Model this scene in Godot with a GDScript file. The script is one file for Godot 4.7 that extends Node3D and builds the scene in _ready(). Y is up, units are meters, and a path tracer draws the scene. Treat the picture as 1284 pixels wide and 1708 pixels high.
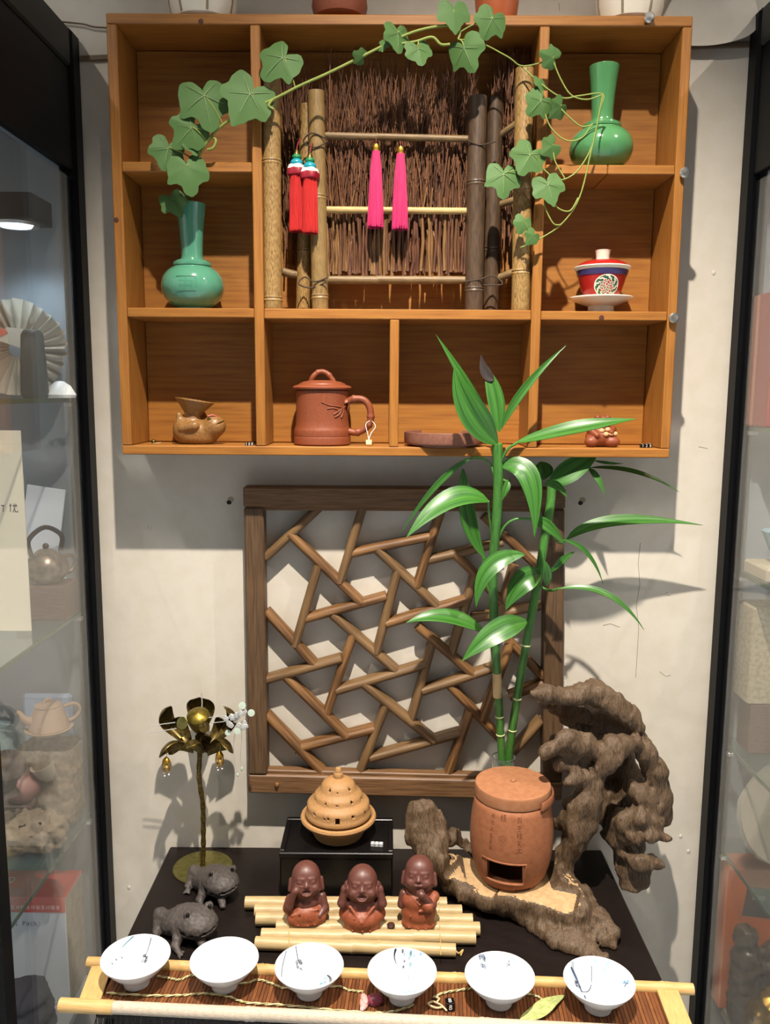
extends Node3D
# Tea-shop display corner: a wall shelf, a lattice panel and a black table between two glass cabinets.

const CAM := Vector3(-0.0149, 1.713, 1.6569)
const FPX := 1400.0
var cam_basis := Basis(Vector3(0.99997451, 0.00628715, -0.00338343), Vector3(-0.00670022, 0.99005619, -0.14051281), Vector3(0.00246636, 0.14053189, 0.99007308))
const TT := 0.763            # table top height
const UF := 0.1233           # front plane of the wall shelf
var M := {}                  # materials
var used := {}
var rng := RandomNumberGenerator.new()

# ---------------------------------------------------------------- measuring
func at(px: float, py: float, z: float) -> Vector3:
	var d: Vector3 = cam_basis * Vector3((px - 642.0) / FPX, -(py - 854.0) / FPX, -1.0)
	return CAM + d * ((z - CAM.z) / d.z)
func aty(px: float, py: float, y: float) -> Vector3:
	var d: Vector3 = cam_basis * Vector3((px - 642.0) / FPX, -(py - 854.0) / FPX, -1.0)
	return CAM + d * ((y - CAM.y) / d.y)
func atx(px: float, py: float, x: float) -> Vector3:
	var d: Vector3 = cam_basis * Vector3((px - 642.0) / FPX, -(py - 854.0) / FPX, -1.0)
	return CAM + d * ((x - CAM.x) / d.x)

# ---------------------------------------------------------------- scene tree
func numbered(called: String) -> String:
	if not used.has(called):
		used[called] = 0
		return called
	used[called] += 1
	return "%s_%03d" % [called, used[called]]
func tag(o: Node3D, label: String, category := "", group := "", kind := "") -> Node3D:
	if label != "": o.set_meta("label", label)
	if category != "": o.set_meta("category", category)
	if group != "": o.set_meta("group", group)
	if kind != "": o.set_meta("kind", kind)
	return o
func thing(called: String, label: String, category: String, where: Vector3, group := "") -> Node3D:
	var o := Node3D.new()
	o.name = numbered(called)
	add_child(o, true)
	o.position = where
	tag(o, label, category, group)
	return o
# a part: geometry is given in the thing's own axes
func part(called: String, mesh: Mesh, m: Material, parent: Node3D, xf := Transform3D.IDENTITY) -> MeshInstance3D:
	var o := MeshInstance3D.new()
	o.mesh = mesh
	o.material_override = m
	o.name = called
	o.transform = xf
	parent.add_child(o, true)
	return o
func struct(called: String, mesh: Mesh, m: Material, where := Vector3.ZERO) -> MeshInstance3D:
	var o := MeshInstance3D.new()
	o.mesh = mesh
	o.material_override = m
	o.name = numbered(called)
	add_child(o, true)
	o.position = where
	o.set_meta("kind", "structure")
	return o
func copy(o: Node3D, called: String, label: String, where: Vector3) -> Node3D:
	var c: Node3D = o.duplicate()
	c.name = numbered(called)
	add_child(c, true)
	c.position = where
	c.set_meta("label", label)
	return c

# ---------------------------------------------------------------- mesh builder
class MB:
	var v := PackedVector3Array()
	var ix := PackedInt32Array()
	var uv := PackedVector2Array()
	func tri(a: int, b: int, c: int) -> void:
		ix.append(a); ix.append(b); ix.append(c)
	func quad(a: int, b: int, c: int, d: int) -> void:
		tri(a, b, c); tri(a, c, d)
	func p(x: Vector3) -> int:
		v.append(x)
		return v.size() - 1
	func face(pts: Array) -> void:
		var s := v.size()
		for q in pts: v.append(q)
		for i in range(1, pts.size() - 1): tri(s, s + i, s + i + 1)
	func add(o: MB, xf := Transform3D.IDENTITY) -> MB:
		var s := v.size()
		for q in o.v: v.append(xf * q)
		for i in o.ix: ix.append(s + i)
		return self
	func mesh() -> ArrayMesh:
		var n := PackedVector3Array()
		n.resize(v.size())
		var out := PackedInt32Array()
		out.resize(ix.size())
		for i in range(0, ix.size(), 3):
			var a := ix[i]; var b := ix[i + 1]; var c := ix[i + 2]
			var f := (v[b] - v[a]).cross(v[c] - v[a])
			n[a] += f; n[b] += f; n[c] += f
			out[i] = a; out[i + 1] = c; out[i + 2] = b
		for i in n.size():
			n[i] = n[i].normalized() if n[i].length_squared() > 1e-24 else Vector3.UP
		var arr := []
		arr.resize(Mesh.ARRAY_MAX)
		arr[Mesh.ARRAY_VERTEX] = v
		arr[Mesh.ARRAY_NORMAL] = n
		arr[Mesh.ARRAY_INDEX] = out
		if uv.size() == v.size(): arr[Mesh.ARRAY_TEX_UV] = uv
		var m := ArrayMesh.new()
		m.add_surface_from_arrays(Mesh.PRIMITIVE_TRIANGLES, arr)
		return m

	# box with chamfered edges between two corners
	func box(lo: Vector3, hi: Vector3, b := 0.002) -> MB:
		var c := (lo + hi) / 2.0
		var h := (hi - lo).abs() / 2.0
		b = minf(b, minf(h.x, minf(h.y, h.z)) * 0.9)
		var ax := [Vector3.RIGHT, Vector3.UP, Vector3.BACK]
		for k in 3:                                   # six faces
			var u: Vector3 = ax[(k + 1) % 3]; var w: Vector3 = ax[(k + 2) % 3]; var n: Vector3 = ax[k]
			var hu := h[(k + 1) % 3] - b; var hw := h[(k + 2) % 3] - b
			for s in [1.0, -1.0]:
				var o: Vector3 = c + n * h[k] * s
				face([o - u * hu * s - w * hw, o + u * hu * s - w * hw, o + u * hu * s + w * hw, o - u * hu * s + w * hw])
		for k in 3:                                   # twelve edges
			var u: Vector3 = ax[(k + 1) % 3]; var w: Vector3 = ax[(k + 2) % 3]; var n: Vector3 = ax[k]
			for s in [1.0, -1.0]:
				for t in [1.0, -1.0]:
					var o1: Vector3 = c + u * h[(k + 1) % 3] * s + w * (h[(k + 2) % 3] - b) * t
					var o2: Vector3 = c + u * (h[(k + 1) % 3] - b) * s + w * h[(k + 2) % 3] * t
					var e: Vector3 = n * (h[k] - b) * s * t
					face([o1 - e, o2 - e, o2 + e, o1 + e])
		for s in [1.0, -1.0]:
			for t in [1.0, -1.0]:
				for r in [1.0, -1.0]:
					var sg := Vector3(s, t, r)
					var a := c + Vector3(h.x, h.y - b, h.z - b) * sg
					var d := c + Vector3(h.x - b, h.y, h.z - b) * sg
					var e := c + Vector3(h.x - b, h.y - b, h.z) * sg
					if s * t * r > 0: face([a, d, e])
					else: face([a, e, d])
		return self

	# turned shape round +y; the profile runs (radius, height)
	func lathe(pr: Array, seg := 32, wob := 0.0, lobes := 5.0) -> MB:
		var rings := []
		for j in pr.size():
			var q: Vector2 = pr[j]
			var dup := false
			if j > 0 and j < pr.size() - 1:
				var d0: Vector2 = (q - pr[j - 1]).normalized(); var d1: Vector2 = (pr[j + 1] - q).normalized()
				dup = d0.dot(d1) < 0.8
			rings.append([_ring(q, seg, wob, lobes), -1])
			if dup: rings[-1][1] = _ring(q, seg, wob, lobes)
		for j in pr.size() - 1:
			var a: int = rings[j][0] if rings[j][1] < 0 else rings[j][1]
			var b: int = rings[j + 1][0]
			for i in seg:
				var k := (i + 1) % seg
				if pr[j].x > 1e-6: tri(a + i, a + k, b + k)
				if pr[j + 1].x > 1e-6: tri(a + i, b + k, b + i)
		return self
	func _ring(q: Vector2, seg: int, wob: float, lobes: float) -> int:
		var s := v.size()
		for i in seg:
			var t := TAU * i / seg
			var r := q.x * (1.0 + wob * sin(t * lobes))
			v.append(Vector3(cos(t) * r, q.y, -sin(t) * r))
		return s

	# swept round bar
	func tube(pts: Array, radii, sides := 8, cap := true, flat := 1.0) -> MB:
		var n := pts.size()
		var t0: Vector3 = (pts[1] - pts[0]).normalized()
		var u := t0.cross(Vector3.UP if absf(t0.y) < 0.9 else Vector3.RIGHT).normalized()
		var prev := -1
		for i in n:
			var t: Vector3
			if i == 0: t = t0
			elif i == n - 1: t = (pts[i] - pts[i - 1]).normalized()
			else: t = (pts[i + 1] - pts[i - 1]).normalized()
			u = (u - t * u.dot(t)).normalized()
			var w := t.cross(u)
			var r: float = radii if radii is float else radii[i]
			var s := v.size()
			for k in sides:
				var a := TAU * k / sides
				v.append(pts[i] + (u * cos(a) + w * sin(a) * flat) * r)
			if prev >= 0:
				for k in sides:
					var l := (k + 1) % sides
					quad(prev + k, prev + l, s + l, s + k)
			prev = s
		if cap:
			for e in [0, n - 1]:
				var base := v.size() - sides if e == n - 1 else v.size() - sides * (n)
				if e == 0: base = prev - sides * (n - 1)
				else: base = prev
				var s := v.size()
				for k in sides: v.append(v[base + k])
				var c := p(pts[e])
				for k in sides:
					if e == 0: tri(c, s + (k + 1) % sides, s + k)
					else: tri(c, s + k, s + (k + 1) % sides)
		return self

	func ball(c: Vector3, r: Vector3, seg := 14, rows := 8, bs := Basis.IDENTITY) -> MB:
		var s := v.size()
		for j in rows + 1:
			var f := PI * j / rows
			for i in seg:
				var t := TAU * i / seg
				v.append(c + bs * (Vector3(sin(f) * cos(t), -cos(f), -sin(f) * sin(t)) * r))
		for j in rows:
			for i in seg:
				var k := (i + 1) % seg
				var a := s + j * seg
				if j > 0: tri(a + i, a + k, a + seg + k)
				if j < rows - 1: tri(a + i, a + seg + k, a + seg + i)
		return self

	# flat outline in the xy plane given thickness along z
	func prism(poly: PackedVector2Array, z0: float, z1: float) -> MB:
		if Geometry2D.is_polygon_clockwise(poly):
			poly.reverse()
		var t := Geometry2D.triangulate_polygon(poly)
		for z in [z0, z1]:
			var s := v.size()
			for q in poly: v.append(Vector3(q.x, q.y, z))
			for i in range(0, t.size(), 3):
				var a := poly[t[i]]; var b := poly[t[i + 1]]; var c := poly[t[i + 2]]
				var ccw := (b - a).cross(c - a) > 0
				if ccw == (z == z1): tri(s + t[i], s + t[i + 1], s + t[i + 2])
				else: tri(s + t[i], s + t[i + 2], s + t[i + 1])
		for i in poly.size():
			var a := poly[i]; var b := poly[(i + 1) % poly.size()]
			face([Vector3(a.x, a.y, z0), Vector3(b.x, b.y, z0), Vector3(b.x, b.y, z1), Vector3(a.x, a.y, z1)])
		return self

# ---------------------------------------------------------------- blended solids, meshed as surface nets
class Sdf:
	var o: Vector3
	var h: float
	var nx: int
	var ny: int
	var nz: int
	var f := PackedFloat32Array()
	func _init(lo: Vector3, hi: Vector3, cell: float) -> void:
		o = lo; h = cell
		nx = int((hi.x - lo.x) / cell) + 2; ny = int((hi.y - lo.y) / cell) + 2; nz = int((hi.z - lo.z) / cell) + 2
		f.resize(nx * ny * nz)
		f.fill(0.2)
	func _span(lo: Vector3, hi: Vector3) -> Array:
		var a := ((lo - o) / h).floor(); var b := ((hi - o) / h).ceil()
		return [maxi(0, int(a.x)), maxi(0, int(a.y)), maxi(0, int(a.z)), mini(nx - 1, int(b.x)), mini(ny - 1, int(b.y)), mini(nz - 1, int(b.z))]
	func _put(i: int, d: float, k: float, cut: bool) -> void:
		if cut:
			var e := f[i]
			var g := maxf(k - absf(e + d), 0.0) / k if k > 0 else 0.0
			f[i] = maxf(e, -d) + g * g * k * 0.25
		else:
			var e := f[i]
			var g := maxf(k - absf(e - d), 0.0) / k
			f[i] = minf(e, d) - g * g * k * 0.25
	func cap(a: Vector3, b: Vector3, ra: float, rb: float, k := 0.006, cut := false) -> Sdf:
		var m := maxf(ra, rb) + k + 2.0 * h
		var s := _span(Vector3(minf(a.x, b.x), minf(a.y, b.y), minf(a.z, b.z)) - Vector3.ONE * m, Vector3(maxf(a.x, b.x), maxf(a.y, b.y), maxf(a.z, b.z)) + Vector3.ONE * m)
		var ab := b - a
		var l2 := maxf(ab.length_squared(), 1e-12)
		for z in range(s[2], s[5] + 1):
			for y in range(s[1], s[4] + 1):
				var i: int = s[0] + nx * (y + ny * z)
				for x in range(s[0], s[3] + 1):
					var q := o + Vector3(x, y, z) * h - a
					var t := clampf(q.dot(ab) / l2, 0.0, 1.0)
					var d := (q - ab * t).length() - (ra + (rb - ra) * t)
					if d < m: _put(i, d, k, cut)
					i += 1
		return self
	func ell(c: Vector3, r: Vector3, k := 0.006, bs := Basis.IDENTITY, cut := false) -> Sdf:
		var m := maxf(r.x, maxf(r.y, r.z)) + k + 2.0 * h
		var s := _span(c - Vector3.ONE * m, c + Vector3.ONE * m)
		var inv := bs.transposed()
		var rm := minf(r.x, minf(r.y, r.z))
		for z in range(s[2], s[5] + 1):
			for y in range(s[1], s[4] + 1):
				var i: int = s[0] + nx * (y + ny * z)
				for x in range(s[0], s[3] + 1):
					var q := inv * (o + Vector3(x, y, z) * h - c)
					var k0 := (q / r).length()
					var k1 := (q / (r * r)).length()
					var d := k0 * (k0 - 1.0) / k1 if k1 > 1e-9 else -rm
					if d < k + 2.0 * h: _put(i, d, k, cut)
					i += 1
		return self
	func slab(c: Vector3, half: Vector3, k := 0.002, bs := Basis.IDENTITY, cut := false, rnd := 0.0) -> Sdf:
		var m := half.length() + k + 2.0 * h
		var s := _span(c - Vector3.ONE * m, c + Vector3.ONE * m)
		var inv := bs.transposed()
		for z in range(s[2], s[5] + 1):
			for y in range(s[1], s[4] + 1):
				var i: int = s[0] + nx * (y + ny * z)
				for x in range(s[0], s[3] + 1):
					var q := (inv * (o + Vector3(x, y, z) * h - c)).abs() - half + Vector3.ONE * rnd
					var d := q.max(Vector3.ZERO).length() + minf(maxf(q.x, maxf(q.y, q.z)), 0.0) - rnd
					if d < k + 2.0 * h: _put(i, d, k, cut)
					i += 1
		return self
	func rough(no: FastNoiseLite, amp: float, stretch := Vector3.ONE) -> Sdf:
		for z in nz:
			for y in ny:
				var i := nx * (y + ny * z)
				for x in nx:
					if absf(f[i]) < amp * 2.0 + h * 2.0:
						f[i] += no.get_noise_3dv((o + Vector3(x, y, z) * h) * stretch) * amp
					i += 1
		return self
	func net() -> MB:
		var mb := MB.new()
		var id := PackedInt32Array()
		id.resize(nx * ny * nz)
		id.fill(-1)
		var off := [0, 1, nx, nx + 1, nx * ny, nx * ny + 1, nx * ny + nx, nx * ny + nx + 1]
		var edges := [[0, 1], [2, 3], [4, 5], [6, 7], [0, 2], [1, 3], [4, 6], [5, 7], [0, 4], [1, 5], [2, 6], [3, 7]]
		for z in nz - 1:
			for y in ny - 1:
				var i := nx * (y + ny * z)
				for x in nx - 1:
					var a := f[i]
					if absf(a) < h * 3.0:
						var neg := 0
						for q in 8:
							if f[i + off[q]] < 0.0: neg += 1
						if neg > 0 and neg < 8:
							var sum := Vector3.ZERO
							var cnt := 0
							for e in edges:
								var fa := f[i + off[e[0]]]; var fb := f[i + off[e[1]]]
								if (fa < 0.0) != (fb < 0.0):
									var t := fa / (fa - fb)
									var pa := Vector3(e[0] & 1, (e[0] >> 1) & 1, e[0] >> 2)
									var pb := Vector3(e[1] & 1, (e[1] >> 1) & 1, e[1] >> 2)
									sum += pa.lerp(pb, t); cnt += 1
							id[i] = mb.p(o + (Vector3(x, y, z) + sum / cnt) * h)
					i += 1
		var sy := nx; var sz := nx * ny
		for z in range(1, nz - 1):
			for y in range(1, ny - 1):
				var i := 1 + nx * (y + ny * z)
				for x in range(1, nx - 1):
					if absf(f[i]) < h * 3.0:
						var ins := f[i] < 0.0
						if ins != (f[i + 1] < 0.0): _q(mb, id, i - sy - sz, i - sz, i, i - sy, ins)
						if ins != (f[i + sy] < 0.0): _q(mb, id, i - 1 - sz, i - 1, i, i - sz, ins)
						if ins != (f[i + sz] < 0.0): _q(mb, id, i - 1 - sy, i - sy, i, i - 1, ins)
					i += 1
		return mb
	func _q(mb: MB, id: PackedInt32Array, a: int, b: int, c: int, d: int, ins: bool) -> void:
		if id[a] < 0 or id[b] < 0 or id[c] < 0 or id[d] < 0: return
		if ins: mb.quad(id[a], id[b], id[c], id[d])
		else: mb.quad(id[a], id[d], id[c], id[b])

# ---------------------------------------------------------------- materials
func noise(sd: int, freq: float, oct := 4, kind := FastNoiseLite.TYPE_SIMPLEX_SMOOTH) -> FastNoiseLite:
	var n := FastNoiseLite.new()
	n.seed = sd; n.frequency = freq; n.noise_type = kind; n.fractal_octaves = oct
	return n
func tex(sd: int, freq: float, ramp: Array, size := 256, oct := 4, kind := FastNoiseLite.TYPE_SIMPLEX_SMOOTH) -> ImageTexture:
	var im := noise(sd, freq, oct, kind).get_seamless_image(size, size)
	im.convert(Image.FORMAT_L8)
	var src := im.get_data()
	var lut := PackedByteArray()
	for i in 256:
		var t := i / 255.0 * (ramp.size() - 1)
		var k := mini(int(t), ramp.size() - 2)
		var c: Color = Color(ramp[k]).lerp(Color(ramp[k + 1]), t - k)
		lut.append(c.r8); lut.append(c.g8); lut.append(c.b8)
	var out := PackedByteArray()
	out.resize(src.size() * 3)
	for i in src.size():
		var j := src[i] * 3
		out[i * 3] = lut[j]; out[i * 3 + 1] = lut[j + 1]; out[i * 3 + 2] = lut[j + 2]
	return ImageTexture.create_from_image(Image.create_from_data(size, size, false, Image.FORMAT_RGB8, out))
func plain(col: Color, rough := 0.6, metal := 0.0) -> StandardMaterial3D:
	var m := StandardMaterial3D.new()
	m.albedo_color = col; m.roughness = rough; m.metallic = metal
	return m
# a material with a noise texture laid by the object's own axes; sc = repeats per metre along x, y, z
func grained(t: Texture2D, sc: Vector3, rough := 0.6, relief := 0.0, rt: Texture2D = null) -> StandardMaterial3D:
	var m := StandardMaterial3D.new()
	m.albedo_texture = t; m.roughness = rough
	m.uv1_triplanar = true; m.uv1_scale = sc
	if relief > 0.0:
		m.heightmap_enabled = true
		m.heightmap_texture = rt if rt else t
		m.heightmap_scale = relief
	return m
func bez(a: Vector3, b: Vector3, c: Vector3, n: int) -> Array:
	var r := []
	for i in n + 1:
		var t := float(i) / n
		r.append(a.lerp(b, t).lerp(b.lerp(c, t), t))
	return r
func smooth_path(p: Array, n := 6) -> Array:
	var r := []
	for i in p.size() - 1:
		var a: Vector3 = p[maxi(i - 1, 0)]; var b: Vector3 = p[i]; var c: Vector3 = p[i + 1]; var d: Vector3 = p[mini(i + 2, p.size() - 1)]
		for k in n: r.append(b.cubic_interpolate(c, a, d, float(k) / n))
	r.append(p[-1])
	return r
func frame_to(a: Vector3, b: Vector3) -> Transform3D:      # local x runs from a to b, origin in the middle
	var x := (b - a).normalized()
	var z := x.cross(Vector3.UP if absf(x.y) < 0.95 else Vector3.BACK).normalized()
	return Transform3D(Basis(x, z.cross(x), z), (a + b) / 2.0)
func up_to(a: Vector3, b: Vector3) -> Transform3D:         # local y runs from a to b, origin at a
	var y := (b - a).normalized()
	var x := Vector3.RIGHT if absf(y.x) < 0.9 else Vector3.BACK
	var z := x.cross(y).normalized()
	return Transform3D(Basis(y.cross(z), y, z), a)
func lettering(txt: String, size: float, depth := 0.0004, font := "Droid Sans") -> TextMesh:
	var t := TextMesh.new()
	var f := SystemFont.new()
	f.font_names = PackedStringArray([font])
	t.font = f; t.text = txt; t.font_size = 64; t.pixel_size = size / 64.0; t.depth = depth
	t.curve_step = 2.0
	return t

# ================================================================ scene
func _ready() -> void:
	rng.seed = 7
	var cam := Camera3D.new()
	cam.name = "camera"
	cam.transform = Transform3D(cam_basis, CAM)
	cam.fov = rad_to_deg(2.0 * atan(854.0 / FPX))
	cam.near = 0.05
	add_child(cam)
	cam.current = true
	var env := WorldEnvironment.new()
	env.name = "environment"
	var e := Environment.new()
	e.background_mode = Environment.BG_COLOR
	e.background_color = Color(0.02, 0.02, 0.02)
	e.tonemap_mode = Environment.TONE_MAPPER_LINEAR
	e.tonemap_exposure = 1.0
	e.sdfgi_enabled = true; e.ssao_enabled = true; e.ssil_enabled = true
	env.environment = e
	add_child(env)
	make_materials()
	# ceiling lamps: one warm spot over the table, two weaker ones over the cabinets, then four added fills
	downlight(Vector3(-0.005, 3.27, 1.14), Vector3(0.27, 0.70, 0.32), 11.8, Color(1.0, 0.955, 0.90), 39.0, "recessed ceiling spotlight aimed down at the black table", 0.02)
	downlight(Vector3(-1.19, 3.27, 1.14), Vector3(-1.5, 1.0, 0.7), 3.6, Color(1.0, 0.96, 0.92), 60.0, "recessed ceiling spotlight above the left cabinet", 0.02)
	downlight(Vector3(1.45, 3.27, 1.14), Vector3(1.45, 0.9, 0.6), 4.0, Color(1.0, 0.96, 0.92), 60.0, "recessed ceiling spotlight above the right cabinet", 0.02)
	for q in [[-1.4, 1.9, "near left"], [1.4, 1.9, "near right"], [-1.3, 3.2, "far left"], [1.3, 3.2, "far right"]]:  # fill lamps added out of view to lift the ambient light
		downlight(Vector3(q[0], 3.27, q[1]), Vector3(q[0], 0.0, q[1] + 0.02), 4.2, Color(0.90, 0.95, 1.0), 42.0, "added unseen cool white fill lamp over the shop floor, %s of the four" % q[2], 0.03)
	build_room()
	build_table()
	build_cabinets()
	build_shelf_unit()
	build_twig_screen()
	build_shelf_things()
	build_lattice()
	build_driftwood()
	build_stove()
	build_table_things()
	build_lotus()
	build_mat_and_bowls()
	build_bamboo_plant()
	build_ivy()
	build_cabinet_things()

func downlight(where: Vector3, aim: Vector3, energy: float, col: Color, cone: float, label: String, size: float) -> void:
	var t := thing("ceiling_lamp", label, "lamp", where + Vector3(0, 0.03, 0), "recessed ceiling lamps")
	part("lamp_ring", MB.new().lathe([Vector2(0.040, 0.0), Vector2(0.062, -0.006), Vector2(0.064, -0.002), Vector2(0.064, 0.0)], 32).mesh(), plain(Color(0.8, 0.8, 0.78), 0.4), t)
	var g := plain(Color(1, 1, 1), 0.5)
	g.emission_enabled = true; g.emission = col; g.emission_energy_multiplier = 3.0
	part("lamp_bulb", MB.new().lathe([Vector2(0.0, -0.028), Vector2(size, -0.024), Vector2(0.038, 0.0), Vector2(0.0, 0.0)], 24).mesh(), g, t)
	var s := SpotLight3D.new()
	s.name = "lamp_light"
	t.add_child(s)
	s.position = Vector3(0, -0.034, 0)
	s.look_at_from_position(where - Vector3(0, 0.004, 0), aim, Vector3.BACK)
	s.light_energy = energy; s.light_color = col
	s.spot_angle = cone; s.spot_angle_attenuation = 1.0
	s.spot_range = 9.0; s.spot_attenuation = 2.0
	s.light_size = size; s.shadow_enabled = true

func make_materials() -> void:
	var wood_r := ["7e4a19", "8d5920", "986225", "9f6a2a", "915c22"]
	var wt := tex(3, 0.012, wood_r, 512, 5)
	var wt2 := tex(9, 0.012, ["824f1a", "945f22", "9d6726", "a36e2a"], 512, 5)
	M.wood_x = grained(wt, Vector3(1.0, 22, 22), 0.5)
	M.wood_y = grained(wt, Vector3(22, 1.0, 22), 0.5)
	M.back_x = grained(wt2, Vector3(1.0, 16, 16), 0.55)
	for k in ["wood_x", "wood_y", "back_x"]:
		M[k].uv1_offset = Vector3(0.13, 0.37, 0.71)
	var plaster := tex(21, 0.02, ["c9c1b2", "cbc4b5", "cec7ba", "ccc5b7"], 512, 4)
	M.wall = grained(plaster, Vector3(1.6, 1.6, 1.6), 0.85, 0.10, tex(5, 0.03, ["777777", "808080", "828282", "9a9a9a"], 512, 5))
	M.floor = grained(tex(11, 0.02, ["bcc0c4", "c4c8cc", "cacdd1"]), Vector3(2, 2, 2), 0.5)
	M.side_wall = plain(Color("dfe2e6"), 0.85)
	M.far_wall = plain(Color("6b5a45"), 0.8)
	M.ceil = plain(Color("d8d4ca"), 0.9)
	M.black_table = grained(tex(13, 0.03, ["15100f", "1a1412", "201816"]), Vector3(3, 30, 30), 0.38)
	M.black_metal = plain(Color(0.05, 0.052, 0.06), 0.4)
	M.black_metal.metallic_specular = 0.22
	M.black_table.metallic_specular = 0.3
	M.black_lacquer = grained(tex(14, 0.05, ["0c0b0b", "131111"]), Vector3(5, 5, 5), 0.3)
	M.black_lacquer.metallic_specular = 0.35
	M.lattice = grained(tex(33, 0.015, ["4c3722", "5e4529", "6d5232", "7a5e3b", "654b2d"], 256, 5), Vector3(2.2, 44, 44), 0.55, 0.05)
	M.lattice_y = grained(tex(33, 0.015, ["4a2f17", "6b4724", "7d552d", "8c6236", "6f4a26"], 256, 5), Vector3(34, 2.2, 34), 0.55, 0.05)
	M.lattice_frame = grained(tex(34, 0.015, ["3d2c1b", "4a3621", "563f28", "61492e", "503a24"], 256, 5), Vector3(2.2, 44, 44), 0.6, 0.05)
	M.lattice_x = grained(tex(35, 0.015, ["49311f", "5b4028", "6b4d30", "78583a", "62462b"], 256, 5), Vector3(2.2, 44, 44), 0.55, 0.05)
	M.jade_left = plain(Color("569679"), 0.14)
	M.jade_right = plain(Color("508a57"), 0.16)
	for k in ["jade_left", "jade_right"]:
		M[k].clearcoat_enabled = true; M[k].clearcoat = 0.6; M[k].clearcoat_roughness = 0.08
		M[k].subsurf_scatter_enabled = true; M[k].subsurf_scatter_strength = 0.15
	M.clay_red = grained(tex(41, 0.06, ["74381f", "7e4024", "88482a"]), Vector3(9, 9, 9), 0.5)
	M.clay_dark = grained(tex(42, 0.05, ["6b4334", "7a4e3c", "85594a"]), Vector3(9, 9, 9), 0.6)
	M.clay_stove = grained(tex(43, 0.04, ["7d4829", "8a5433", "955d3c", "814d2d"], 256, 5), Vector3(6, 6, 6), 0.75, 0.02)
	M.clay_lid = grained(tex(44, 0.04, ["925e3c", "9c6845", "a4714e"], 256, 5), Vector3(6, 6, 6), 0.75, 0.02)
	M.clay_yellow = grained(tex(45, 0.05, ["8f6636", "a07747", "a98053", "997041"], 256, 5), Vector3(12, 12, 12), 0.6, 0.02)
	M.clay_brown = grained(tex(46, 0.05, ["63421f", "80592f", "96703f", "704c28"], 256, 4), Vector3(14, 14, 14), 0.4)
	M.monk_skin = grained(tex(47, 0.06, ["533029", "5e372e", "673e34"]), Vector3(12, 12, 12), 0.42)
	M.monk_robe = grained(tex(48, 0.06, ["7c3d26", "88472c", "935032"]), Vector3(12, 12, 12), 0.5)
	M.toad = grained(tex(49, 0.07, ["35302e", "423c39", "504944", "3c3633"], 256, 5), Vector3(14, 14, 14), 0.6, 0.04)
	M.drift = grained(tex(51, 0.02, ["1c150f", "382a1e", "54412e", "715c43", "413225", "503f2e"], 512, 6), Vector3(26, 5, 26), 0.6, 0.3)
	M.drift_cut = grained(tex(52, 0.03, ["a5855c", "b4946a", "c0a278"], 256, 5), Vector3(8, 8, 8), 0.8, 0.05)
	M.bamboo_raw = grained(tex(53, 0.03, ["9f865a", "ac9468", "b7a176", "a58d60"], 256, 4), Vector3(3, 60, 60), 0.42)
	M.bamboo_tan = grained(tex(54, 0.03, ["b58e52", "c8a266", "d6b478"], 256, 4), Vector3(3, 60, 60), 0.5)
	M.bamboo_pale = grained(tex(55, 0.03, ["8f8170", "b3a48f", "c6b8a4", "b9aa95"], 256, 5), Vector3(14, 60, 60), 0.6)
	M.bamboo_mottled = grained(tex(56, 0.035, ["44300f", "6d5024", "917040", "a48752", "7c5d2e"], 256, 5), Vector3(40, 9, 40), 0.5)
	M.bamboo_dark = grained(tex(57, 0.03, ["2b2018", "3f3024", "57432f", "483626"], 256, 5), Vector3(40, 4, 40), 0.42)
	M.bamboo_mid = grained(tex(58, 0.03, ["5f4a2b", "7c6239", "927647", "6d5531"], 256, 5), Vector3(40, 5, 40), 0.45)
	M.rail = grained(tex(59, 0.03, ["9c8149", "b79b60", "c9b078"], 256, 4), Vector3(4, 60, 60), 0.5)
	M.rail_dark = grained(tex(60, 0.03, ["5a4429", "78603c", "8a7148"], 256, 4), Vector3(4, 60, 60), 0.5)
	M.mat_brown = grained(tex(61, 0.04, ["5e351a", "714222", "804d2a"], 256, 4), Vector3(60, 60, 4), 0.5)
	M.gold = plain(Color("c79a3a"), 0.3, 0.9)
	M.brass_old = grained(tex(63, 0.04, ["26221c", "403823", "635228", "806a30", "444832"], 256, 5), Vector3(11, 11, 11), 0.4)
	M.brass_old.metallic = 0.75
	M.brass_base = grained(tex(64, 0.03, ["59562f", "6f6a38", "7d7440", "5f6a40"], 256, 4), Vector3(7, 7, 7), 0.28)
	M.brass_base.metallic = 0.7
	M.steel = plain(Color(0.75, 0.74, 0.72), 0.28, 0.9)
	M.silver = plain(Color(0.86, 0.86, 0.84), 0.3, 0.6)
	M.white_glaze = plain(Color(0.86, 0.86, 0.855), 0.12)
	M.ivory = plain(Color("e3d9c6"), 0.25)
	M.black_cube = plain(Color(0.02, 0.02, 0.022), 0.3)
	M.white_print = plain(Color(0.9, 0.9, 0.88), 0.5)
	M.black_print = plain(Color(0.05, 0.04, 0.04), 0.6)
	M.twine = plain(Color("3a2c20"), 0.8)
	M.ivy = leafy(tex(71, 0.03, ["304a24", "415f31", "567841", "3a562b"], 128, 4), 20.0)
	M.ivy_stem = plain(Color("7d8a3c"), 0.6)
	M.leaf = blade_mat(73, ["1d4517", "2c5d1e", "417529", "29571c"])
	M.leaf.roughness = 0.36
	M.stalk = grained(tex(76, 0.03, ["285a22", "386d2b", "4d8036", "336628"], 128, 4), Vector3(30, 6, 30), 0.35)
	M.stalk_dry = plain(Color("c9ad7c"), 0.6)
	M.ring_pale = plain(Color("b9c48a"), 0.5)
	var g := plain(Color(0.45, 0.50, 0.52, 0.05), 0.02)
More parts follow.
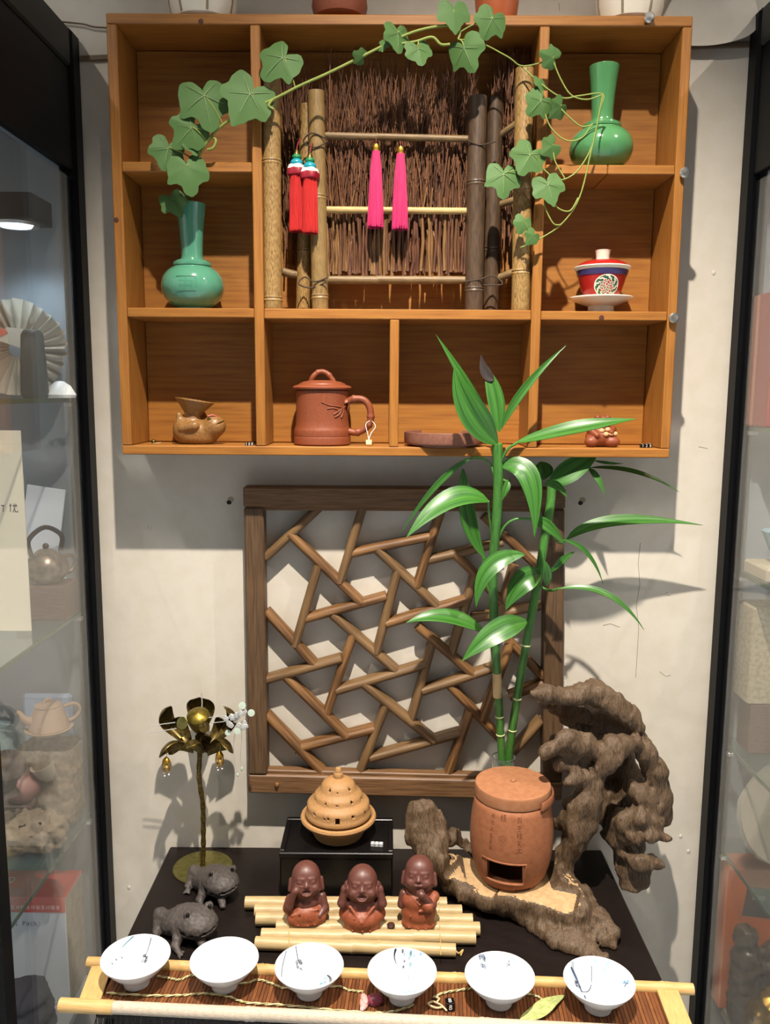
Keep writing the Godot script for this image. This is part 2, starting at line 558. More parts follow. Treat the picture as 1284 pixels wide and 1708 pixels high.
	g.transparency = BaseMaterial3D.TRANSPARENCY_ALPHA
	M.pane = g
	var gt := plain(Color(0.40, 0.55, 0.50, 0.10), 0.03)
	gt.transparency = BaseMaterial3D.TRANSPARENCY_ALPHA
	M.shelf_glass = gt
	var gs := plain(Color(0.95, 0.97, 0.95), 0.02)
	gs.refraction_enabled = true; gs.refraction_scale = 0.05
	gs.transparency = BaseMaterial3D.TRANSPARENCY_ALPHA
	gs.albedo_color.a = 0.06
	M.bottle_glass = gs
	M.glass_edge = plain(Color("4a5c4c"), 0.15)
# parallel-veined blade: streaks run along the leaf's own length
func blade_mat(sd: int, ramp: Array) -> StandardMaterial3D:
	var m := StandardMaterial3D.new()
	m.albedo_texture = tex(sd, 0.03, ramp, 128, 4)
	m.uv1_scale = Vector3(2.5, 0.12, 1)
	m.backlight_enabled = true; m.backlight = Color(0.06, 0.09, 0.02)
	return m
func leafy(t: Texture2D, sc: float) -> StandardMaterial3D:
	var m := grained(t, Vector3.ONE * sc, 0.6)
	m.metallic_specular = 0.35
	m.backlight_enabled = true; m.backlight = Color(0.12, 0.16, 0.05)
	return m

func build_room() -> void:
	struct("floor", MB.new().box(Vector3(-2.3, -0.1, -0.2), Vector3(2.3, 0.0, 4.7), 0.0).mesh(), M.floor)
	struct("ceiling", MB.new().box(Vector3(-2.3, 3.3, -0.2), Vector3(2.3, 3.4, 4.7), 0.0).mesh(), M.ceil)
	var wb := struct("wall_back", MB.new().box(Vector3(-2.3, 0.0, -0.15), Vector3(2.3, 3.3, 0.0), 0.0).mesh(), M.wall)
	struct("wall_left", MB.new().box(Vector3(-1.95, 0.0, 0.0), Vector3(-1.8, 3.3, 4.7), 0.0).mesh(), M.side_wall)
	struct("wall_right", MB.new().box(Vector3(1.8, 0.0, 0.0), Vector3(1.95, 3.3, 4.7), 0.0).mesh(), M.side_wall)
	struct("wall_front", MB.new().box(Vector3(-2.3, 0.0, 4.5), Vector3(2.3, 3.3, 4.65), 0.0).mesh(), M.far_wall)
	# hairline cracks and old plug holes in the plaster
	var crack := plain(Color("8f8574"), 0.9)
	for c in [[[1068, 905], [1064, 940], [1067, 975], [1061, 1010], [1065, 1050], [1062, 1100], [1060, 1130]], [[1165, 745], [1180, 748]], [[932, 5], [933, 18]], [[1100, 1120], [1110, 1128], [1118, 1126]], [[1005, 1043], [1018, 1040], [1033, 1046]]]:
		var pts := []
		for q in c: pts.append(at(q[0], q[1], 0.0002))
		part("crack", MB.new().tube(pts, 0.0005, 4).mesh(), crack, wb)
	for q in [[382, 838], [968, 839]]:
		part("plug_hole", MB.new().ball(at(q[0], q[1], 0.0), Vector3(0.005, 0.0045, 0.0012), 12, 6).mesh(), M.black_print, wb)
		part("plug_chip", MB.new().ball(at(q[0] + 3, q[1] - 5, -0.001), Vector3(0.009, 0.008, 0.0016), 12, 6).mesh(), plain(Color("a89a86"), 0.9), wb)
	for q in [[468, 805], [1100, 250], [1115, 990], [1148, 1420], [250, 880], [215, 1480], [1135, 1395], [1190, 455]]:
		part("plaster_bump", MB.new().ball(at(q[0], q[1], 0.0), Vector3(0.004, 0.005, 0.0015), 10, 6).mesh(), M.wall, wb)
	# cables and a loose sheet high on the wall
	var cm := plain(Color("6d5b47"), 0.7)
	var t := thing("wall_cable", "thin brown cable on the wall left of the shelf top, the upper of two", "cable", at(158, 42, 0.006))
	part("cable", MB.new().tube(smooth_path([at(100, 36, 0.006) - t.position, at(138, 40, 0.006) - t.position, at(158, 45, 0.006) - t.position, at(200, 47, 0.006) - t.position], 5), 0.0016, 8).mesh(), cm, t)
	t = thing("cable_strip", "flat grey-brown cable strip on the wall left of the shelf top, the lower one", "cable", at(158, 98, 0.0))
	part("strip", MB.new().box(Vector3(-0.06, -0.0045, 0.0), Vector3(0.05, 0.0045, 0.006), 0.001).mesh(), cm, t, Transform3D(Basis(Vector3.BACK, 0.05), Vector3.ZERO))
	t = thing("cable_strip", "grey cable strip on the wall under the loose cream sheet, top right", "cable", at(1200, 77, 0.0))
	part("strip", MB.new().box(Vector3(-0.08, -0.0045, 0.0), Vector3(0.10, 0.0045, 0.006), 0.001).mesh(), cm, t, Transform3D(Basis(Vector3.BACK, 0.04), Vector3.ZERO))
	t = thing("paper_sheet", "loose cream sheet with a curved lower edge hanging top right of the shelf", "sheet", at(1195, 0, 0.012))
	var mb := MB.new()
	var edge := smooth_path([at(1085, 70, 0.02), at(1150, 76, 0.02), at(1190, 75, 0.022), at(1225, 68, 0.026), at(1250, 58, 0.03), at(1263, 44, 0.03), at(1264, 20, 0.026), at(1256, -20, 0.02), at(1250, -60, 0.012)], 4)
	var cen := at(1150, -60, 0.012)
	for k in 2:
		var s := mb.v.size()
		for q in edge:
			mb.p(q - t.position + Vector3(0, 0, -0.002 * k))
			mb.p(cen - t.position + Vector3(0, 0, -0.002 * k) + (q - cen) * 0.1)
		for i in edge.size() - 1:
			if k == 0: mb.quad(s + 2 * i, s + 2 * i + 2, s + 2 * i + 3, s + 2 * i + 1)
			else: mb.quad(s + 2 * i, s + 2 * i + 1, s + 2 * i + 3, s + 2 * i + 2)
	part("sheet", mb.mesh(), M.wall, t)

func build_table() -> void:
	var t := thing("display_table", "low black display table with a plain satin top against the wall", "table", Vector3(-0.01, 0, 0))
	part("tabletop", MB.new().box(Vector3(-0.458, TT - 0.03, 0.004), Vector3(0.452, TT, 0.462), 0.003).mesh(), M.black_table, t)
	part("apron", MB.new().box(Vector3(-0.435, TT - 0.11, 0.03), Vector3(0.43, TT - 0.0301, 0.44), 0.003).mesh(), M.black_table, t)
	for x in [-0.435, 0.385]:
		for z in [0.03, 0.395]:
			part("leg", MB.new().box(Vector3(x, 0.0, z), Vector3(x + 0.045, TT - 0.1101, z + 0.045), 0.003).mesh(), M.black_table, t)

func board(called: String, lo: Vector3, hi: Vector3, m: Material, t: Node3D) -> MeshInstance3D:
	var c := (lo + hi) / 2.0
	var o := part(called, MB.new().box(lo - c, hi - c, 0.0015).mesh(), m, t)
	o.position = c - t.position
	return o
func build_shelf_unit() -> void:
	var t := thing("wall_shelf", "honey-coloured wooden wall shelf of open square compartments", "shelf", Vector3(0, 1.6, 0.06))
	var f := UF
	board("back_panel", Vector3(-0.482, 1.616, 0.0005), Vector3(0.483, 2.333, 0.012), M.back_x, t)
	board("side_board", Vector3(-0.5, 1.6155, 0.0005), Vector3(-0.4825, 2.3335, f), M.wood_y, t)
	board("side_board", Vector3(0.4835, 1.6155, 0.0005), Vector3(0.5, 2.3335, f), M.wood_y, t)
	board("top_board", Vector3(-0.5, 2.334, 0.0005), Vector3(0.5, 2.351, f), M.wood_x, t)
	board("bottom_board", Vector3(-0.5, 1.5985, 0.0005), Vector3(0.5, 1.615, f), M.wood_x, t)
	board("divider", Vector3(-0.2545, 1.6155, 0.0125), Vector3(-0.2375, 2.3335, f - 0.0005), M.wood_y, t)
	board("divider", Vector3(0.2405, 1.6155, 0.0125), Vector3(0.2575, 2.3335, f - 0.0005), M.wood_y, t)
	board("divider", Vector3(-0.012, 1.6155, 0.0125), Vector3(0.0045, 1.8425, f - 0.0005), M.wood_y, t)
	board("shelf_board", Vector3(-0.482, 2.093, 0.0125), Vector3(-0.255, 2.11, f - 0.001), M.wood_x, t)
	board("shelf_board", Vector3(-0.482, 1.8445, 0.0125), Vector3(-0.255, 1.861, f - 0.001), M.wood_x, t)
	board("shelf_board", Vector3(0.258, 2.093, 0.0125), Vector3(0.3655, 2.109, f - 0.001), M.wood_x, t)
	board("shelf_board", Vector3(0.3665, 2.093, 0.0125), Vector3(0.483, 2.109, f - 0.001), M.wood_x, t)
	board("shelf_board", Vector3(0.258, 1.8435, 0.0125), Vector3(0.483, 1.8595, f - 0.001), M.wood_x, t)
	board("shelf_board", Vector3(-0.237, 1.843, 0.0125), Vector3(0.24, 1.861, f - 0.001), M.wood_x, t)
	var knob := MB.new().lathe([Vector2(0.0, 0.0), Vector2(0.0055, 0.0), Vector2(0.0055, 0.004), Vector2(0.0085, 0.006), Vector2(0.009, 0.010), Vector2(0.0065, 0.0125), Vector2(0.0, 0.0132)], 24).mesh()
	for q in [[1080, 33], [1139, 290], [1121, 531]]:
		var a := at(q[0], q[1], f)
		part("metal_stud", knob, M.steel, t, Transform3D(Basis(Vector3.RIGHT, PI / 2), a - t.position))
	var kn := plain(Color("4a230f"), 0.6)
	for q in [[194, 367], [335, 36], [1003, 530]]:
		part("knot", MB.new().ball(Vector3.ZERO, Vector3(0.0045, 0.005, 0.0006), 12, 6).mesh(), kn, t, Transform3D(Basis.IDENTITY, at(q[0], q[1], f) - t.position))
	# pots standing on top, cut by the frame
	var s := thing("striped_pot", "pale cream pot with grey streaks on the shelf top, far left", "pot", Vector3(-0.344, 2.351, 0.07))
	part("pot_body", MB.new().lathe([Vector2(0, 0), Vector2(0.044, 0.0), Vector2(0.052, 0.006), Vector2(0.058, 0.03), Vector2(0.060, 0.06), Vector2(0.052, 0.085), Vector2(0.04, 0.092)], 40).mesh(), M.ivory, s)
	for k in 7:
		var a := TAU * k / 7.0 + 0.35
		part("streak", MB.new().tube([Vector3(cos(a) * 0.0525, 0.008, sin(a) * 0.0525), Vector3(cos(a) * 0.0583, 0.034, sin(a) * 0.0583), Vector3(cos(a) * 0.0598, 0.062, sin(a) * 0.0598)], 0.0022, 6).mesh(), plain(Color("8a7a62"), 0.5), s)
	var c := copy(s, "striped_pot", "pale cream pot with grey streaks on the shelf top, far right", Vector3(0.405, 2.351, 0.07))
	c.rotation.y = 1.0
	s = thing("round_teapot", "round red-brown clay pot on stub feet on the shelf top", "pot", Vector3(-0.104, 2.351, 0.075))
	part("pot_body", MB.new().lathe([Vector2(0, 0.006), Vector2(0.034, 0.006), Vector2(0.044, 0.012), Vector2(0.049, 0.03), Vector2(0.046, 0.055), Vector2(0.03, 0.07), Vector2(0, 0.075)], 40).mesh(), M.clay_red, s)
	for k in 3:
		var a := TAU * k / 3.0 + PI / 6
		part("foot", MB.new().ball(Vector3(cos(a) * 0.036, 0.005, sin(a) * 0.036), Vector3(0.006, 0.006, 0.006), 12, 8).mesh(), M.clay_red, s)
	s = thing("orange_pot", "smooth orange-brown clay pot on the shelf top behind the ivy", "pot", Vector3(0.172, 2.351, 0.07))
	part("pot_body", MB.new().lathe([Vector2(0, 0), Vector2(0.030, 0.0), Vector2(0.034, 0.006), Vector2(0.037, 0.03), Vector2(0.040, 0.06), Vector2(0.042, 0.064), Vector2(0.037, 0.066)], 36).mesh(), plain(Color("a9562b"), 0.4), s)

func build_twig_screen() -> void:
	var base := Vector3(0.0, 1.861, 0.06)
	var t := thing("twig_screen", "rustic folding screen of dark twigs between bamboo posts and rails", "screen", base)
	var post := func(x0: float, y0: float, x1: float, y1: float, z: float, r: float, m: Material, nodes: Array):
		var a := at(x0, y0, z); a.y = 1.8612
		var b := at(x1, y1, z)
		var L := (b - a).length()
		var pr := [Vector2(0, 0), Vector2(r * 0.95, 0), Vector2(r, 0.003)]
		for q in nodes:
			pr.append(Vector2(r, L * q - 0.005)); pr.append(Vector2(r * 1.10, L * q - 0.001)); pr.append(Vector2(r * 1.0, L * q + 0.002)); pr.append(Vector2(r * 1.07, L * q + 0.004)); pr.append(Vector2(r, L * q + 0.008))
		pr.append(Vector2(r * 0.98, L)); pr.append(Vector2(r * 0.7, L)); pr.append(Vector2(r * 0.68, L - 0.012)); pr.append(Vector2(0, L - 0.012))
		var xf := up_to(a - base, b - base)
		part("post", MB.new().lathe(pr, 24).mesh(), m, t, xf)
	post.call(455, 515, 452, 118, 0.1055, 0.0165, M.bamboo_mottled, [0.04, 0.62])
	post.call(534, 515, 527, 153, 0.088, 0.0150, M.bamboo_mid, [0.06, 0.52])
	post.call(505, 515, 512, 175, 0.062, 0.0130, M.bamboo_mottled, [0.3])
	post.call(790, 515, 797, 162, 0.088, 0.0165, M.bamboo_dark, [0.10, 0.6])
	post.call(818, 515, 826, 165, 0.060, 0.0150, M.bamboo_dark, [0.3])
	post.call(868, 515, 875, 115, 0.1055, 0.0165, M.bamboo_mottled, [0.16, 0.5])
	var bar := func(x0: float, y0: float, z0: float, x1: float, y1: float, z1: float, r: float, m: Material):
		var a := at(x0, y0, z0); var b := at(x1, y1, z1)
		var xf := frame_to(a - base, b - base)
		var L := (b - a).length() / 2.0
		part("rail", MB.new().tube([Vector3(-L, 0, 0), Vector3(-L * 0.3, 0, 0), Vector3(-L * 0.28, 0, 0), Vector3(-L * 0.26, 0, 0), Vector3(L, 0, 0)], [r, r, r * 1.08, r, r * 0.95], 12).mesh(), m, t, xf)
	bar.call(535, 226, 0.078, 795, 232, 0.078, 0.0062, M.rail_dark)
	bar.call(543, 350, 0.078, 783, 352, 0.078, 0.0062, M.rail)
	bar.call(545, 467, 0.078, 782, 467, 0.078, 0.0075, M.rail_dark)
	bar.call(470, 453, 0.070, 520, 465, 0.055, 0.0075, M.rail_dark)
	bar.call(815, 470, 0.055, 862, 452, 0.080, 0.0075, M.rail_dark)
	bar.call(822, 345, 0.055, 862, 332, 0.085, 0.0062, M.rail_dark)
	bar.call(815, 240, 0.05, 862, 205, 0.085, 0.006, M.rail_dark)
	# thick cut canes along the foot, one by one
	var cm := [grained(tex(81, 0.03, ["3f2718", "5c3a22", "7a532f"], 128, 3), Vector3(60, 6, 60), 0.5), grained(tex(82, 0.03, ["3a2216", "583420", "6d4228"], 128, 3), Vector3(60, 6, 60), 0.5), grained(tex(83, 0.03, ["573a20", "76542f", "916b3c"], 128, 3), Vector3(60, 6, 60), 0.5)]
	var shapes := []
	for k in 5:
		var hgt := 0.075 + 0.018 * k
		var w := 0.0016 * (k - 2)
		shapes.append(MB.new().tube([Vector3(0, 0, 0), Vector3(0, 0.004, 0), Vector3(0, 0.006, 0), Vector3(w, hgt * 0.35, 0.001), Vector3(0, hgt * 0.7, 0), Vector3(w * 2.5, hgt, 0)], [0.0040, 0.0040, 0.0034, 0.0033, 0.0028, 0.0014], 7).mesh())
	for i in 58:
		var px := 548.0 + i * 4.02 + rng.randf_range(-1.5, 1.5)
		var a := at(px, 458 + rng.randf_range(-6, 5), 0.070 + rng.randf_range(-0.006, 0.003))
		part("cane", shapes[rng.randi() % 5], cm[rng.randi() % 3], t, Transform3D(Basis(Vector3.BACK, rng.randf_range(-0.05, 0.05)) * Basis(Vector3.UP, rng.randf() * TAU), a - base))
	# the brushwood: far too many to count
	var mbs := [MB.new(), MB.new(), MB.new()]
	var twig := func(px: float, py: float, len: float, z: float, r: float, fork: bool):
		var mb: MB = mbs[rng.randi() % 3]
		var a := at(px, py, z) - base
		var dx := rng.randf_range(-0.14, 0.14); var dz := rng.randf_range(-0.03, 0.03)
		len = minf(len, 2.322 - base.y - a.y)
		var q := []
		for k in 5:
			var s := k / 4.0
			q.append(a + Vector3(dx * len * s * s + rng.randf_range(-0.0018, 0.0018), len * s, clampf(dz * len * s * 3.0 + rng.randf_range(-0.0015, 0.0015), -0.012, 0.012)))
		mb.tube(q, [r, r * 0.9, r * 0.75, r * 0.55, r * 0.3], 4, false)
		if fork:
			for k in 3:
				var b: Vector3 = q[1 + k]
				if b.y + base.y > 2.27: continue
				var d := Vector3(rng.randf_range(-0.35, 0.35), 1, rng.randf_range(-0.15, 0.15)).normalized() * len * rng.randf_range(0.2, 0.4)
				mb.tube([b, b + d * 0.5, b + d + Vector3(rng.randf_range(-0.004, 0.004), 0, 0)], [r * 0.45, r * 0.35, r * 0.2], 3, false)
	for i in 330:
		twig.call(rng.randf_range(545, 785), rng.randf_range(330, 462), rng.randf_range(0.10, 0.28), rng.randf_range(0.040, 0.060), rng.randf_range(0.0011, 0.0023), i % 2 == 0)
	for i in 260:
		twig.call(rng.randf_range(542, 790), rng.randf_range(200, 330), rng.randf_range(0.07, 0.17), rng.randf_range(0.040, 0.066), rng.randf_range(0.0008, 0.0015), true)
	for i in 70:
		twig.call(rng.randf_range(474, 512), rng.randf_range(240, 452), rng.randf_range(0.10, 0.24), rng.randf_range(0.035, 0.055), rng.randf_range(0.0008, 0.0018), true)
	for i in 150:
		twig.call(rng.randf_range(818, 868), rng.randf_range(150, 455), rng.randf_range(0.10, 0.22), rng.randf_range(0.035, 0.055), rng.randf_range(0.0009, 0.0020), i % 2 == 0)
	for i in 16:
		twig.call(rng.randf_range(845, 880), rng.randf_range(120, 175), rng.randf_range(0.07, 0.11), rng.randf_range(0.05, 0.07), rng.randf_range(0.0009, 0.0016), false)
	var tm := [grained(tex(84, 0.05, ["4a2c1c", "6e4529", "8a5c38"], 128, 3), Vector3(30, 30, 30), 0.6), grained(tex(85, 0.05, ["5a3622", "7c5030", "9a6c40"], 128, 3), Vector3(30, 30, 30), 0.6), grained(tex(86, 0.05, ["3a2418", "583624", "75492e"], 128, 3), Vector3(30, 30, 30), 0.6)]
	for k in 3:
		tag(part("twigs", mbs[k].mesh(), tm[k], t), "", "", "", "stuff")
	# wire and twine binding
	for q in [[[545, 232], [520, 222], [506, 236], [525, 246], [546, 236]], [[548, 462], [525, 470], [508, 462], [498, 474], [520, 480], [545, 470]], [[775, 470], [800, 466], [822, 460], [838, 474], [806, 476]], [[780, 234], [800, 242], [826, 236]]]:
		var pts := []
		for k in q.size(): pts.append(at(q[k][0], q[k][1], 0.105 if k % 2 == 1 else 0.1) - base)
		part("binding", MB.new().tube(smooth_path(pts, 4), 0.0013, 6).mesh(), M.twine, t)

func fringe(len: float, r0: float, r1: float, n: int, sd: int) -> ArrayMesh:
	var g := RandomNumberGenerator.new()
	g.seed = sd
	var mb := MB.new()
	mb.lathe([Vector2(0, -len * 0.96), Vector2(r1 * 0.8, -len * 0.95), Vector2(r1 * 0.82, -len * 0.6), Vector2(r0 * 0.9, -0.005), Vector2(0, 0)], 16)
	for i in n:
		var a := g.randf() * TAU
		var k := sqrt(g.randf()) * 0.3 + 0.7
		var q := []
		for j in 5:
			var s := j / 4.0
			var r := lerpf(r0, r1, pow(s, 0.6)) * k
			q.append(Vector3(cos(a) * r + g.randf_range(-0.0004, 0.0004), -len * s * (1.0 + (0.02 * sin(i * 1.7) if j == 4 else 0.0)), sin(a) * r))
		mb.tube(q, 0.0006, 4, false)
	return mb.mesh()

func price_cubes(label: String, where: Vector3, turn: float, digits: String, body: Material, ink: Material, s := 0.0085) -> void:
	var t := thing("price_cubes", label, "price tag", where)
	t.rotation.y = turn
	for i in digits.length():
		var x := (i - (digits.length() - 1) / 2.0) * s * 1.02
		var c := part("cube", MB.new().box(Vector3(-s / 2, 0, -s / 2), Vector3(s / 2, s, s / 2), 0.0008).mesh(), body, t, Transform3D(Basis.IDENTITY, Vector3(x, 0, 0)))
		part("digit", lettering(digits[i], s * 0.8, 0.0003), ink, c, Transform3D(Basis.IDENTITY, Vector3(0, s * 0.5, s / 2 + 0.0001)))
		part("digit", lettering(digits[i], s * 0.8, 0.0003), ink, c, Transform3D(Basis(Vector3.RIGHT, -PI / 2), Vector3(0, s + 0.0001, 0)))

func build_shelf_things() -> void:
	# green vases
	var vp := [Vector2(0, 0), Vector2(0.027, 0), Vector2(0.0285, 0.003), Vector2(0.0285, 0.005), Vector2(0.040, 0.010), Vector2(0.051, 0.022), Vector2(0.0565, 0.036), Vector2(0.0572, 0.046), Vector2(0.0545, 0.059), Vector2(0.047, 0.070), Vector2(0.037, 0.0775), Vector2(0.0335, 0.0785), Vector2(0.0315, 0.080), Vector2(0.0318, 0.085), Vector2(0.029, 0.0895), Vector2(0.0215, 0.0915), Vector2(0.0195, 0.097), Vector2(0.0195, 0.112), Vector2(0.0210, 0.135), Vector2(0.0238, 0.165), Vector2(0.0272, 0.189), Vector2(0.0265, 0.1905), Vector2(0.0245, 0.189), Vector2(0.018, 0.14), Vector2(0.016, 0.1), Vector2(0.0, 0.098)]
	var v := thing("green_vase", "blue-green jade glass vase on the middle left shelf holding the ivy", "vase", Vector3(-0.376, 1.861, 0.066), "long-necked green vases")
	part("vase_body", MB.new().lathe(vp, 56).mesh(), M.jade_left, v)
	part("neck_ring", MB.new().lathe([Vector2(0.0345, 0.0795), Vector2(0.0352, 0.0825), Vector2(0.0345, 0.086), Vector2(0.031, 0.0885)], 48).mesh(), M.jade_left, v)
	seal_lines(v, 0.0573, 0.044, M.jade_left)
	var w := copy(v, "green_vase", "empty leaf-green glass vase in the top right compartment", Vector3(0.366, 2.109, 0.066))
	w.scale = Vector3(0.99, 0.95, 0.99)
	w.get_node("carved_seal").free()
	for c in w.get_children(): c.material_override = M.jade_right
	# lidded cup on its saucer
	var g := Vector3(0.376, 1.8595, 0.072)
	var s := thing("cup_saucer", "small white footed saucer under the red lidded cup", "saucer", g)
	part("saucer_dish", MB.new().lathe([Vector2(0, 0.010), Vector2(0.019, 0.010), Vector2(0.021, 0), Vector2(0.0235, 0), Vector2(0.0232, 0.010), Vector2(0.045, 0.0165), Vector2(0.0575, 0.0205), Vector2(0.058, 0.0218), Vector2(0.057, 0.0226), Vector2(0.043, 0.0195), Vector2(0.022, 0.0155), Vector2(0, 0.0155)], 48).mesh(), M.ivory, s)
	s.scale = Vector3(1, 1.3, 1)
	s = thing("lidded_cup", "red porcelain lidded tea cup with a round flower medallion", "cup", g + Vector3(0, 0.0204, 0))
	s.scale = Vector3(1, 1.12, 1)
	var red := plain(Color("a3241f"), 0.18)
	part("cup_body", MB.new().lathe([Vector2(0, 0.002), Vector2(0.024, 0.002), Vector2(0.024, 0.0), Vector2(0.026, 0.0), Vector2(0.0275, 0.004), Vector2(0.036, 0.018), Vector2(0.0415, 0.034), Vector2(0.0462, 0.050), Vector2(0.0440, 0.0498), Vector2(0.033, 0.02), Vector2(0, 0.01)], 56).mesh(), red, s)
	part("blue_band", MB.new().lathe([Vector2(0.0440, 0.0415), Vector2(0.0446, 0.0414), Vector2(0.0470, 0.0498), Vector2(0.0464, 0.05)], 56).mesh(), plain(Color("3c3560"), 0.25), s)
	part("rim", MB.new().lathe([Vector2(0.0455, 0.0498), Vector2(0.049, 0.052), Vector2(0.0512, 0.0548), Vector2(0.0505, 0.0562), Vector2(0.047, 0.054), Vector2(0.044, 0.05)], 56).mesh(), M.ivory, s)
	part("lid", MB.new().lathe([Vector2(0.0468, 0.0545), Vector2(0.0470, 0.0570), Vector2(0.043, 0.0605), Vector2(0.033, 0.0650), Vector2(0.018, 0.0675), Vector2(0, 0.068)], 56).mesh(), red, s)
	part("lid_knob", MB.new().lathe([Vector2(0, 0.066), Vector2(0.0125, 0.067), Vector2(0.0118, 0.072), Vector2(0.0135, 0.0815), Vector2(0.0145, 0.083), Vector2(0.0125, 0.0835), Vector2(0.011, 0.079), Vector2(0, 0.077)], 32).mesh(), M.ivory, s)
	medallion(s)
	# large clay mug with a lid
	var mg := thing("lidded_mug", "reddish clay mug with a lid and a bamboo-shaped handle", "mug", Vector3(-0.138, 1.615, 0.066))
	part("mug_body", MB.new().lathe([Vector2(0, 0), Vector2(0.050, 0), Vector2(0.0535, 0.003), Vector2(0.0535, 0.014), Vector2(0.0525, 0.0165), Vector2(0.0532, 0.019), Vector2(0.0532, 0.027), Vector2(0.0520, 0.031), Vector2(0.0500, 0.036), Vector2(0.0490, 0.050), Vector2(0.0492, 0.080), Vector2(0.0498, 0.102), Vector2(0.047, 0.103)], 64).mesh(), M.clay_red, mg)
	part("mug_lid", MB.new().lathe([Vector2(0.0495, 0.1035), Vector2(0.0545, 0.104), Vector2(0.0555, 0.107), Vector2(0.053, 0.110), Vector2(0.044, 0.1125), Vector2(0.043, 0.1145), Vector2(0.034, 0.118), Vector2(0.018, 0.1205), Vector2(0, 0.121)], 64).mesh(), M.clay_red, mg)
	var arch := smooth_path([Vector3(-0.021, 0.118, 0), Vector3(-0.017, 0.127, 0.002), Vector3(-0.008, 0.135, 0), Vector3(0.003, 0.136, 0), Vector3(0.013, 0.130, 0), Vector3(0.022, 0.117, 0)], 5)
	var ar := []
	for k in arch.size(): ar.append(0.0050 + (0.0012 if k % 10 == 0 else 0.0))
	part("lid_knob", MB.new().tube(arch, ar, 12).mesh(), M.clay_red, mg)
	var hp := smooth_path([Vector3(0.046, 0.080, 0.012), Vector3(0.060, 0.0865, 0.014), Vector3(0.078, 0.085, 0.015), Vector3(0.089, 0.072, 0.016), Vector3(0.0915, 0.054, 0.016), Vector3(0.089, 0.041, 0.016), Vector3(0.079, 0.030, 0.014), Vector3(0.064, 0.024, 0.012), Vector3(0.050, 0.026, 0.010)], 5)
	var hr := []
	for k in hp.size(): hr.append(0.0064 + (0.0018 if k in [5, 20, 26, 34] else 0.0))
	part("handle", MB.new().tube(hp, hr, 14).mesh(), M.clay_red, mg)
	var on := func(ang: float, y: float, r := 0.0496) -> Vector3: return Vector3(sin(ang) * r, y, cos(ang) * r)
	var sp := MB.new()
	for q in [[[1.15, 0.073], [0.95, 0.070], [0.72, 0.064], [0.50, 0.058]], [[0.95, 0.070], [0.7, 0.073], [0.35, 0.075], [0.05, 0.081]], [[0.72, 0.066], [0.5, 0.07], [0.25, 0.0685]], [[0.9, 0.068], [0.75, 0.058], [0.55, 0.053]], [[1.0, 0.07], [0.95, 0.06], [0.85, 0.052]]]:
		var pts := []
		for k in q: pts.append(on.call(k[0], k[1]))
		sp.tube(smooth_path(pts, 3), 0.0014, 6)
	part("bamboo_sprig", sp.mesh(), M.clay_red, mg)
	var lf := MB.new()
	for q in [[1.25, 0.084, 1.22, 0.062], [1.15, 0.086, 1.02, 0.078], [1.35, 0.078, 1.28, 0.060]]:
		lf.tube([on.call(q[0], q[1], 0.051), on.call((q[0] + q[2]) / 2, (q[1] + q[3]) / 2, 0.053), on.call(q[2], q[3], 0.051)], [0.0015, 0.005, 0.0006], 8, true, 0.4)
	part("bamboo_leaf", lf.mesh(), M.clay_red, mg)
	var pt := thing("paper_tag", "tiny cream tag on a white string looped round the mug handle", "tag", at(615, 739, 0.105))
	part("tag_card", MB.new().box(Vector3(-0.0055, -0.003, 0), Vector3(0.0055, 0.006, 0.002), 0.0005).mesh(), plain(Color("e0c9a0"), 0.8), pt)
	part("string", MB.new().tube(smooth_path([Vector3(0, 0.006, 0.001), Vector3(0.004, 0.018, -0.008), Vector3(0.012, 0.030, -0.014), Vector3(0.004, 0.040, -0.018), Vector3(-0.006, 0.034, -0.012), Vector3(-0.002, 0.016, -0.004), Vector3(0, 0.006, 0.001)], 4), 0.0007, 5).mesh(), plain(Color("e8e2d4"), 0.8), pt)
	# shallow dish
	var d := thing("clay_dish", "low round grey-brown clay dish on the bottom shelf", "dish", Vector3(0.091, 1.615, 0.07))
	part("dish_body", MB.new().lathe([Vector2(0, 0), Vector2(0.064, 0), Vector2(0.066, 0.003), Vector2(0.072, 0.004), Vector2(0.0745, 0.008), Vector2(0.0745, 0.024), Vector2(0.0735, 0.0265), Vector2(0.071, 0.0265), Vector2(0.070, 0.024), Vector2(0.069, 0.009), Vector2(0, 0.008)], 64).mesh(), M.clay_dark, d)
	toad_cup()
	terracotta_sitter()
	price_cubes("black number cubes at the right end of the bottom left compartment", at(416, 744, 0.105).slide(Vector3.UP) + Vector3(0, 1.615, 0), 0.0, "188", M.black_cube, M.white_print, 0.0052)
	price_cubes("black number cubes beside the terracotta figure, bottom right compartment", at(1077, 746, 0.09).slide(Vector3.UP) + Vector3(0, 1.615, 0), 0.1, "128", M.black_cube, M.white_print, 0.0072)
	var nl := thing("brass_thumbtack", "tiny brass tack with a wisp of string in the bottom left compartment", "tack", at(256, 735, 0.06).slide(Vector3.UP) + Vector3(0, 1.615, 0))
	part("tack", MB.new().ball(Vector3(0, 0.004, 0), Vector3(0.005, 0.004, 0.005), 10, 8).mesh(), M.brass_old, nl)
	part("string", MB.new().tube(smooth_path([Vector3(0, 0.001, 0.004), Vector3(0.008, 0.001, 0.006), Vector3(0.014, 0.002, 0.002)], 3), 0.0007, 5).mesh(), plain(Color("cbb48a"), 0.8), nl)
	# tassels
	var pink := plain(Color("c41c60"), 0.55)
	pink.rim_enabled = true; pink.rim = 0.5
	var redt := plain(Color("bd100d"), 0.55)
	redt.rim_enabled = true; redt.rim = 0.4
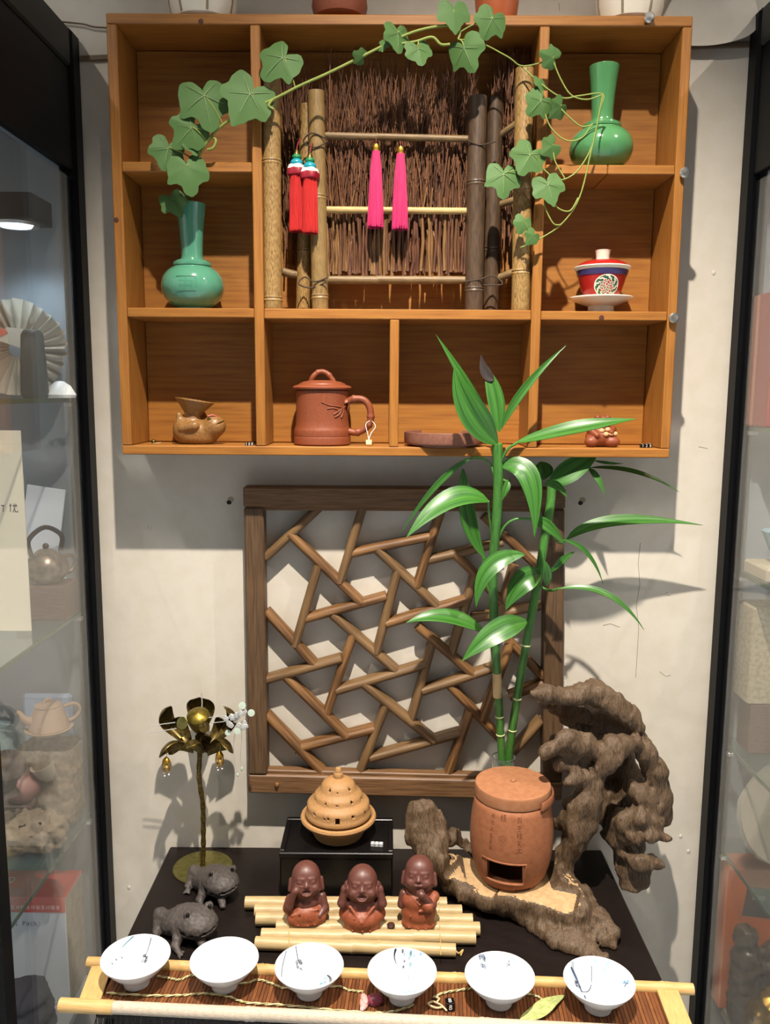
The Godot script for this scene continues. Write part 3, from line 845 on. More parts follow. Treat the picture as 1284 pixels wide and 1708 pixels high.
	for q in [[627, 252, 378, "left-hand pink silk tassel hanging from the twig screen's top rail", 5], [668, 256, 381, "right-hand pink silk tassel hanging from the twig screen's top rail", 6]]:
		var a := at(q[0], q[1], 0.099); var b := at(q[0], q[2], 0.099)
		var ts := thing("pink_tassel", q[3], "tassel", a, "pink tassels on the screen")
		part("fringe", fringe(a.y - b.y, 0.0062, 0.0145, 220, q[4]), pink, ts)
		part("cap", MB.new().lathe([Vector2(0.0064, -0.006), Vector2(0.0066, 0.0), Vector2(0.006, 0.004), Vector2(0.0066, 0.006), Vector2(0.005, 0.011), Vector2(0.002, 0.0125), Vector2(0, 0.0125)], 20).mesh(), M.gold, ts)
		part("cord", MB.new().tube([Vector3(0, 0.012, 0), Vector3(0, 0.018, -0.004), Vector3(0, 0.024, -0.012)], 0.0009, 5).mesh(), plain(Color("7a1f2c"), 0.7), ts)
	for q in [[495, 292, 385, "red tassel with turquoise bead and ribbon collar, nearer the left post", 8, 0.104], [517, 298, 388, "red tassel with turquoise bead and ribbon collar, nearer the paired posts", 9, 0.112]]:
		var a := at(q[0], q[1], q[5]); var b := at(q[0], q[2], q[5])
		var ts := thing("red_tassel", q[3], "tassel", a, "red tassels on the screen")
		part("fringe", fringe(a.y - b.y, 0.0120, 0.0135, 240, q[4]), redt, ts)
		var rb := plain(Color("8d1226"), 0.5)
		part("red_ribbon", MB.new().lathe([Vector2(0.009, -0.004), Vector2(0.0155, 0.0), Vector2(0.0165, 0.007), Vector2(0.0135, 0.013), Vector2(0.008, 0.015)], 28, 0.10, 4).mesh(), rb, ts)
		part("white_ribbon", MB.new().lathe([Vector2(0.0130, 0.0085), Vector2(0.0150, 0.010), Vector2(0.0130, 0.0165), Vector2(0.010, 0.018)], 28, 0.12, 4).mesh(), plain(Color("e9e4da"), 0.6), ts)
		part("turquoise_bead", MB.new().ball(Vector3(0, 0.0195, 0.002), Vector3(0.0112, 0.0085, 0.0105), 18, 12).mesh(), plain(Color("1d8fa0"), 0.3), ts)
		part("green_bead", MB.new().ball(Vector3(0, 0.030, 0), Vector3(0.0085, 0.006, 0.0085), 16, 10).mesh(), plain(Color("1c7a48"), 0.4), ts)
		part("bead_cap", MB.new().lathe([Vector2(0.006, 0.034), Vector2(0.004, 0.040), Vector2(0.001, 0.044), Vector2(0, 0.044)], 14).mesh(), M.brass_old, ts)
		part("cord", MB.new().tube([Vector3(0, 0.043, 0), Vector3(0.002, 0.055, -0.004), Vector3(0.006, 0.066, -0.014)], 0.001, 5).mesh(), rb, ts)

func seal_lines(t: Node3D, r: float, y: float, m: Material) -> void:
	var mb := MB.new()
	for q in [[-0.32, 0.012, 0.32, 0.012], [-0.32, -0.012, 0.32, -0.012], [-0.32, 0.012, -0.32, -0.012], [0.32, 0.012, 0.32, -0.012], [-0.2, 0.004, 0.2, 0.004], [-0.2, -0.004, 0.2, -0.004], [0.0, 0.012, 0.0, -0.012], [-0.2, 0.004, -0.2, -0.012], [0.2, 0.004, 0.2, -0.012]]:
		var pts := []
		for k in 5:
			var s := k / 4.0
			var a: float = lerpf(q[0], q[2], s); var yy: float = lerpf(q[1], q[3], s)
			var rr := r - absf(yy) * 0.12 + 0.0001
			pts.append(Vector3(sin(a) * rr, y + yy, cos(a) * rr))
		mb.tube(pts, 0.0004, 5)
	part("carved_seal", mb.mesh(), m, t)

func medallion(t: Node3D) -> void:
	var n := 128
	var im := Image.create(n, n, false, Image.FORMAT_RGB8)
	var g := RandomNumberGenerator.new(); g.seed = 4
	for y in n:
		for x in n:
			var p := Vector2(x - 63.5, y - 63.5) / 63.5
			var r := p.length(); var a := atan2(p.y, p.x)
			var c := Color("e8e0cc")
			if r > 0.93: c = Color("efe6d0")
			elif r > 0.60:
				c = Color("2f5a3e") if sin(a * 9.0 + r * 14.0) + 0.5 * sin(a * 23.0) > -0.2 else Color("dcd8c4")
				if sin(a * 14.0 + 1.0) * sin(r * 30.0) > 0.75: c = Color("3a2b28")
			else:
				var s := sin(p.x * 17.0 + sin(p.y * 9.0) * 1.5) * sin(p.y * 15.0 + cos(p.x * 11.0))
				if s > 0.35: c = Color("b3241f")
				elif s < -0.5: c = Color("4a4240")
				elif absf(s) < 0.08: c = Color("46705a")
			im.set_pixel(x, y, c)
	var m := StandardMaterial3D.new()
	m.albedo_texture = ImageTexture.create_from_image(im); m.roughness = 0.2
	var mb := MB.new()
	var rows := 10
	for j in rows + 1:
		for i in rows + 1:
			var u := (i / float(rows)) * 2 - 1; var w := (j / float(rows)) * 2 - 1
			var d := Vector2(u * sqrt(1 - w * w / 2), w * sqrt(1 - u * u / 2)) * 1.06       # square to disc
			var y := 0.022 + d.y * 0.0175
			var r := (lerpf(0.036, 0.0415, (y - 0.018) / 0.016) if y < 0.034 else lerpf(0.0415, 0.0462, (y - 0.034) / 0.016)) + 0.0005
			if y < 0.018: r = lerpf(0.0275, 0.036, (y - 0.004) / 0.014) + 0.0005
			var a := d.x * 0.0225 / 0.040
			mb.p(Vector3(sin(a) * r, y, cos(a) * r))
			mb.uv.append(Vector2(d.x * 0.47 + 0.5, 0.5 - d.y * 0.47))
	for j in rows:
		for i in rows:
			var a := j * (rows + 1) + i
			mb.quad(a, a + 1, a + rows + 2, a + rows + 1)
	part("medallion", mb.mesh(), m, t)

func toad_cup() -> void:
	var b := Vector3(-0.374, 1.615, 0.065)
	var t := thing("toad_cup", "brown glazed clay toad carrying an open leaf cup on its back", "figurine", b)
	var s := Sdf.new(Vector3(-0.055, -0.002, -0.035), Vector3(0.055, 0.075, 0.04), 0.0016)
	s.ell(Vector3(0.002, 0.022, 0), Vector3(0.040, 0.024, 0.027), 0.006)
	s.ell(Vector3(-0.026, 0.026, 0.002), Vector3(0.020, 0.026, 0.024), 0.008)
	s.ell(Vector3(0.033, 0.034, 0.006), Vector3(0.0215, 0.0205, 0.021), 0.008)
	s.cap(Vector3(-0.030, 0.036, 0.010), Vector3(-0.032, 0.055, 0.010), 0.008, 0.005, 0.004)
	s.cap(Vector3(-0.024, 0.030, 0.022), Vector3(0.0, 0.035, 0.026), 0.008, 0.009, 0.003)
	s.cap(Vector3(-0.024, 0.036, 0.020), Vector3(-0.012, 0.042, 0.018), 0.005, 0.004, 0.003)
	s.ell(Vector3(0.0, 0.010, 0.0), Vector3(0.034, 0.011, 0.024), 0.008)
	s.ell(Vector3(0.028, 0.047, 0.016), Vector3(0.0055, 0.0055, 0.0055), 0.002)
	s.cap(Vector3(-0.008, 0.038, 0), Vector3(-0.010, 0.056, -0.004), 0.011, 0.014, 0.006)
	s.slab(Vector3(0.050, 0.042, 0.010), Vector3(0.012, 0.0009, 0.014), 0.001, Basis(Vector3.BACK, 0.45), true)
	part("toad_body", s.net().mesh(), M.clay_brown, t)
	part("eye", MB.new().ball(Vector3(0.0275, 0.0475, 0.0210), Vector3(0.0042, 0.0036, 0.0018), 14, 8).mesh(), plain(Color("4a3a14"), 0.2), t)
	part("brow", MB.new().tube(smooth_path([Vector3(0.024, 0.052, 0.019), Vector3(0.032, 0.0545, 0.016), Vector3(0.041, 0.0505, 0.013)], 3), 0.0026, 6).mesh(), plain(Color("9a4a34"), 0.4), t)
	part("leaf_cup", MB.new().lathe([Vector2(0, 0.0), Vector2(0.012, 0.001), Vector2(0.018, 0.010), Vector2(0.026, 0.020), Vector2(0.034, 0.030), Vector2(0.0348, 0.0315), Vector2(0.033, 0.031), Vector2(0.024, 0.021), Vector2(0.012, 0.006), Vector2(0, 0.005)], 40, 0.06, 6.0).mesh(), M.clay_brown, t, Transform3D(Basis(Vector3.BACK, -0.16), Vector3(-0.010, 0.051, -0.004)))

func terracotta_sitter() -> void:
	var b := at(1001, 746, 0.07); b.y = 1.615
	var t := thing("seated_figure", "small terracotta toad-like figure hugging coins, half behind a bamboo leaf", "figurine", b)
	var s := Sdf.new(Vector3(-0.04, -0.002, -0.03), Vector3(0.04, 0.066, 0.035), 0.0015)
	s.ell(Vector3(0, 0.018, 0), Vector3(0.029, 0.019, 0.022), 0.006)
	s.ell(Vector3(-0.001, 0.045, 0.0), Vector3(0.018, 0.0145, 0.016), 0.006)
	s.ell(Vector3(-0.020, 0.010, 0.012), Vector3(0.013, 0.011, 0.012), 0.003)
	s.ell(Vector3(0.018, 0.010, 0.013), Vector3(0.015, 0.011, 0.012), 0.003)
	s.cap(Vector3(-0.022, 0.032, 0.004), Vector3(-0.012, 0.022, 0.020), 0.007, 0.005, 0.003)
	s.cap(Vector3(0.021, 0.033, 0.004), Vector3(0.014, 0.028, 0.020), 0.007, 0.005, 0.003)
	s.ell(Vector3(-0.010, 0.055, 0.010), Vector3(0.0055, 0.005, 0.005), 0.002)
	s.ell(Vector3(0.009, 0.055, 0.010), Vector3(0.0055, 0.005, 0.005), 0.002)
	s.slab(Vector3(0, 0.043, 0.016), Vector3(0.013, 0.0007, 0.006), 0.001, Basis.IDENTITY, true)
	part("figure_body", s.net().mesh(), M.clay_red, t)
	var cm := plain(Color("d9a878"), 0.5)
	for q in [Vector3(0.004, 0.0245, 0.0225), Vector3(0.014, 0.0255, 0.021), Vector3(0.0225, 0.025, 0.016), Vector3(0.008, 0.033, 0.018), Vector3(-0.003, 0.031, 0.018)]:
		part("coin", MB.new().ball(q, Vector3(0.0052, 0.0042, 0.003), 12, 8).mesh(), cm, t)

func build_lattice() -> void:
	var b := at(672, 1070, 0.0)
	var t := thing("lattice_panel", "old brown wooden lattice window panel hung below the wall shelf", "lattice", b)
	var zf0 := 0.008; var zf1 := 0.046
	# frame corners in pixels at the frame's front face
	var o := [at(405, 812, zf1), at(944, 815, zf1), at(937, 1336, zf1), at(414, 1323, zf1)]
	var w := 0.040
	var side := func(a: Vector3, c: Vector3, m: Material):
		var xf := frame_to(a - b, c - b)
		var L := (c - a).length() / 2.0
		var q := part("frame_rail", MB.new().box(Vector3(-L, -w / 2, -0.019), Vector3(L, w / 2, 0.019), 0.003).mesh(), m, t, xf)
		part("inner_lip", MB.new().box(Vector3(-L + 0.03, -w / 2 - 0.007 if xf.basis.y.dot(b - (a + c) / 2.0) < 0 else w / 2 - 0.001, -0.012), Vector3(L - 0.03, -w / 2 + 0.001 if xf.basis.y.dot(b - (a + c) / 2.0) < 0 else w / 2 + 0.007, 0.010), 0.002).mesh(), m, q)
	var zc := Vector3(0, 0, -0.019)
	side.call(o[0] + Vector3(0, -w / 2, 0) + zc, o[1] + Vector3(0, -w / 2, 0) + zc, M.lattice_x)
	side.call(o[3] + Vector3(0, w / 2, 0) + zc, o[2] + Vector3(0, w / 2, 0) + zc, M.lattice_x)
	side.call(o[0] + Vector3(w / 2, -w - 0.0003, 0) + zc, o[3] + Vector3(w / 2, w + 0.0003, 0) + zc, M.lattice_frame)
	side.call(o[1] + Vector3(-w / 2, -w - 0.0003, 0) + zc, o[2] + Vector3(-w / 2, w + 0.0003, 0) + zc, M.lattice_frame)
	var pe := at(462, 1308, zf1)
	part("wooden_peg", MB.new().lathe([Vector2(0, 0), Vector2(0.0042, 0), Vector2(0.0042, 0.004), Vector2(0.003, 0.006), Vector2(0, 0.0065)], 16).mesh(), M.lattice_y, t, Transform3D(Basis(Vector3.RIGHT, PI / 2), pe - b))
	# sticks: endpoints read off in a 1284-wide enlargement of the panel
	var st := [[138, 335, 335, 150], [225, 245, 492, 502], [497, 150, 412, 428], [443, 322, 748, 256], [550, 305, 776, 518], [790, 150, 698, 442], [735, 346, 1015, 278], [840, 322, 1030, 515], [332, 362, 246, 662], [284, 562, 586, 478], [628, 380, 548, 688], [584, 580, 880, 492], [384, 545, 626, 758], [138, 532, 326, 738], [138, 788, 420, 708], [462, 618, 362, 918], [400, 828, 730, 730], [700, 590, 912, 772], [758, 638, 676, 940], [212, 775, 440, 998], [498, 800, 762, 1014], [246, 1044, 542, 968], [585, 876, 484, 1140], [138, 915, 358, 1140], [525, 1078, 858, 984], [896, 900, 812, 1145], [718, 830, 985, 742], [812, 800, 1005, 1005], [912, 400, 828, 688], [1048, 645, 942, 935], [900, 562, 1160, 512], [1036, 640, 1165, 775], [1052, 1056, 1160, 935], [945, 180, 1165, 385], [1060, 360, 985, 620], [1165, 800, 1040, 850]]
	var ms := [M.lattice, grained(tex(36, 0.015, ["41290f", "5e3f1f", "7a5630", "8b6539"], 256, 5), Vector3(2.2, 34, 34), 0.55, 0.05)]
	for i in st.size():
		var q: Array = st[i]
		var z := 0.031 + 0.0015 * (i % 3 - 1)
		var a := at(380 + q[0] / 2.2138, 780 + q[1] / 2.2138, z); var c := at(380 + q[2] / 2.2138, 780 + q[3] / 2.2138, z)
		var dx := (c - a).normalized()
		var dy := Vector3.BACK.cross(dx).normalized()
		var xf := Transform3D(Basis(dx, dy, dx.cross(dy)), (a + c) / 2.0 - b)
		var L := (c - a).length() / 2.0
		var mb := MB.new()
		var h := 0.0088
		# half-round moulded stick with a flat back
		var prof := []
		for k in 9:
			var g := PI * k / 8.0
			prof.append(Vector2(cos(g) * h, sin(g) * h * 1.05 - 0.004))
		prof.append(Vector2(-h, -0.023)); prof.append(Vector2(h, -0.023))
		var n := prof.size()
		for e in [-L, L]:
			var s := mb.v.size()
			for pq in prof: mb.p(Vector3(e, pq.x, pq.y))
		for k in n:
			var k2 := (k + 1) % n
			if k < 8: mb.quad(k, k2, n + k2, n + k)
			else: mb.face([mb.v[k], mb.v[k2], mb.v[n + k2], mb.v[n + k]])
		for e in 2:
			var f := []
			for k in n: f.append(mb.v[e * n + (k if e == 1 else n - 1 - k)])
			mb.face(f)
		part("lattice_stick", mb.mesh(), ms[i % 2], t, xf)

func build_driftwood() -> void:
	var b := Vector3(0.25, TT, 0.2)
	var t := thing("driftwood_stand", "large gnarled brown driftwood root stand arching up the right side", "driftwood", b)
	var s := Sdf.new(Vector3(0.02, TT - 0.005, 0.015), Vector3(0.54, 1.185, 0.40), 0.0035)
	# chains of [pixel x, pixel y, depth, radius]
	var chains := [
		[[894, 1158, 0.17, 0.010], [912, 1160, 0.165, 0.017], [940, 1163, 0.15, 0.018], [968, 1158, 0.14, 0.019], [1000, 1160, 0.13, 0.020], [1028, 1176, 0.13, 0.020], [1050, 1200, 0.13, 0.020], [1060, 1214, 0.13, 0.017]],
		[[965, 1148, 0.10, 0.012], [985, 1146, 0.10, 0.014], [1000, 1152, 0.10, 0.012]],
		[[1062, 1226, 0.12, 0.017], [1076, 1250, 0.13, 0.020], [1092, 1290, 0.13, 0.023], [1102, 1330, 0.13, 0.025], [1106, 1362, 0.13, 0.022]],
		[[905, 1168, 0.12, 0.012], [950, 1184, 0.09, 0.020], [1005, 1200, 0.08, 0.024], [1045, 1225, 0.08, 0.025]],
		[[940, 1200, 0.08, 0.016], [985, 1222, 0.05, 0.022], [1035, 1260, 0.05, 0.028], [1050, 1310, 0.05, 0.030], [1050, 1370, 0.06, 0.028], [1055, 1420, 0.08, 0.026]],
		[[1010, 1290, 0.04, 0.020], [1012, 1340, 0.04, 0.022], [1015, 1385, 0.05, 0.018]],
		[[1052, 1310, 0.13, 0.015], [1070, 1325, 0.15, 0.019], [1092, 1345, 0.15, 0.020]],
		[[1024, 1392, 0.13, 0.015], [1040, 1372, 0.15, 0.018], [1066, 1362, 0.16, 0.018], [1098, 1372, 0.16, 0.018]],
		[[1010, 1392, 0.12, 0.012], [1030, 1400, 0.14, 0.018], [1056, 1396, 0.165, 0.015], [1086, 1392, 0.17, 0.014], [1112, 1398, 0.17, 0.014]],
		[[1042, 1420, 0.14, 0.018], [1060, 1436, 0.165, 0.016], [1084, 1438, 0.17, 0.015], [1098, 1440, 0.165, 0.014]],
		[[1040, 1405, 0.12, 0.022], [1052, 1450, 0.13, 0.026], [1054, 1480, 0.14, 0.023], [1050, 1505, 0.15, 0.017], [1047, 1530, 0.15, 0.009]],
		[[1070, 1455, 0.13, 0.016], [1068, 1485, 0.135, 0.013]],
		[[1056, 1238, 0.15, 0.016], [1021, 1246, 0.17, 0.022], [1009, 1275, 0.18, 0.021], [996, 1310, 0.18, 0.013], [975, 1345, 0.18, 0.025], [968, 1380, 0.18, 0.027], [957, 1412, 0.18, 0.022], [946, 1444, 0.18, 0.013], [952, 1471, 0.19, 0.013], [968, 1498, 0.23, 0.015], [997, 1530, 0.28, 0.016], [1023, 1556, 0.31, 0.011]],
		[[1008, 1258, 0.17, 0.018], [977, 1243, 0.18, 0.019], [939, 1237, 0.19, 0.021], [910, 1256, 0.20, 0.014]],
		[[933, 1275, 0.18, 0.016], [962, 1285, 0.17, 0.014]],
		[[940, 1250, 0.17, 0.017], [980, 1265, 0.15, 0.017]],
		[[936, 1309, 0.19, 0.007], [952, 1302, 0.19, 0.011], [974, 1299, 0.18, 0.011], [990, 1310, 0.17, 0.010]],
		[[928, 1375, 0.15, 0.014], [950, 1365, 0.16, 0.016], [935, 1420, 0.16, 0.013]],
		[[945, 1340, 0.09, 0.014], [965, 1330, 0.09, 0.018], [985, 1300, 0.09, 0.02]],
		[[925, 1505, 0.21, 0.022], [950, 1530, 0.27, 0.020], [985, 1556, 0.30, 0.018], [1020, 1578, 0.32, 0.012]],
		[[925, 1528, 0.25, 0.022], [960, 1568, 0.31, 0.022], [990, 1592, 0.345, 0.018], [1008, 1598, 0.36, 0.010]],
		[[880, 1532, 0.26, 0.022], [935, 1570, 0.31, 0.022], [985, 1598, 0.35, 0.014]],
		[[697, 1354, 0.17, 0.021], [700, 1385, 0.17, 0.028], [718, 1412, 0.18, 0.027], [745, 1450, 0.20, 0.022]],
		[[678, 1392, 0.17, 0.013], [700, 1400, 0.17, 0.02]],
		[[715, 1345, 0.16, 0.012], [735, 1372, 0.16, 0.012], [742, 1400, 0.17, 0.018]],
		[[738, 1408, 0.14, 0.014], [758, 1398, 0.12, 0.014], [790, 1420, 0.10, 0.016]],
	]
	for c in chains:
		for i in c.size() - 1:
			var p: Array = c[i]; var q: Array = c[i + 1]
			s.cap(at(p[0], p[1], p[2]), at(q[0], q[1], q[2]), p[3], q[3], 0.011)
	# the sawn slab under the stove: rows of bars, flattened by a level cut
	for r in [[0.162, 0.105, 0.30], [0.19, 0.122, 0.32], [0.22, 0.145, 0.325], [0.247, 0.175, 0.325]]:
		s.cap(Vector3(r[1], 0.800, r[0] - 0.02), Vector3((r[1] + r[2]) / 2, 0.800, r[0]), 0.033, 0.033, 0.012)
		s.cap(Vector3((r[1] + r[2]) / 2, 0.800, r[0]), Vector3(r[2], 0.800, r[0] + 0.03), 0.033, 0.033, 0.012)
	s.cap(Vector3(0.13, 0.785, 0.16), Vector3(0.12, 0.768, 0.14), 0.02, 0.014, 0.01)
	s.cap(Vector3(0.29, 0.785, 0.14), Vector3(0.31, 0.768, 0.12), 0.02, 0.014, 0.01)
	var ridged := noise(5, 1.0, 4)
	s.rough(ridged, 0.011, Vector3(13, 9, 13))
	s.rough(noise(6, 1.0, 2), 0.0042, Vector3(62, 16, 62))
	var cr := noise(8, 1.0, 3)
	cr.fractal_type = FastNoiseLite.FRACTAL_RIDGED
	s.rough(cr, 0.0042, Vector3(15, 6, 15))
	s.slab(Vector3(0.215, 0.865, 0.185), Vector3(0.090, 0.05, 0.080), 0.0015, Basis.IDENTITY, true, 0.02)
	s.slab(Vector3(0.275, 0.852, 0.262), Vector3(0.058, 0.036, 0.038), 0.0015, Basis(Vector3.UP, -0.35), true, 0.012)
	s.slab(Vector3(0.16, 0.855, 0.205), Vector3(0.052, 0.04, 0.047), 0.0015, Basis(Vector3.UP, -0.5) * Basis(Vector3.BACK, -0.15), true, 0.012)
	s.slab(Vector3(0.28, TT - 0.02, 0.2), Vector3(0.4, 0.0206, 0.4), 0.001, Basis.IDENTITY, true)
	var mb := s.net()
	# split off the freshly cut upward faces of the slab
	var cut := MB.new(); var rest := MB.new()
	for i in mb.v.size(): mb.v[i] -= b
	cut.v = mb.v.duplicate(); rest.v = mb.v.duplicate()
	for i in range(0, mb.ix.size(), 3):
		var p0 := mb.v[mb.ix[i]]; var p1 := mb.v[mb.ix[i + 1]]; var p2 := mb.v[mb.ix[i + 2]]
		var n := (p1 - p0).cross(p2 - p0).normalized()
		var c := (p0 + p1 + p2) / 3.0 + b
		var dst := cut if n.y > 0.94 and c.y < 0.832 and c.y > 0.798 and c.x < 0.34 and c.z > 0.09 else rest
		dst.tri(mb.ix[i], mb.ix[i + 1], mb.ix[i + 2])
	part("root_wood", rest.mesh(), M.drift, t)
	part("cut_face", cut.mesh(), M.drift_cut, t)

func strokes(list: Array, cx: float, cy: float, size: float, on: Callable, r: float) -> MB:
	var mb := MB.new()
	for q in list:
		var pts := []
		for k in range(0, q.size(), 2): pts.append(on.call(cx + (q[k] - 0.5) * size, cy + (0.5 - q[k + 1]) * size))
		mb.tube(pts, r, 4)
	return mb

func build_stove() -> void:
	var b := Vector3(0.222, 0.8155, 0.185)
	var t := thing("clay_stove", "barrel-shaped terracotta charcoal stove with carved writing on the driftwood slab", "stove", b)
	var H := at(850, 1350, 0.25).y - b.y
	var R := func(h: float) -> float:        # outside radius of the barrel at a height
		var x := clampf(h / 0.1585, 0.0, 1.0)
		return 0.056 + 0.0215 * sin(pow(x, 0.75) * 2.5) - 0.0
	var body := CSGCombiner3D.new()
	body.name = "stove_body"
	t.add_child(body, true)
	var poly := PackedVector2Array([Vector2(0.0, 0.0)])
	for k in 15:
		var h := 0.1585 * k / 14.0
		poly.append(Vector2(R.call(h), h))
	poly.append(Vector2(0.058, 0.1585)); poly.append(Vector2(0.056, 0.15)); poly.append(Vector2(0.058, 0.075)); poly.append(Vector2(0.050, 0.012)); poly.append(Vector2(0, 0.012))
	var solid := CSGPolygon3D.new()
	solid.polygon = poly
	solid.mode = CSGPolygon3D.MODE_SPIN
	solid.spin_sides = 72
	solid.smooth_faces = true
	body.add_child(solid, true)
	var door := CSGBox3D.new()
	door.size = Vector3(0.064, 0.042, 0.06)
	door.transform = Transform3D(Basis(Vector3.UP, -0.30), Vector3(-0.021, 0.042, 0.064))
	door.operation = CSGShape3D.OPERATION_SUBTRACTION
	body.add_child(door, true)
	var foot := CSGBox3D.new()
	foot.size = Vector3(0.03, 0.012, 0.05)
	foot.transform = Transform3D(Basis(Vector3.UP, 0.15), Vector3(0.015, 0.0, 0.06))
	foot.operation = CSGShape3D.OPERATION_SUBTRACTION
	body.add_child(foot, true)
	body.material_override = M.clay_stove
	# lid with a hanging flap on the right
	var lid := part("stove_lid", MB.new().lathe([Vector2(0, 0.1602), Vector2(0.0655, 0.1602), Vector2(0.0690, 0.1602), Vector2(0.0705, 0.1640), Vector2(0.0705, 0.180), Vector2(0.0690, 0.1835), Vector2(0.066, 0.185), Vector2(0, 0.1855)], 72).mesh(), M.clay_lid, t)
	part("lid_mark", MB.new().lathe([Vector2(0.004, 0.1855), Vector2(0.005, 0.187), Vector2(0.0025, 0.191), Vector2(0, 0.191)], 3).mesh(), M.clay_lid, lid, Transform3D(Basis(Vector3.UP, 0.3).scaled(Vector3(1.5, 0.7, 1.0)), Vector3(0.0, 0.056, 0.0)))
	var fl := MB.new()
	var n := 14
	for k in n + 1:
		var a := 0.62 + 1.5 * k / n
		for q in [[0.0712, 0.1570], [0.0762, 0.1590], [0.0752, 0.1725], [0.0712, 0.1735]]:
			fl.p(Vector3(sin(a) * q[0], q[1], cos(a) * q[0]))
	for k in n:
		for q in 4: fl.quad(k * 4 + q, k * 4 + 4 + q, k * 4 + 4 + (q + 1) % 4, k * 4 + (q + 1) % 4)
	fl.face([fl.v[0], fl.v[1], fl.v[2], fl.v[3]]); fl.face([fl.v[n * 4 + 3], fl.v[n * 4 + 2], fl.v[n * 4 + 1], fl.v[n * 4]])
	part("body_lip", fl.mesh(), M.clay_stove, t)
	# seam between lid and body
	part("lid_seam", MB.new().lathe([Vector2(0.060, 0.1570), Vector2(0.0655, 0.1570), Vector2(0.0655, 0.1610), Vector2(0.060, 0.1610)], 60).mesh(), M.clay_stove, t)
	var rim := MB.new()
	var dp := []
	for q in [[-0.88, 0.0205], [0.20, 0.0195], [0.21, 0.0640], [-0.88, 0.0655]]:
		dp.append(Vector2(q[0], q[1]))
	var loop := []
	for k in 4:
		var p0: Vector2 = dp[k]; var p1: Vector2 = dp[(k + 1) % 4]
		for j in 6:
			var q := p0.lerp(p1, j / 6.0)
			var rr: float = R.call(q.y) - 0.0004
			loop.append(Vector3(sin(q.x) * rr, q.y, cos(q.x) * rr))
	loop.append(loop[0])
	part("door_rim", MB.new().tube(loop, 0.0022, 6, false).mesh(), M.clay_stove, t)
	# carved characters
	var on := func(a: float, y: float) -> Vector3:
		var rr: float = R.call(y) + 0.0001
		return Vector3(sin(a / 0.074) * rr, y, cos(a / 0.074) * rr)
	var glyphs := [
		[[0.2, 0.2, 0.8, 0.15], [0.5, 0.0, 0.45, 0.35], [0.2, 0.45, 0.85, 0.4], [0.3, 0.45, 0.25, 0.9], [0.75, 0.42, 0.8, 0.9], [0.3, 0.7, 0.8, 0.68]],
		[[0.2, 0.15, 0.8, 0.15], [0.3, 0.35, 0.7, 0.35], [0.2, 0.55, 0.85, 0.55], [0.5, 0.15, 0.5, 0.95], [0.2, 0.95, 0.85, 0.92]],
		[[0.15, 0.3, 0.45, 0.28], [0.3, 0.05, 0.3, 0.95], [0.3, 0.4, 0.1, 0.65], [0.55, 0.1, 0.9, 0.1], [0.7, 0.1, 0.55, 0.6], [0.6, 0.35, 0.9, 0.35], [0.55, 0.65, 0.95, 0.95], [0.88, 0.5, 0.5, 0.95]],
		[[0.2, 0.1, 0.75, 0.1], [0.75, 0.1, 0.3, 0.5], [0.3, 0.5, 0.85, 0.5], [0.6, 0.5, 0.25, 0.95], [0.3, 0.6, 0.85, 0.95]],
		[[0.5, 0.0, 0.45, 0.5], [0.15, 0.3, 0.85, 0.25], [0.5, 0.45, 0.1, 0.95], [0.5, 0.45, 0.9, 0.95], [0.3, 0.75, 0.7, 0.72]],
	]
	var ink := grained(tex(95, 0.05, ["6a3c24", "7a4a2e"], 64, 2), Vector3(9, 9, 9), 0.9)
	for k in 5:
		part("carved_character", strokes(glyphs[k], 0.002, 0.146 - k * 0.0135, 0.0125, on, 0.0005).mesh(), ink, t)
	part("carved_character", strokes(glyphs[2], -0.0275, 0.1485, 0.013, on, 0.0006).mesh(), ink, t)
	for k in 6:
		part("carved_character", strokes(glyphs[(k * 2) % 5], -0.048, 0.147 - k * 0.0115, 0.009, on, 0.0004).mesh(), ink, t)
	part("carved_seal", strokes([[0.1, 0.2, 0.4, 0.0, 0.8, 0.15, 0.95, 0.55, 0.7, 0.95, 0.25, 0.9, 0.05, 0.55, 0.1, 0.2], [0.3, 0.3, 0.7, 0.35, 0.65, 0.7, 0.3, 0.65, 0.3, 0.3], [0.2, 0.5, 0.85, 0.5]], -0.026, 0.108, 0.017, on, 0.0004).mesh(), ink, t)

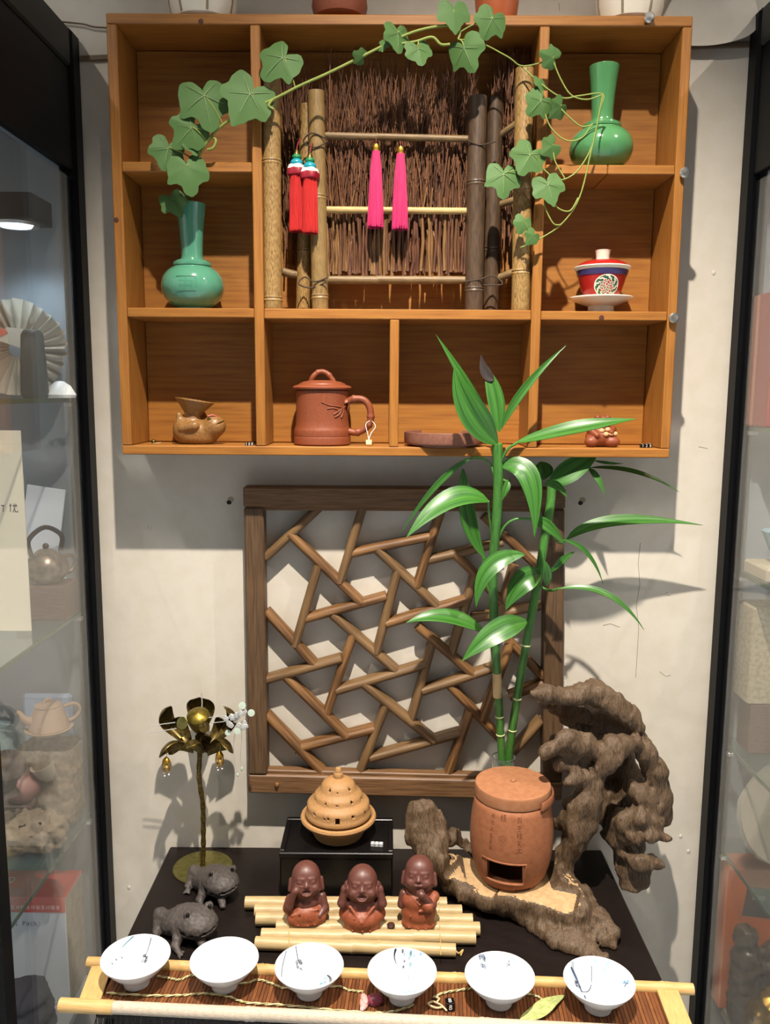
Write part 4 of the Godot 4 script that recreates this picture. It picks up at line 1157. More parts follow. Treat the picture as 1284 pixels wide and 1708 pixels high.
func monk(called_label: String, where: Vector3, turn: float, pose: int, sc: float) -> void:
	var t := thing("monk_figurine", called_label, "figurine", where, "clay monk figurines on the raft")
	t.rotation.y = turn
	var lo := Vector3(-0.045, -0.002, -0.035); var hi := Vector3(0.045, 0.125, 0.042)
	var s := Sdf.new(lo, hi, 0.0015)
	var hy: float = [0.070, 0.069, 0.086][pose]
	var hb := Basis(Vector3.RIGHT, -0.30)
	var hd := func(q: Vector3) -> Vector3: return Vector3(0, hy - 0.012, 0) + hb * (q - Vector3(0, hy - 0.012, 0))
	# head, cheeks, chin
	s.ell(hd.call(Vector3(0, hy + 0.008, 0)), Vector3(0.0255, 0.0275, 0.025), 0.006, hb)
	s.ell(hd.call(Vector3(0, hy - 0.010, 0.005)), Vector3(0.0265, 0.0165, 0.020), 0.010, hb)
	s.cap(Vector3(0, hy - 0.02, -0.002), Vector3(0, 0.03, 0), 0.014, 0.018, 0.006)
	# ears
	for e in [-1.0, 1.0]:
		s.cap(hd.call(Vector3(0.0265 * e, hy + 0.004, 0.000)), hd.call(Vector3(0.0275 * e, hy - 0.012, 0.001)), 0.0042, 0.0050, 0.002)
	# nose, brows, lids, mouth
	s.cap(hd.call(Vector3(0, hy + 0.003, 0.0245)), hd.call(Vector3(0, hy - 0.0025, 0.0270)), 0.0018, 0.0034, 0.003)
	for e in [-1.0, 1.0]:
		s.ell(hd.call(Vector3(0.0032 * e, hy - 0.0035, 0.0255)), Vector3(0.0025, 0.002, 0.002), 0.002)
		s.cap(hd.call(Vector3(0.0055 * e, hy + 0.0085, 0.0240)), hd.call(Vector3(0.0150 * e, hy + 0.0090, 0.0205)), 0.0016, 0.0012, 0.004)
		s.ell(hd.call(Vector3(0.0105 * e, hy + 0.0035, 0.0215)), Vector3(0.0058, 0.0030, 0.0035), 0.002)
		s.cap(hd.call(Vector3(0.0055 * e, hy + 0.0020, 0.0250)), hd.call(Vector3(0.0105 * e, hy + 0.0010, 0.0252)), 0.0007, 0.0007, 0.0, true)
		s.cap(hd.call(Vector3(0.0105 * e, hy + 0.0010, 0.0252)), hd.call(Vector3(0.0155 * e, hy + 0.0026, 0.0225)), 0.0007, 0.0006, 0.0, true)
		s.ell(hd.call(Vector3(0.0135 * e, hy - 0.008, 0.0185)), Vector3(0.0085, 0.0075, 0.007), 0.004)
	if pose < 2:
		s.ell(hd.call(Vector3(0, hy - 0.0135, 0.0250)), Vector3(0.0095, 0.0066, 0.003), 0.002, hb)
		s.ell(hd.call(Vector3(0, hy - 0.0128, 0.0285)), Vector3(0.0086, 0.0046, 0.0075), 0.0008, hb, true)
	else:
		s.cap(hd.call(Vector3(-0.005, hy - 0.011, 0.0255)), hd.call(Vector3(0.005, hy - 0.011, 0.0255)), 0.0017, 0.0017, 0.002)
		s.cap(hd.call(Vector3(-0.006, hy - 0.011, 0.0275)), hd.call(Vector3(0.006, hy - 0.011, 0.0275)), 0.0006, 0.0006, 0.0, true)
	# bare shoulders and chest
	s.ell(Vector3(0, 0.036, 0.0), Vector3(0.026, 0.020, 0.020), 0.006)
	if pose == 2: s.cap(Vector3(0, 0.04, 0), Vector3(0, 0.06, 0), 0.022, 0.019, 0.006)
	# arms: shoulder, elbow, hand
	var arm := func(a: Vector3, c: Vector3, d: Vector3, fing: Vector3, up: Vector3):
		s.cap(a, c, 0.0085, 0.0078, 0.004)
		s.cap(c, d, 0.0078, 0.0058, 0.003)
		s.ell(d.lerp(d + fing * 0.5, 0.5), Vector3(0.0062, 0.0062, 0.0062), 0.003)
		var side := fing.cross(up).normalized()
		for k in 4:
			var off := side * (k - 1.5) * 0.0028
			var L: float = [0.82, 1.0, 0.95, 0.75][k]
			s.cap(d + off + fing * 0.35, d + off * 1.15 + fing * L - up * 0.0004, 0.0018, 0.0014, 0.0008)
		s.cap(d + side * 0.005, d + side * 0.0085 + fing * 0.5, 0.0018, 0.0014, 0.001)
	if pose == 0:      # right hand raised over the eye
		arm.call(Vector3(-0.027, 0.042, 0.004), Vector3(-0.031, 0.038, 0.018), Vector3(-0.021, hy - 0.004, 0.0225), Vector3(0.011, 0.010, 0.000), Vector3(-0.2, 0, 1))
		s.cap(Vector3(0.027, 0.042, 0.0), Vector3(0.032, 0.024, 0.008), 0.0085, 0.0075, 0.004)
		s.cap(Vector3(0.032, 0.024, 0.008), Vector3(0.022, 0.017, 0.020), 0.0075, 0.006, 0.004)
	elif pose == 1:    # both hands over the ears
		for e in [-1.0, 1.0]:
			arm.call(Vector3(0.024 * e, 0.034, 0.002), Vector3(0.034 * e, 0.044, 0.008), Vector3(0.0305 * e, hy - 0.004, 0.006), Vector3(-0.003 * e, 0.016, -0.002), Vector3(e, 0, 0.2))
	else:              # hand over the mouth
		arm.call(Vector3(0.026, 0.052, 0.002), Vector3(0.024, 0.046, 0.020), Vector3(0.008, hy - 0.019, 0.027), Vector3(-0.010, 0.008, 0.001), Vector3(0, 0, 1))
		s.cap(Vector3(-0.026, 0.052, 0.0), Vector3(-0.030, 0.034, 0.004), 0.0085, 0.008, 0.004)
	part("body", s.net().mesh(), M.monk_skin, t)
	# the robe round the lower body
	var r := Sdf.new(lo, hi, 0.0016)
	if pose == 0:
		r.ell(Vector3(0, 0.018, 0.0), Vector3(0.034, 0.0205, 0.029), 0.005)
		r.cap(Vector3(-0.024, 0.012, 0.014), Vector3(0.024, 0.012, 0.014), 0.011, 0.011, 0.006)
		r.cap(Vector3(0.026, 0.030, 0.0), Vector3(0.033, 0.020, 0.008), 0.009, 0.008, 0.004)
		r.cap(Vector3(-0.028, 0.040, 0.0), Vector3(-0.033, 0.026, 0.006), 0.0085, 0.009, 0.004)
		r.cap(Vector3(-0.026, 0.022, 0.022), Vector3(0.020, 0.030, 0.021), 0.0022, 0.0022, 0.002)
	elif pose == 1:
		r.ell(Vector3(0, 0.018, 0.002), Vector3(0.0335, 0.0215, 0.030), 0.005)
		r.cap(Vector3(-0.024, 0.036, -0.004), Vector3(-0.028, 0.020, 0.0), 0.012, 0.012, 0.006)
		r.cap(Vector3(0.024, 0.036, -0.004), Vector3(0.028, 0.020, 0.0), 0.012, 0.012, 0.006)
		for e in [-1.0, 1.0]: r.cap(Vector3(0.020 * e, 0.042, 0.016), Vector3(0.0, 0.022, 0.0295), 0.0028, 0.0028, 0.002)
	else:
		r.ell(Vector3(0, 0.022, 0), Vector3(0.031, 0.024, 0.028), 0.005)
		r.ell(Vector3(0, 0.044, 0), Vector3(0.0315, 0.022, 0.026), 0.006)
		r.cap(Vector3(0.027, 0.054, 0.006), Vector3(0.018, 0.046, 0.024), 0.0095, 0.010, 0.004)
		r.cap(Vector3(-0.022, 0.062, 0.008), Vector3(0.004, 0.050, 0.0275), 0.002, 0.002, 0.002)
		r.cap(Vector3(0.026, 0.036, 0.020), Vector3(0.002, 0.038, 0.0285), 0.0022, 0.0018, 0.002)
	r.cap(Vector3(-0.016, 0.004, 0.010), Vector3(0.016, 0.004, 0.010), 0.012, 0.012, 0.008)
	for k in 5:
		var a := -1.0 + 2.0 * k / 4.0
		r.ell(Vector3(sin(a) * 0.027, 0.004, cos(a) * 0.0225), Vector3(0.006, 0.0045, 0.005), 0.006)
	r.rough(noise(3 + pose, 1.0, 2), 0.0007, Vector3(90, 40, 90))
	r.slab(Vector3(0, -0.01, 0), Vector3(0.06, 0.0102, 0.06), 0.001, Basis.IDENTITY, true)
	part("robe", r.net().mesh(), M.monk_robe, t)
	for q in [Vector2(-0.5, 0.004), Vector2(0.05, 0.005), Vector2(0.45, 0.004), Vector2(-0.4, 0.026)]:
		part("clay_bead", MB.new().ball(Vector3(sin(q.x) * 0.032, q.y + 0.001, cos(q.x) * 0.0295), Vector3.ONE * 0.0018, 10, 6).mesh(), M.monk_robe, t)
	t.scale = Vector3.ONE * sc

func build_table_things() -> void:
	# black lacquer stand
	var t := thing("lacquer_stand", "square black lacquer stand with a raised rim at the back of the table", "stand", Vector3(-0.106, TT, 0.125))
	var hb := 0.094
	part("stand_body", MB.new().box(Vector3(-0.106, 0.0, -0.066), Vector3(0.106, hb - 0.004, 0.066), 0.003).mesh(), M.black_lacquer, t)
	part("stand_top", MB.new().box(Vector3(-0.098, hb - 0.0039, -0.060), Vector3(0.098, hb - 0.001, 0.060), 0.001).mesh(), M.black_lacquer, t)
	for q in [[-0.107, -0.068, 0.107, -0.058], [-0.107, 0.058, 0.107, 0.068], [-0.107, -0.0578, -0.097, 0.0578], [0.097, -0.0578, 0.107, 0.0578]]:
		part("rim", MB.new().box(Vector3(q[0], hb - 0.008, q[1]), Vector3(q[2], hb + 0.003, q[3]), 0.0015).mesh(), M.black_lacquer, t)
	# yellow clay burner
	var y0 := TT + hb - 0.001
	t = thing("incense_burner", "yellow-brown tiered clay incense burner with pierced lid on the black stand", "incense burner", Vector3(-0.106, y0, 0.118))
	part("burner_bowl", MB.new().lathe([Vector2(0, 0), Vector2(0.042, 0), Vector2(0.047, 0.002), Vector2(0.052, 0.012), Vector2(0.057, 0.022), Vector2(0.063, 0.028), Vector2(0.0715, 0.0335), Vector2(0.0738, 0.0385), Vector2(0.0722, 0.0425), Vector2(0.0675, 0.0440), Vector2(0.064, 0.042), Vector2(0.058, 0.03), Vector2(0.03, 0.01), Vector2(0, 0.01)], 64, 0.006, 3.0).mesh(), M.clay_yellow, t)
	var lid := [Vector2(0.0625, 0.0430), Vector2(0.0640, 0.0470), Vector2(0.0628, 0.0530), Vector2(0.0605, 0.0570), Vector2(0.0612, 0.0625), Vector2(0.0605, 0.0680), Vector2(0.0565, 0.0725), Vector2(0.0495, 0.0760), Vector2(0.0470, 0.0800), Vector2(0.0468, 0.0850), Vector2(0.0435, 0.0895), Vector2(0.0375, 0.0935), Vector2(0.0345, 0.0980), Vector2(0.0330, 0.1040), Vector2(0.0285, 0.1110), Vector2(0.0200, 0.1160), Vector2(0.0100, 0.1185), Vector2(0.0, 0.1190)]
	# a hollow lid, bored through: the ring of holes and the square vent are real openings
	var l := CSGCombiner3D.new()
	l.name = "burner_lid"
	t.add_child(l, true)
	l.material_override = M.clay_yellow
	var sh := PackedVector2Array()
	for q in lid: sh.append(q)
	for k in range(lid.size() - 1, -1, -1): sh.append(Vector2(maxf(0.0, lid[k].x - 0.0045), lid[k].y - 0.0045 if k > 8 else lid[k].y))
	var spin := CSGPolygon3D.new()
	spin.polygon = sh; spin.mode = CSGPolygon3D.MODE_SPIN; spin.spin_sides = 56; spin.smooth_faces = true
	l.add_child(spin, true)
	for q in [[0.0600, 0.0625, 17, 0.0019, 1], [0.0460, 0.0830, 13, 0.0017, 2], [0.0335, 0.1020, 10, 0.0015, 3]]:
		for k in int(q[2]):
			var a: float = TAU * k / q[2] + 0.16 * ((k * 5) % 4)
			if q[4] == 1 and absf(wrapf(a, -PI, PI)) < 0.16: continue
			var bore := CSGCylinder3D.new()
			bore.radius = q[3] * (1.0 + 0.55 * ((k * 7) % 4) / 3.0); bore.height = 0.02; bore.sides = 8
			bore.operation = CSGShape3D.OPERATION_SUBTRACTION
			bore.transform = Transform3D(Basis(Vector3.UP, a) * Basis(Vector3.RIGHT, PI / 2), Vector3(sin(a) * q[0], q[1] + 0.002 * sin(k * 2.3), cos(a) * q[0]))
			l.add_child(bore, true)
	var vent := CSGBox3D.new()
	vent.size = Vector3(0.0085, 0.0125, 0.03)
	vent.operation = CSGShape3D.OPERATION_SUBTRACTION
	vent.transform = Transform3D(Basis.IDENTITY, Vector3(0.002, 0.0590, 0.060))
	l.add_child(vent, true)
	part("lid_knob", MB.new().lathe([Vector2(0, 0.1175), Vector2(0.0085, 0.1180), Vector2(0.0098, 0.1225), Vector2(0.0088, 0.1275), Vector2(0.0068, 0.1295), Vector2(0.0068, 0.1330), Vector2(0.0050, 0.1375), Vector2(0, 0.1395)], 24).mesh(), M.clay_yellow, t)
	price_cubes("silver-white number cubes on the black stand beside the burner", Vector3(-0.030, y0, 0.160), -0.1, "188", plain(Color(0.72, 0.72, 0.72), 0.3, 0.3), M.white_print, 0.0078)
	# bamboo raft
	var rb := Vector3(-0.08, TT, 0.27)
	t = thing("bamboo_raft", "small raft of pale bamboo canes tied with twine under the monk figurines", "raft", rb)
	var rows := [[410, 1508, 722, 1508], [425, 1519, 735, 1521], [427, 1532, 762, 1532], [462, 1544, 778, 1546], [436, 1557, 770, 1562], [426, 1572, 795, 1563], [427, 1568, 756, 1584]]
	rows = [[409, 1506, 745, 1507, 0.0122], [425, 1519, 770, 1520, 0.0122], [427, 1533, 788, 1535, 0.0122], [461, 1546, 800, 1549, 0.0122], [436, 1560, 793, 1564, 0.0122], [426, 1573, 760, 1585, 0.0115]]
	var ends := plain(Color("7d6740"), 0.8)
	for i in rows.size():
		var q: Array = rows[i]
		var r: float = q[4]
		var a := aty(q[0], q[1], TT + r); var c := aty(q[2], q[3], TT + r)
		a.y = TT + r; c.y = TT + r
		var L := (c - a).length()
		var pts := []; var rad := []
		var nod := [0.27 + 0.11 * (i % 3), 0.71 - 0.09 * (i % 2)]
		var prev := 0.0
		pts.append(Vector3(-L / 2, 0, 0)); rad.append(r * 0.96)
		for nn in nod:
			for k in [[-0.012, 1.0], [-0.003, 1.10], [0.0, 0.98], [0.004, 1.07], [0.012, 1.0]]:
				pts.append(Vector3(-L / 2 + nn * L + k[0] * 0.4, 0, 0)); rad.append(r * k[1] * 0.97)
		pts.append(Vector3(L / 2, 0, 0)); rad.append(r * 0.94)
		var cane := part("bamboo_cane", MB.new().tube(pts, rad, 14).mesh(), M.bamboo_raw, t, frame_to(a - rb, c - rb))
		for e in [-1.0, 1.0]:
			part("hollow_end", MB.new().lathe([Vector2(0, 0), Vector2(r * 0.6, 0), Vector2(r * 0.6, 0.0004), Vector2(0, 0.0004)], 14).mesh(), ends, cane, Transform3D(Basis(Vector3.BACK, -PI / 2 * e), Vector3(L / 2 * e, 0, 0)))
	var tw := plain(Color("b8995c"), 0.8)
	for px in [480.0, 732.0]:
		var pts := []
		for k in 25:
			var s := k / 24.0
			var p := aty(px + 3.0 * s, lerpf(1500, 1590, s), TT + 0.024)
			p.y = TT + 0.0205 + 0.0022 * absf(sin(s * PI * 6.0))
			pts.append(p - rb)
		part("twine", MB.new().tube(pts, 0.0008, 5).mesh(), tw, t)
	part("twine_tuft", MB.new().tube(smooth_path([aty(757, 1583, TT + 0.01) - rb, aty(765, 1590, TT + 0.006) - rb, aty(772, 1584, TT + 0.008) - rb, aty(768, 1594, TT + 0.003) - rb], 4), 0.0014, 6).mesh(), tw, t)
	var chip := thing("bark_chip", "small dark bark chip on the raft between the monks", "chip", aty(652, 1546, TT + 0.0215))
	part("chip", MB.new().lathe([Vector2(0, 0), Vector2(0.0065, 0), Vector2(0.0072, 0.003), Vector2(0.005, 0.0065), Vector2(0, 0.007)], 9, 0.1, 3.0).mesh(), plain(Color("3d2114"), 0.6), chip)
	monk("clay monk figurine laughing with one hand raised to his eye, nearest the black stand's left", aty(511, 1532, TT + 0.021), 0.12, 0, 1.0)
	monk("clay monk figurine laughing with both hands over his ears, in the middle", aty(604, 1541, TT + 0.021), 0.0, 1, 1.03)
	monk("taller clay monk figurine with a hand over his mouth, nearest the driftwood", aty(698, 1537, TT + 0.021), -0.1, 2, 1.0)
	toad("dark grey clay toad with a wide mouth, by the lotus stand's base", aty(362, 1490, TT), -0.75, 1.05)
	toad("dark grey clay toad with outstretched legs, behind the first two bowls", aty(318, 1560, TT), -0.50, 1.08)

func toad(label: String, where: Vector3, turn: float, sc: float) -> void:
	where.y = TT
	var t := thing("clay_toad", label, "figurine", where, "grey clay toads")
	var s := Sdf.new(Vector3(-0.075, -0.002, -0.05), Vector3(0.06, 0.066, 0.062), 0.0019)
	s.ell(Vector3(-0.005, 0.025, 0), Vector3(0.043, 0.024, 0.033), 0.006, Basis(Vector3.BACK, 0.2))
	s.ell(Vector3(0.020, 0.032, 0.004), Vector3(0.033, 0.022, 0.031), 0.006)
	s.cap(Vector3(-0.030, 0.016, 0.012), Vector3(-0.058, 0.022, 0.008), 0.017, 0.012, 0.006)
	s.cap(Vector3(-0.058, 0.022, 0.008), Vector3(-0.045, 0.008, 0.030), 0.010, 0.008, 0.004)
	s.cap(Vector3(0.0, 0.020, 0.026), Vector3(0.004, 0.008, 0.040), 0.010, 0.007, 0.004)
	s.cap(Vector3(0.004, 0.008, 0.040), Vector3(0.016, 0.004, 0.046), 0.006, 0.0045, 0.003)
	s.cap(Vector3(0.035, 0.014, 0.016), Vector3(0.048, 0.006, 0.022), 0.008, 0.005, 0.004)
	for k in 3:
		s.cap(Vector3(0.014, 0.004, 0.044), Vector3(0.022 + 0.002 * k, 0.003, 0.040 + 0.007 * k), 0.003, 0.0022, 0.002)
		s.cap(Vector3(-0.045, 0.006, 0.030), Vector3(-0.040 + 0.004 * k, 0.003, 0.044 - 0.003 * k), 0.003, 0.0022, 0.002)
	for e in [Vector3(0.012, 0.052, 0.018), Vector3(0.026, 0.052, -0.016)]:
		s.ell(e, Vector3(0.0075, 0.006, 0.0075), 0.003)
	var g := RandomNumberGenerator.new(); g.seed = 12
	for k in 26:
		var a := g.randf_range(-0.9, 0.9); var x := g.randf_range(-0.035, 0.012)
		s.ell(Vector3(x, 0.046 - absf(a) * 0.012 + x * 0.2, sin(a) * 0.024), Vector3.ONE * g.randf_range(0.0022, 0.0036), 0.0015)
	# the wide mouth, cut through the front with a coin slot at its corner
	s.slab(Vector3(0.040, 0.0285, 0.018), Vector3(0.030, 0.0015, 0.026), 0.001, Basis(Vector3.RIGHT, 0.15) * Basis(Vector3.BACK, 0.12), true)
	s.slab(Vector3(0.014, 0.0265, 0.034), Vector3(0.006, 0.0028, 0.010), 0.001, Basis.IDENTITY, true)
	s.rough(noise(14, 1.0, 3), 0.0016, Vector3(130, 130, 130))
	s.slab(Vector3(0, -0.01, 0), Vector3(0.09, 0.0102, 0.09), 0.001, Basis.IDENTITY, true)
	part("toad_body", s.net().mesh(), M.toad, t)
	for e in [Vector3(0.0155, 0.0545, 0.0225), Vector3(0.031, 0.0545, -0.012)]:
		part("eye", MB.new().ball(e, Vector3.ONE * 0.0034, 12, 8).mesh(), plain(Color(0.05, 0.045, 0.04), 0.15), t)
	t.rotation.y = turn
	t.scale = Vector3.ONE * sc

func build_lotus() -> void:
	var b := aty(338, 1447, TT); b.y = TT
	var t := thing("lotus_stand", "weathered brass lotus flower on a curved stem and round base, hung with jewellery", "stand", b)
	part("base_plate", MB.new().lathe([Vector2(0, 0), Vector2(0.058, 0), Vector2(0.0592, 0.0012), Vector2(0.058, 0.003), Vector2(0.05, 0.0035), Vector2(0.006, 0.0045), Vector2(0, 0.0045)], 64).mesh(), M.brass_base, t)
	var z := b.z
	var st := smooth_path([Vector3(0, 0.004, 0), at(339, 1413, z) - b, at(339, 1377, z) - b, at(338, 1340, z) - b, at(332, 1296, z) - b, at(333, 1262, z) - b, at(334, 1225, z) - b], 6)
	var sr := []
	for k in st.size(): sr.append(0.0050 + 0.0006 * sin(k * 1.9))
	part("stem", MB.new().tube(st, sr, 12).mesh(), M.brass_old, t)
	# cupped sheet-metal petals
	var petal := func(px: float, py: float, dz: float, w: float, h: float, rot: Vector3, cup: float, m: Material, called: String):
		var mb := MB.new()
		var nu := 8; var nv := 12
		for side in 2:
			for j in nv + 1:
				var s := float(j) / nv
				var ww := w * (0.22 + 0.78 * pow(maxf(0.0, sin(minf(1.0, s * 0.98 + 0.02) * PI * 0.5)), 0.8)) * sqrt(maxf(0.004, 1.0 - pow(s, 5.0)))
				for i in nu + 1:
					var u := 2.0 * i / nu - 1.0
					mb.p(Vector3(u * ww, s * h, -cup * (1.0 - u * u) * ww - cup * 0.8 * h * sin(s * PI) * 0.5 + (0.0007 if side else -0.0007)))
		var nn := (nu + 1) * (nv + 1)
		for j in nv:
			for i in nu:
				var a := j * (nu + 1) + i
				mb.quad(nn + a, nn + a + 1, nn + a + nu + 2, nn + a + nu + 1)
				mb.quad(a, a + nu + 1, a + nu + 2, a + 1)
		for j in nv:
			for i in [0, nu]:
				var a: int = j * (nu + 1) + i
				mb.face([mb.v[a], mb.v[a + nu + 1], mb.v[nn + a + nu + 1], mb.v[nn + a]])
		part(called, mb.mesh(), m, t, Transform3D(Basis.from_euler(rot), at(px, py, z + dz) - b))
	petal.call(333, 1220, -0.022, 0.033, 0.068, Vector3(-0.12, 0, 0.02), 0.55, M.brass_old, "petal")
	petal.call(303, 1232, -0.006, 0.021, 0.078, Vector3(-0.05, 0.9, 0.40), 0.7, M.brass_old, "petal")
	petal.call(362, 1232, -0.006, 0.021, 0.076, Vector3(-0.05, -0.9, -0.36), 0.7, M.brass_old, "petal")
	petal.call(316, 1240, -0.010, 0.023, 0.062, Vector3(-0.1, 0.4, 0.55), 0.55, M.brass_old, "petal")
	petal.call(350, 1240, -0.010, 0.023, 0.060, Vector3(-0.1, -0.4, -0.5), 0.55, M.brass_old, "petal")
	petal.call(324, 1254, 0.010, 0.022, 0.070, Vector3(0.75, 0.5, 1.45), 0.6, M.brass_old, "petal")
	petal.call(312, 1248, 0.006, 0.014, 0.040, Vector3(0.6, 0.2, 2.0), 0.6, M.brass_old, "petal")
	petal.call(343, 1258, 0.012, 0.023, 0.075, Vector3(0.65, -0.4, -1.12), 0.6, M.brass_old, "petal")
	petal.call(336, 1256, 0.016, 0.021, 0.048, Vector3(0.9, 0.1, 0.55), 0.55, M.brass_old, "petal")
	petal.call(335, 1256, 0.010, 0.019, 0.050, Vector3(0.4, 0.0, -0.2), 0.55, M.brass_old, "petal")
	var pod := part("seed_pod", MB.new().lathe([Vector2(0, -0.030), Vector2(0.012, -0.026), Vector2(0.019, -0.008), Vector2(0.0225, 0.008), Vector2(0.0215, 0.017), Vector2(0.015, 0.023), Vector2(0, 0.0255)], 32).mesh(), grained(tex(66, 0.05, ["4f4518", "756524", "94803a"], 128, 4), Vector3(14, 14, 14), 0.35), t, Transform3D(Basis(Vector3.RIGHT, 0.5), at(332, 1203, z + 0.018) - b))
	pod.material_override.metallic = 0.8
	part("leaf_disc", MB.new().lathe([Vector2(0, 0), Vector2(0.010, 0.0004), Vector2(0.0105, 0.001), Vector2(0, 0.0018)], 24).mesh(), M.brass_old, t, Transform3D(Basis(Vector3.RIGHT, 1.3), at(341, 1213, z + 0.043) - b))
	part("vein", MB.new().tube([at(336, 1156, z - 0.006) - b, at(337, 1172, z - 0.004) - b, at(336, 1188, z + 0.004) - b], 0.0011, 6).mesh(), M.silver, t)
	# hairpins stuck through the petals
	var p0 := at(304, 1206, z + 0.045)
	var hpn := thing("coin_hairpin", "two-pronged metal hairpin with a coin disc stuck in the lotus, pointing left", "hairpin", p0)
	for q in [[248, 1211, 292, 1205], [248, 1223, 294, 1215]]:
		part("prong", MB.new().tube([at(q[0], q[1], z + 0.036) - p0, at(q[2], q[3], z + 0.044) - p0], [0.0008, 0.0010], 8).mesh(), M.silver, hpn)
	part("coin_disc", MB.new().lathe([Vector2(0, 0), Vector2(0.0115, 0), Vector2(0.012, 0.0008), Vector2(0.0112, 0.0016), Vector2(0, 0.0014)], 28).mesh(), M.brass_base, hpn, Transform3D(Basis(Vector3.RIGHT, 1.25) * Basis(Vector3.BACK, 0.3), Vector3.ZERO))
	p0 = at(392, 1199, z + 0.055)
	hpn = thing("flower_hairpin", "silver blossom hairpin with pale discs and dangling chains, right of the lotus", "hairpin", p0)
	for q in [[348, 1197, 378, 1194], [352, 1206, 380, 1203]]:
		part("prong", MB.new().tube([at(q[0], q[1], z + 0.040) - p0, at(q[2], q[3], z + 0.053) - p0], [0.0008, 0.0009], 8).mesh(), M.silver, hpn)
	var fl := MB.new()
	var g := RandomNumberGenerator.new(); g.seed = 9
	for k in 17:
		var c := Vector3(g.randf_range(-0.019, 0.021), g.randf_range(-0.017, 0.017), g.randf_range(-0.004, 0.006))
		for j in 5:
			var a := TAU * j / 5.0 + k
			fl.ball(c + Vector3(cos(a), sin(a), 0.15) * 0.0032, Vector3(0.0030, 0.0030, 0.0012), 7, 4, Basis(Vector3.BACK, a))
		fl.ball(c + Vector3(0, 0, 0.0012), Vector3.ONE * 0.0013, 6, 4)
	part("blossoms", fl.mesh(), M.silver, hpn)
	var disc := plain(Color("b9c8b8"), 0.25)
	for q in [[404, 1177, 0.007], [419, 1189, 0.0068], [396, 1219, 0.0065], [380, 1222, 0.0055]]:
		part("pale_disc", MB.new().lathe([Vector2(0, 0), Vector2(q[2], 0), Vector2(q[2], 0.001), Vector2(0, 0.0014)], 20).mesh(), disc, hpn, Transform3D(Basis(Vector3.RIGHT, 1.4), at(q[0], q[1], z + 0.055) - p0))
	for q in [[[393, 1215], [390, 1240], [391, 1265], [396, 1290]], [[402, 1212], [403, 1235], [401, 1262], [403, 1280]]]:
		var pts := []
		for k in q: pts.append(at(k[0], k[1], z + 0.05) - p0)
		part("chain", MB.new().tube(smooth_path(pts, 5), 0.0006, 5).mesh(), M.silver, hpn)
		part("drop", MB.new().ball(pts[-1] + Vector3(0, -0.003, 0), Vector3(0.0025, 0.0042, 0.0015), 10, 6).mesh(), disc, hpn)
	# gold earrings
	for q in [[277, 1262, "gold lantern earring with pearl drops under the lotus, on its left side"], [366, 1252, "gold lantern earring with pearl drops under the lotus, on its right side"]]:
		var e0 := at(q[0], q[1], z + 0.030)
		var er := thing("gold_earring", q[2], "earring", e0, "gold earrings on the lotus")
		part("hook", MB.new().tube(smooth_path([Vector3(-0.004, 0.010, -0.002), Vector3(-0.001, 0.015, 0), Vector3(0.002, 0.010, 0), Vector3(0.001, 0, 0)], 5), 0.0005, 6).mesh(), M.gold, er)
		part("cap", MB.new().lathe([Vector2(0.0075, -0.012), Vector2(0.0080, -0.010), Vector2(0.006, -0.005), Vector2(0.002, -0.001), Vector2(0, 0)], 8).mesh(), M.gold, er)
		var cage := MB.new()
		for k in 8:
			var a := TAU * k / 8.0
			cage.tube([Vector3(cos(a) * 0.0072, -0.012, sin(a) * 0.0072), Vector3(cos(a) * 0.0078, -0.019, sin(a) * 0.0078), Vector3(cos(a) * 0.0070, -0.027, sin(a) * 0.0070)], 0.0009, 5)
		cage.lathe([Vector2(0.0066, -0.0285), Vector2(0.0078, -0.028), Vector2(0.0074, -0.0262), Vector2(0.0064, -0.0265)], 16)
		part("cage", cage.mesh(), M.gold, er)
		part("amber_bead", MB.new().ball(Vector3(0, -0.0195, 0), Vector3(0.0052, 0.006, 0.0052), 12, 8).mesh(), plain(Color("e3c478"), 0.25), er)
		for k in 4:
			var a := TAU * k / 4.0 + 0.5
			var y: float = -0.036 - 0.0015 * (k % 2)
			var pr := part("pearl_drop", MB.new().ball(Vector3(cos(a) * 0.0055, y, sin(a) * 0.0055), Vector3.ONE * 0.0017, 10, 6).mesh(), plain(Color("efe9e2"), 0.2), er)
			part("wire", MB.new().tube([Vector3(cos(a) * 0.0062, -0.028, sin(a) * 0.0062), Vector3(cos(a) * 0.0055, y, sin(a) * 0.0055)], 0.0004, 4).mesh(), M.gold, pr)

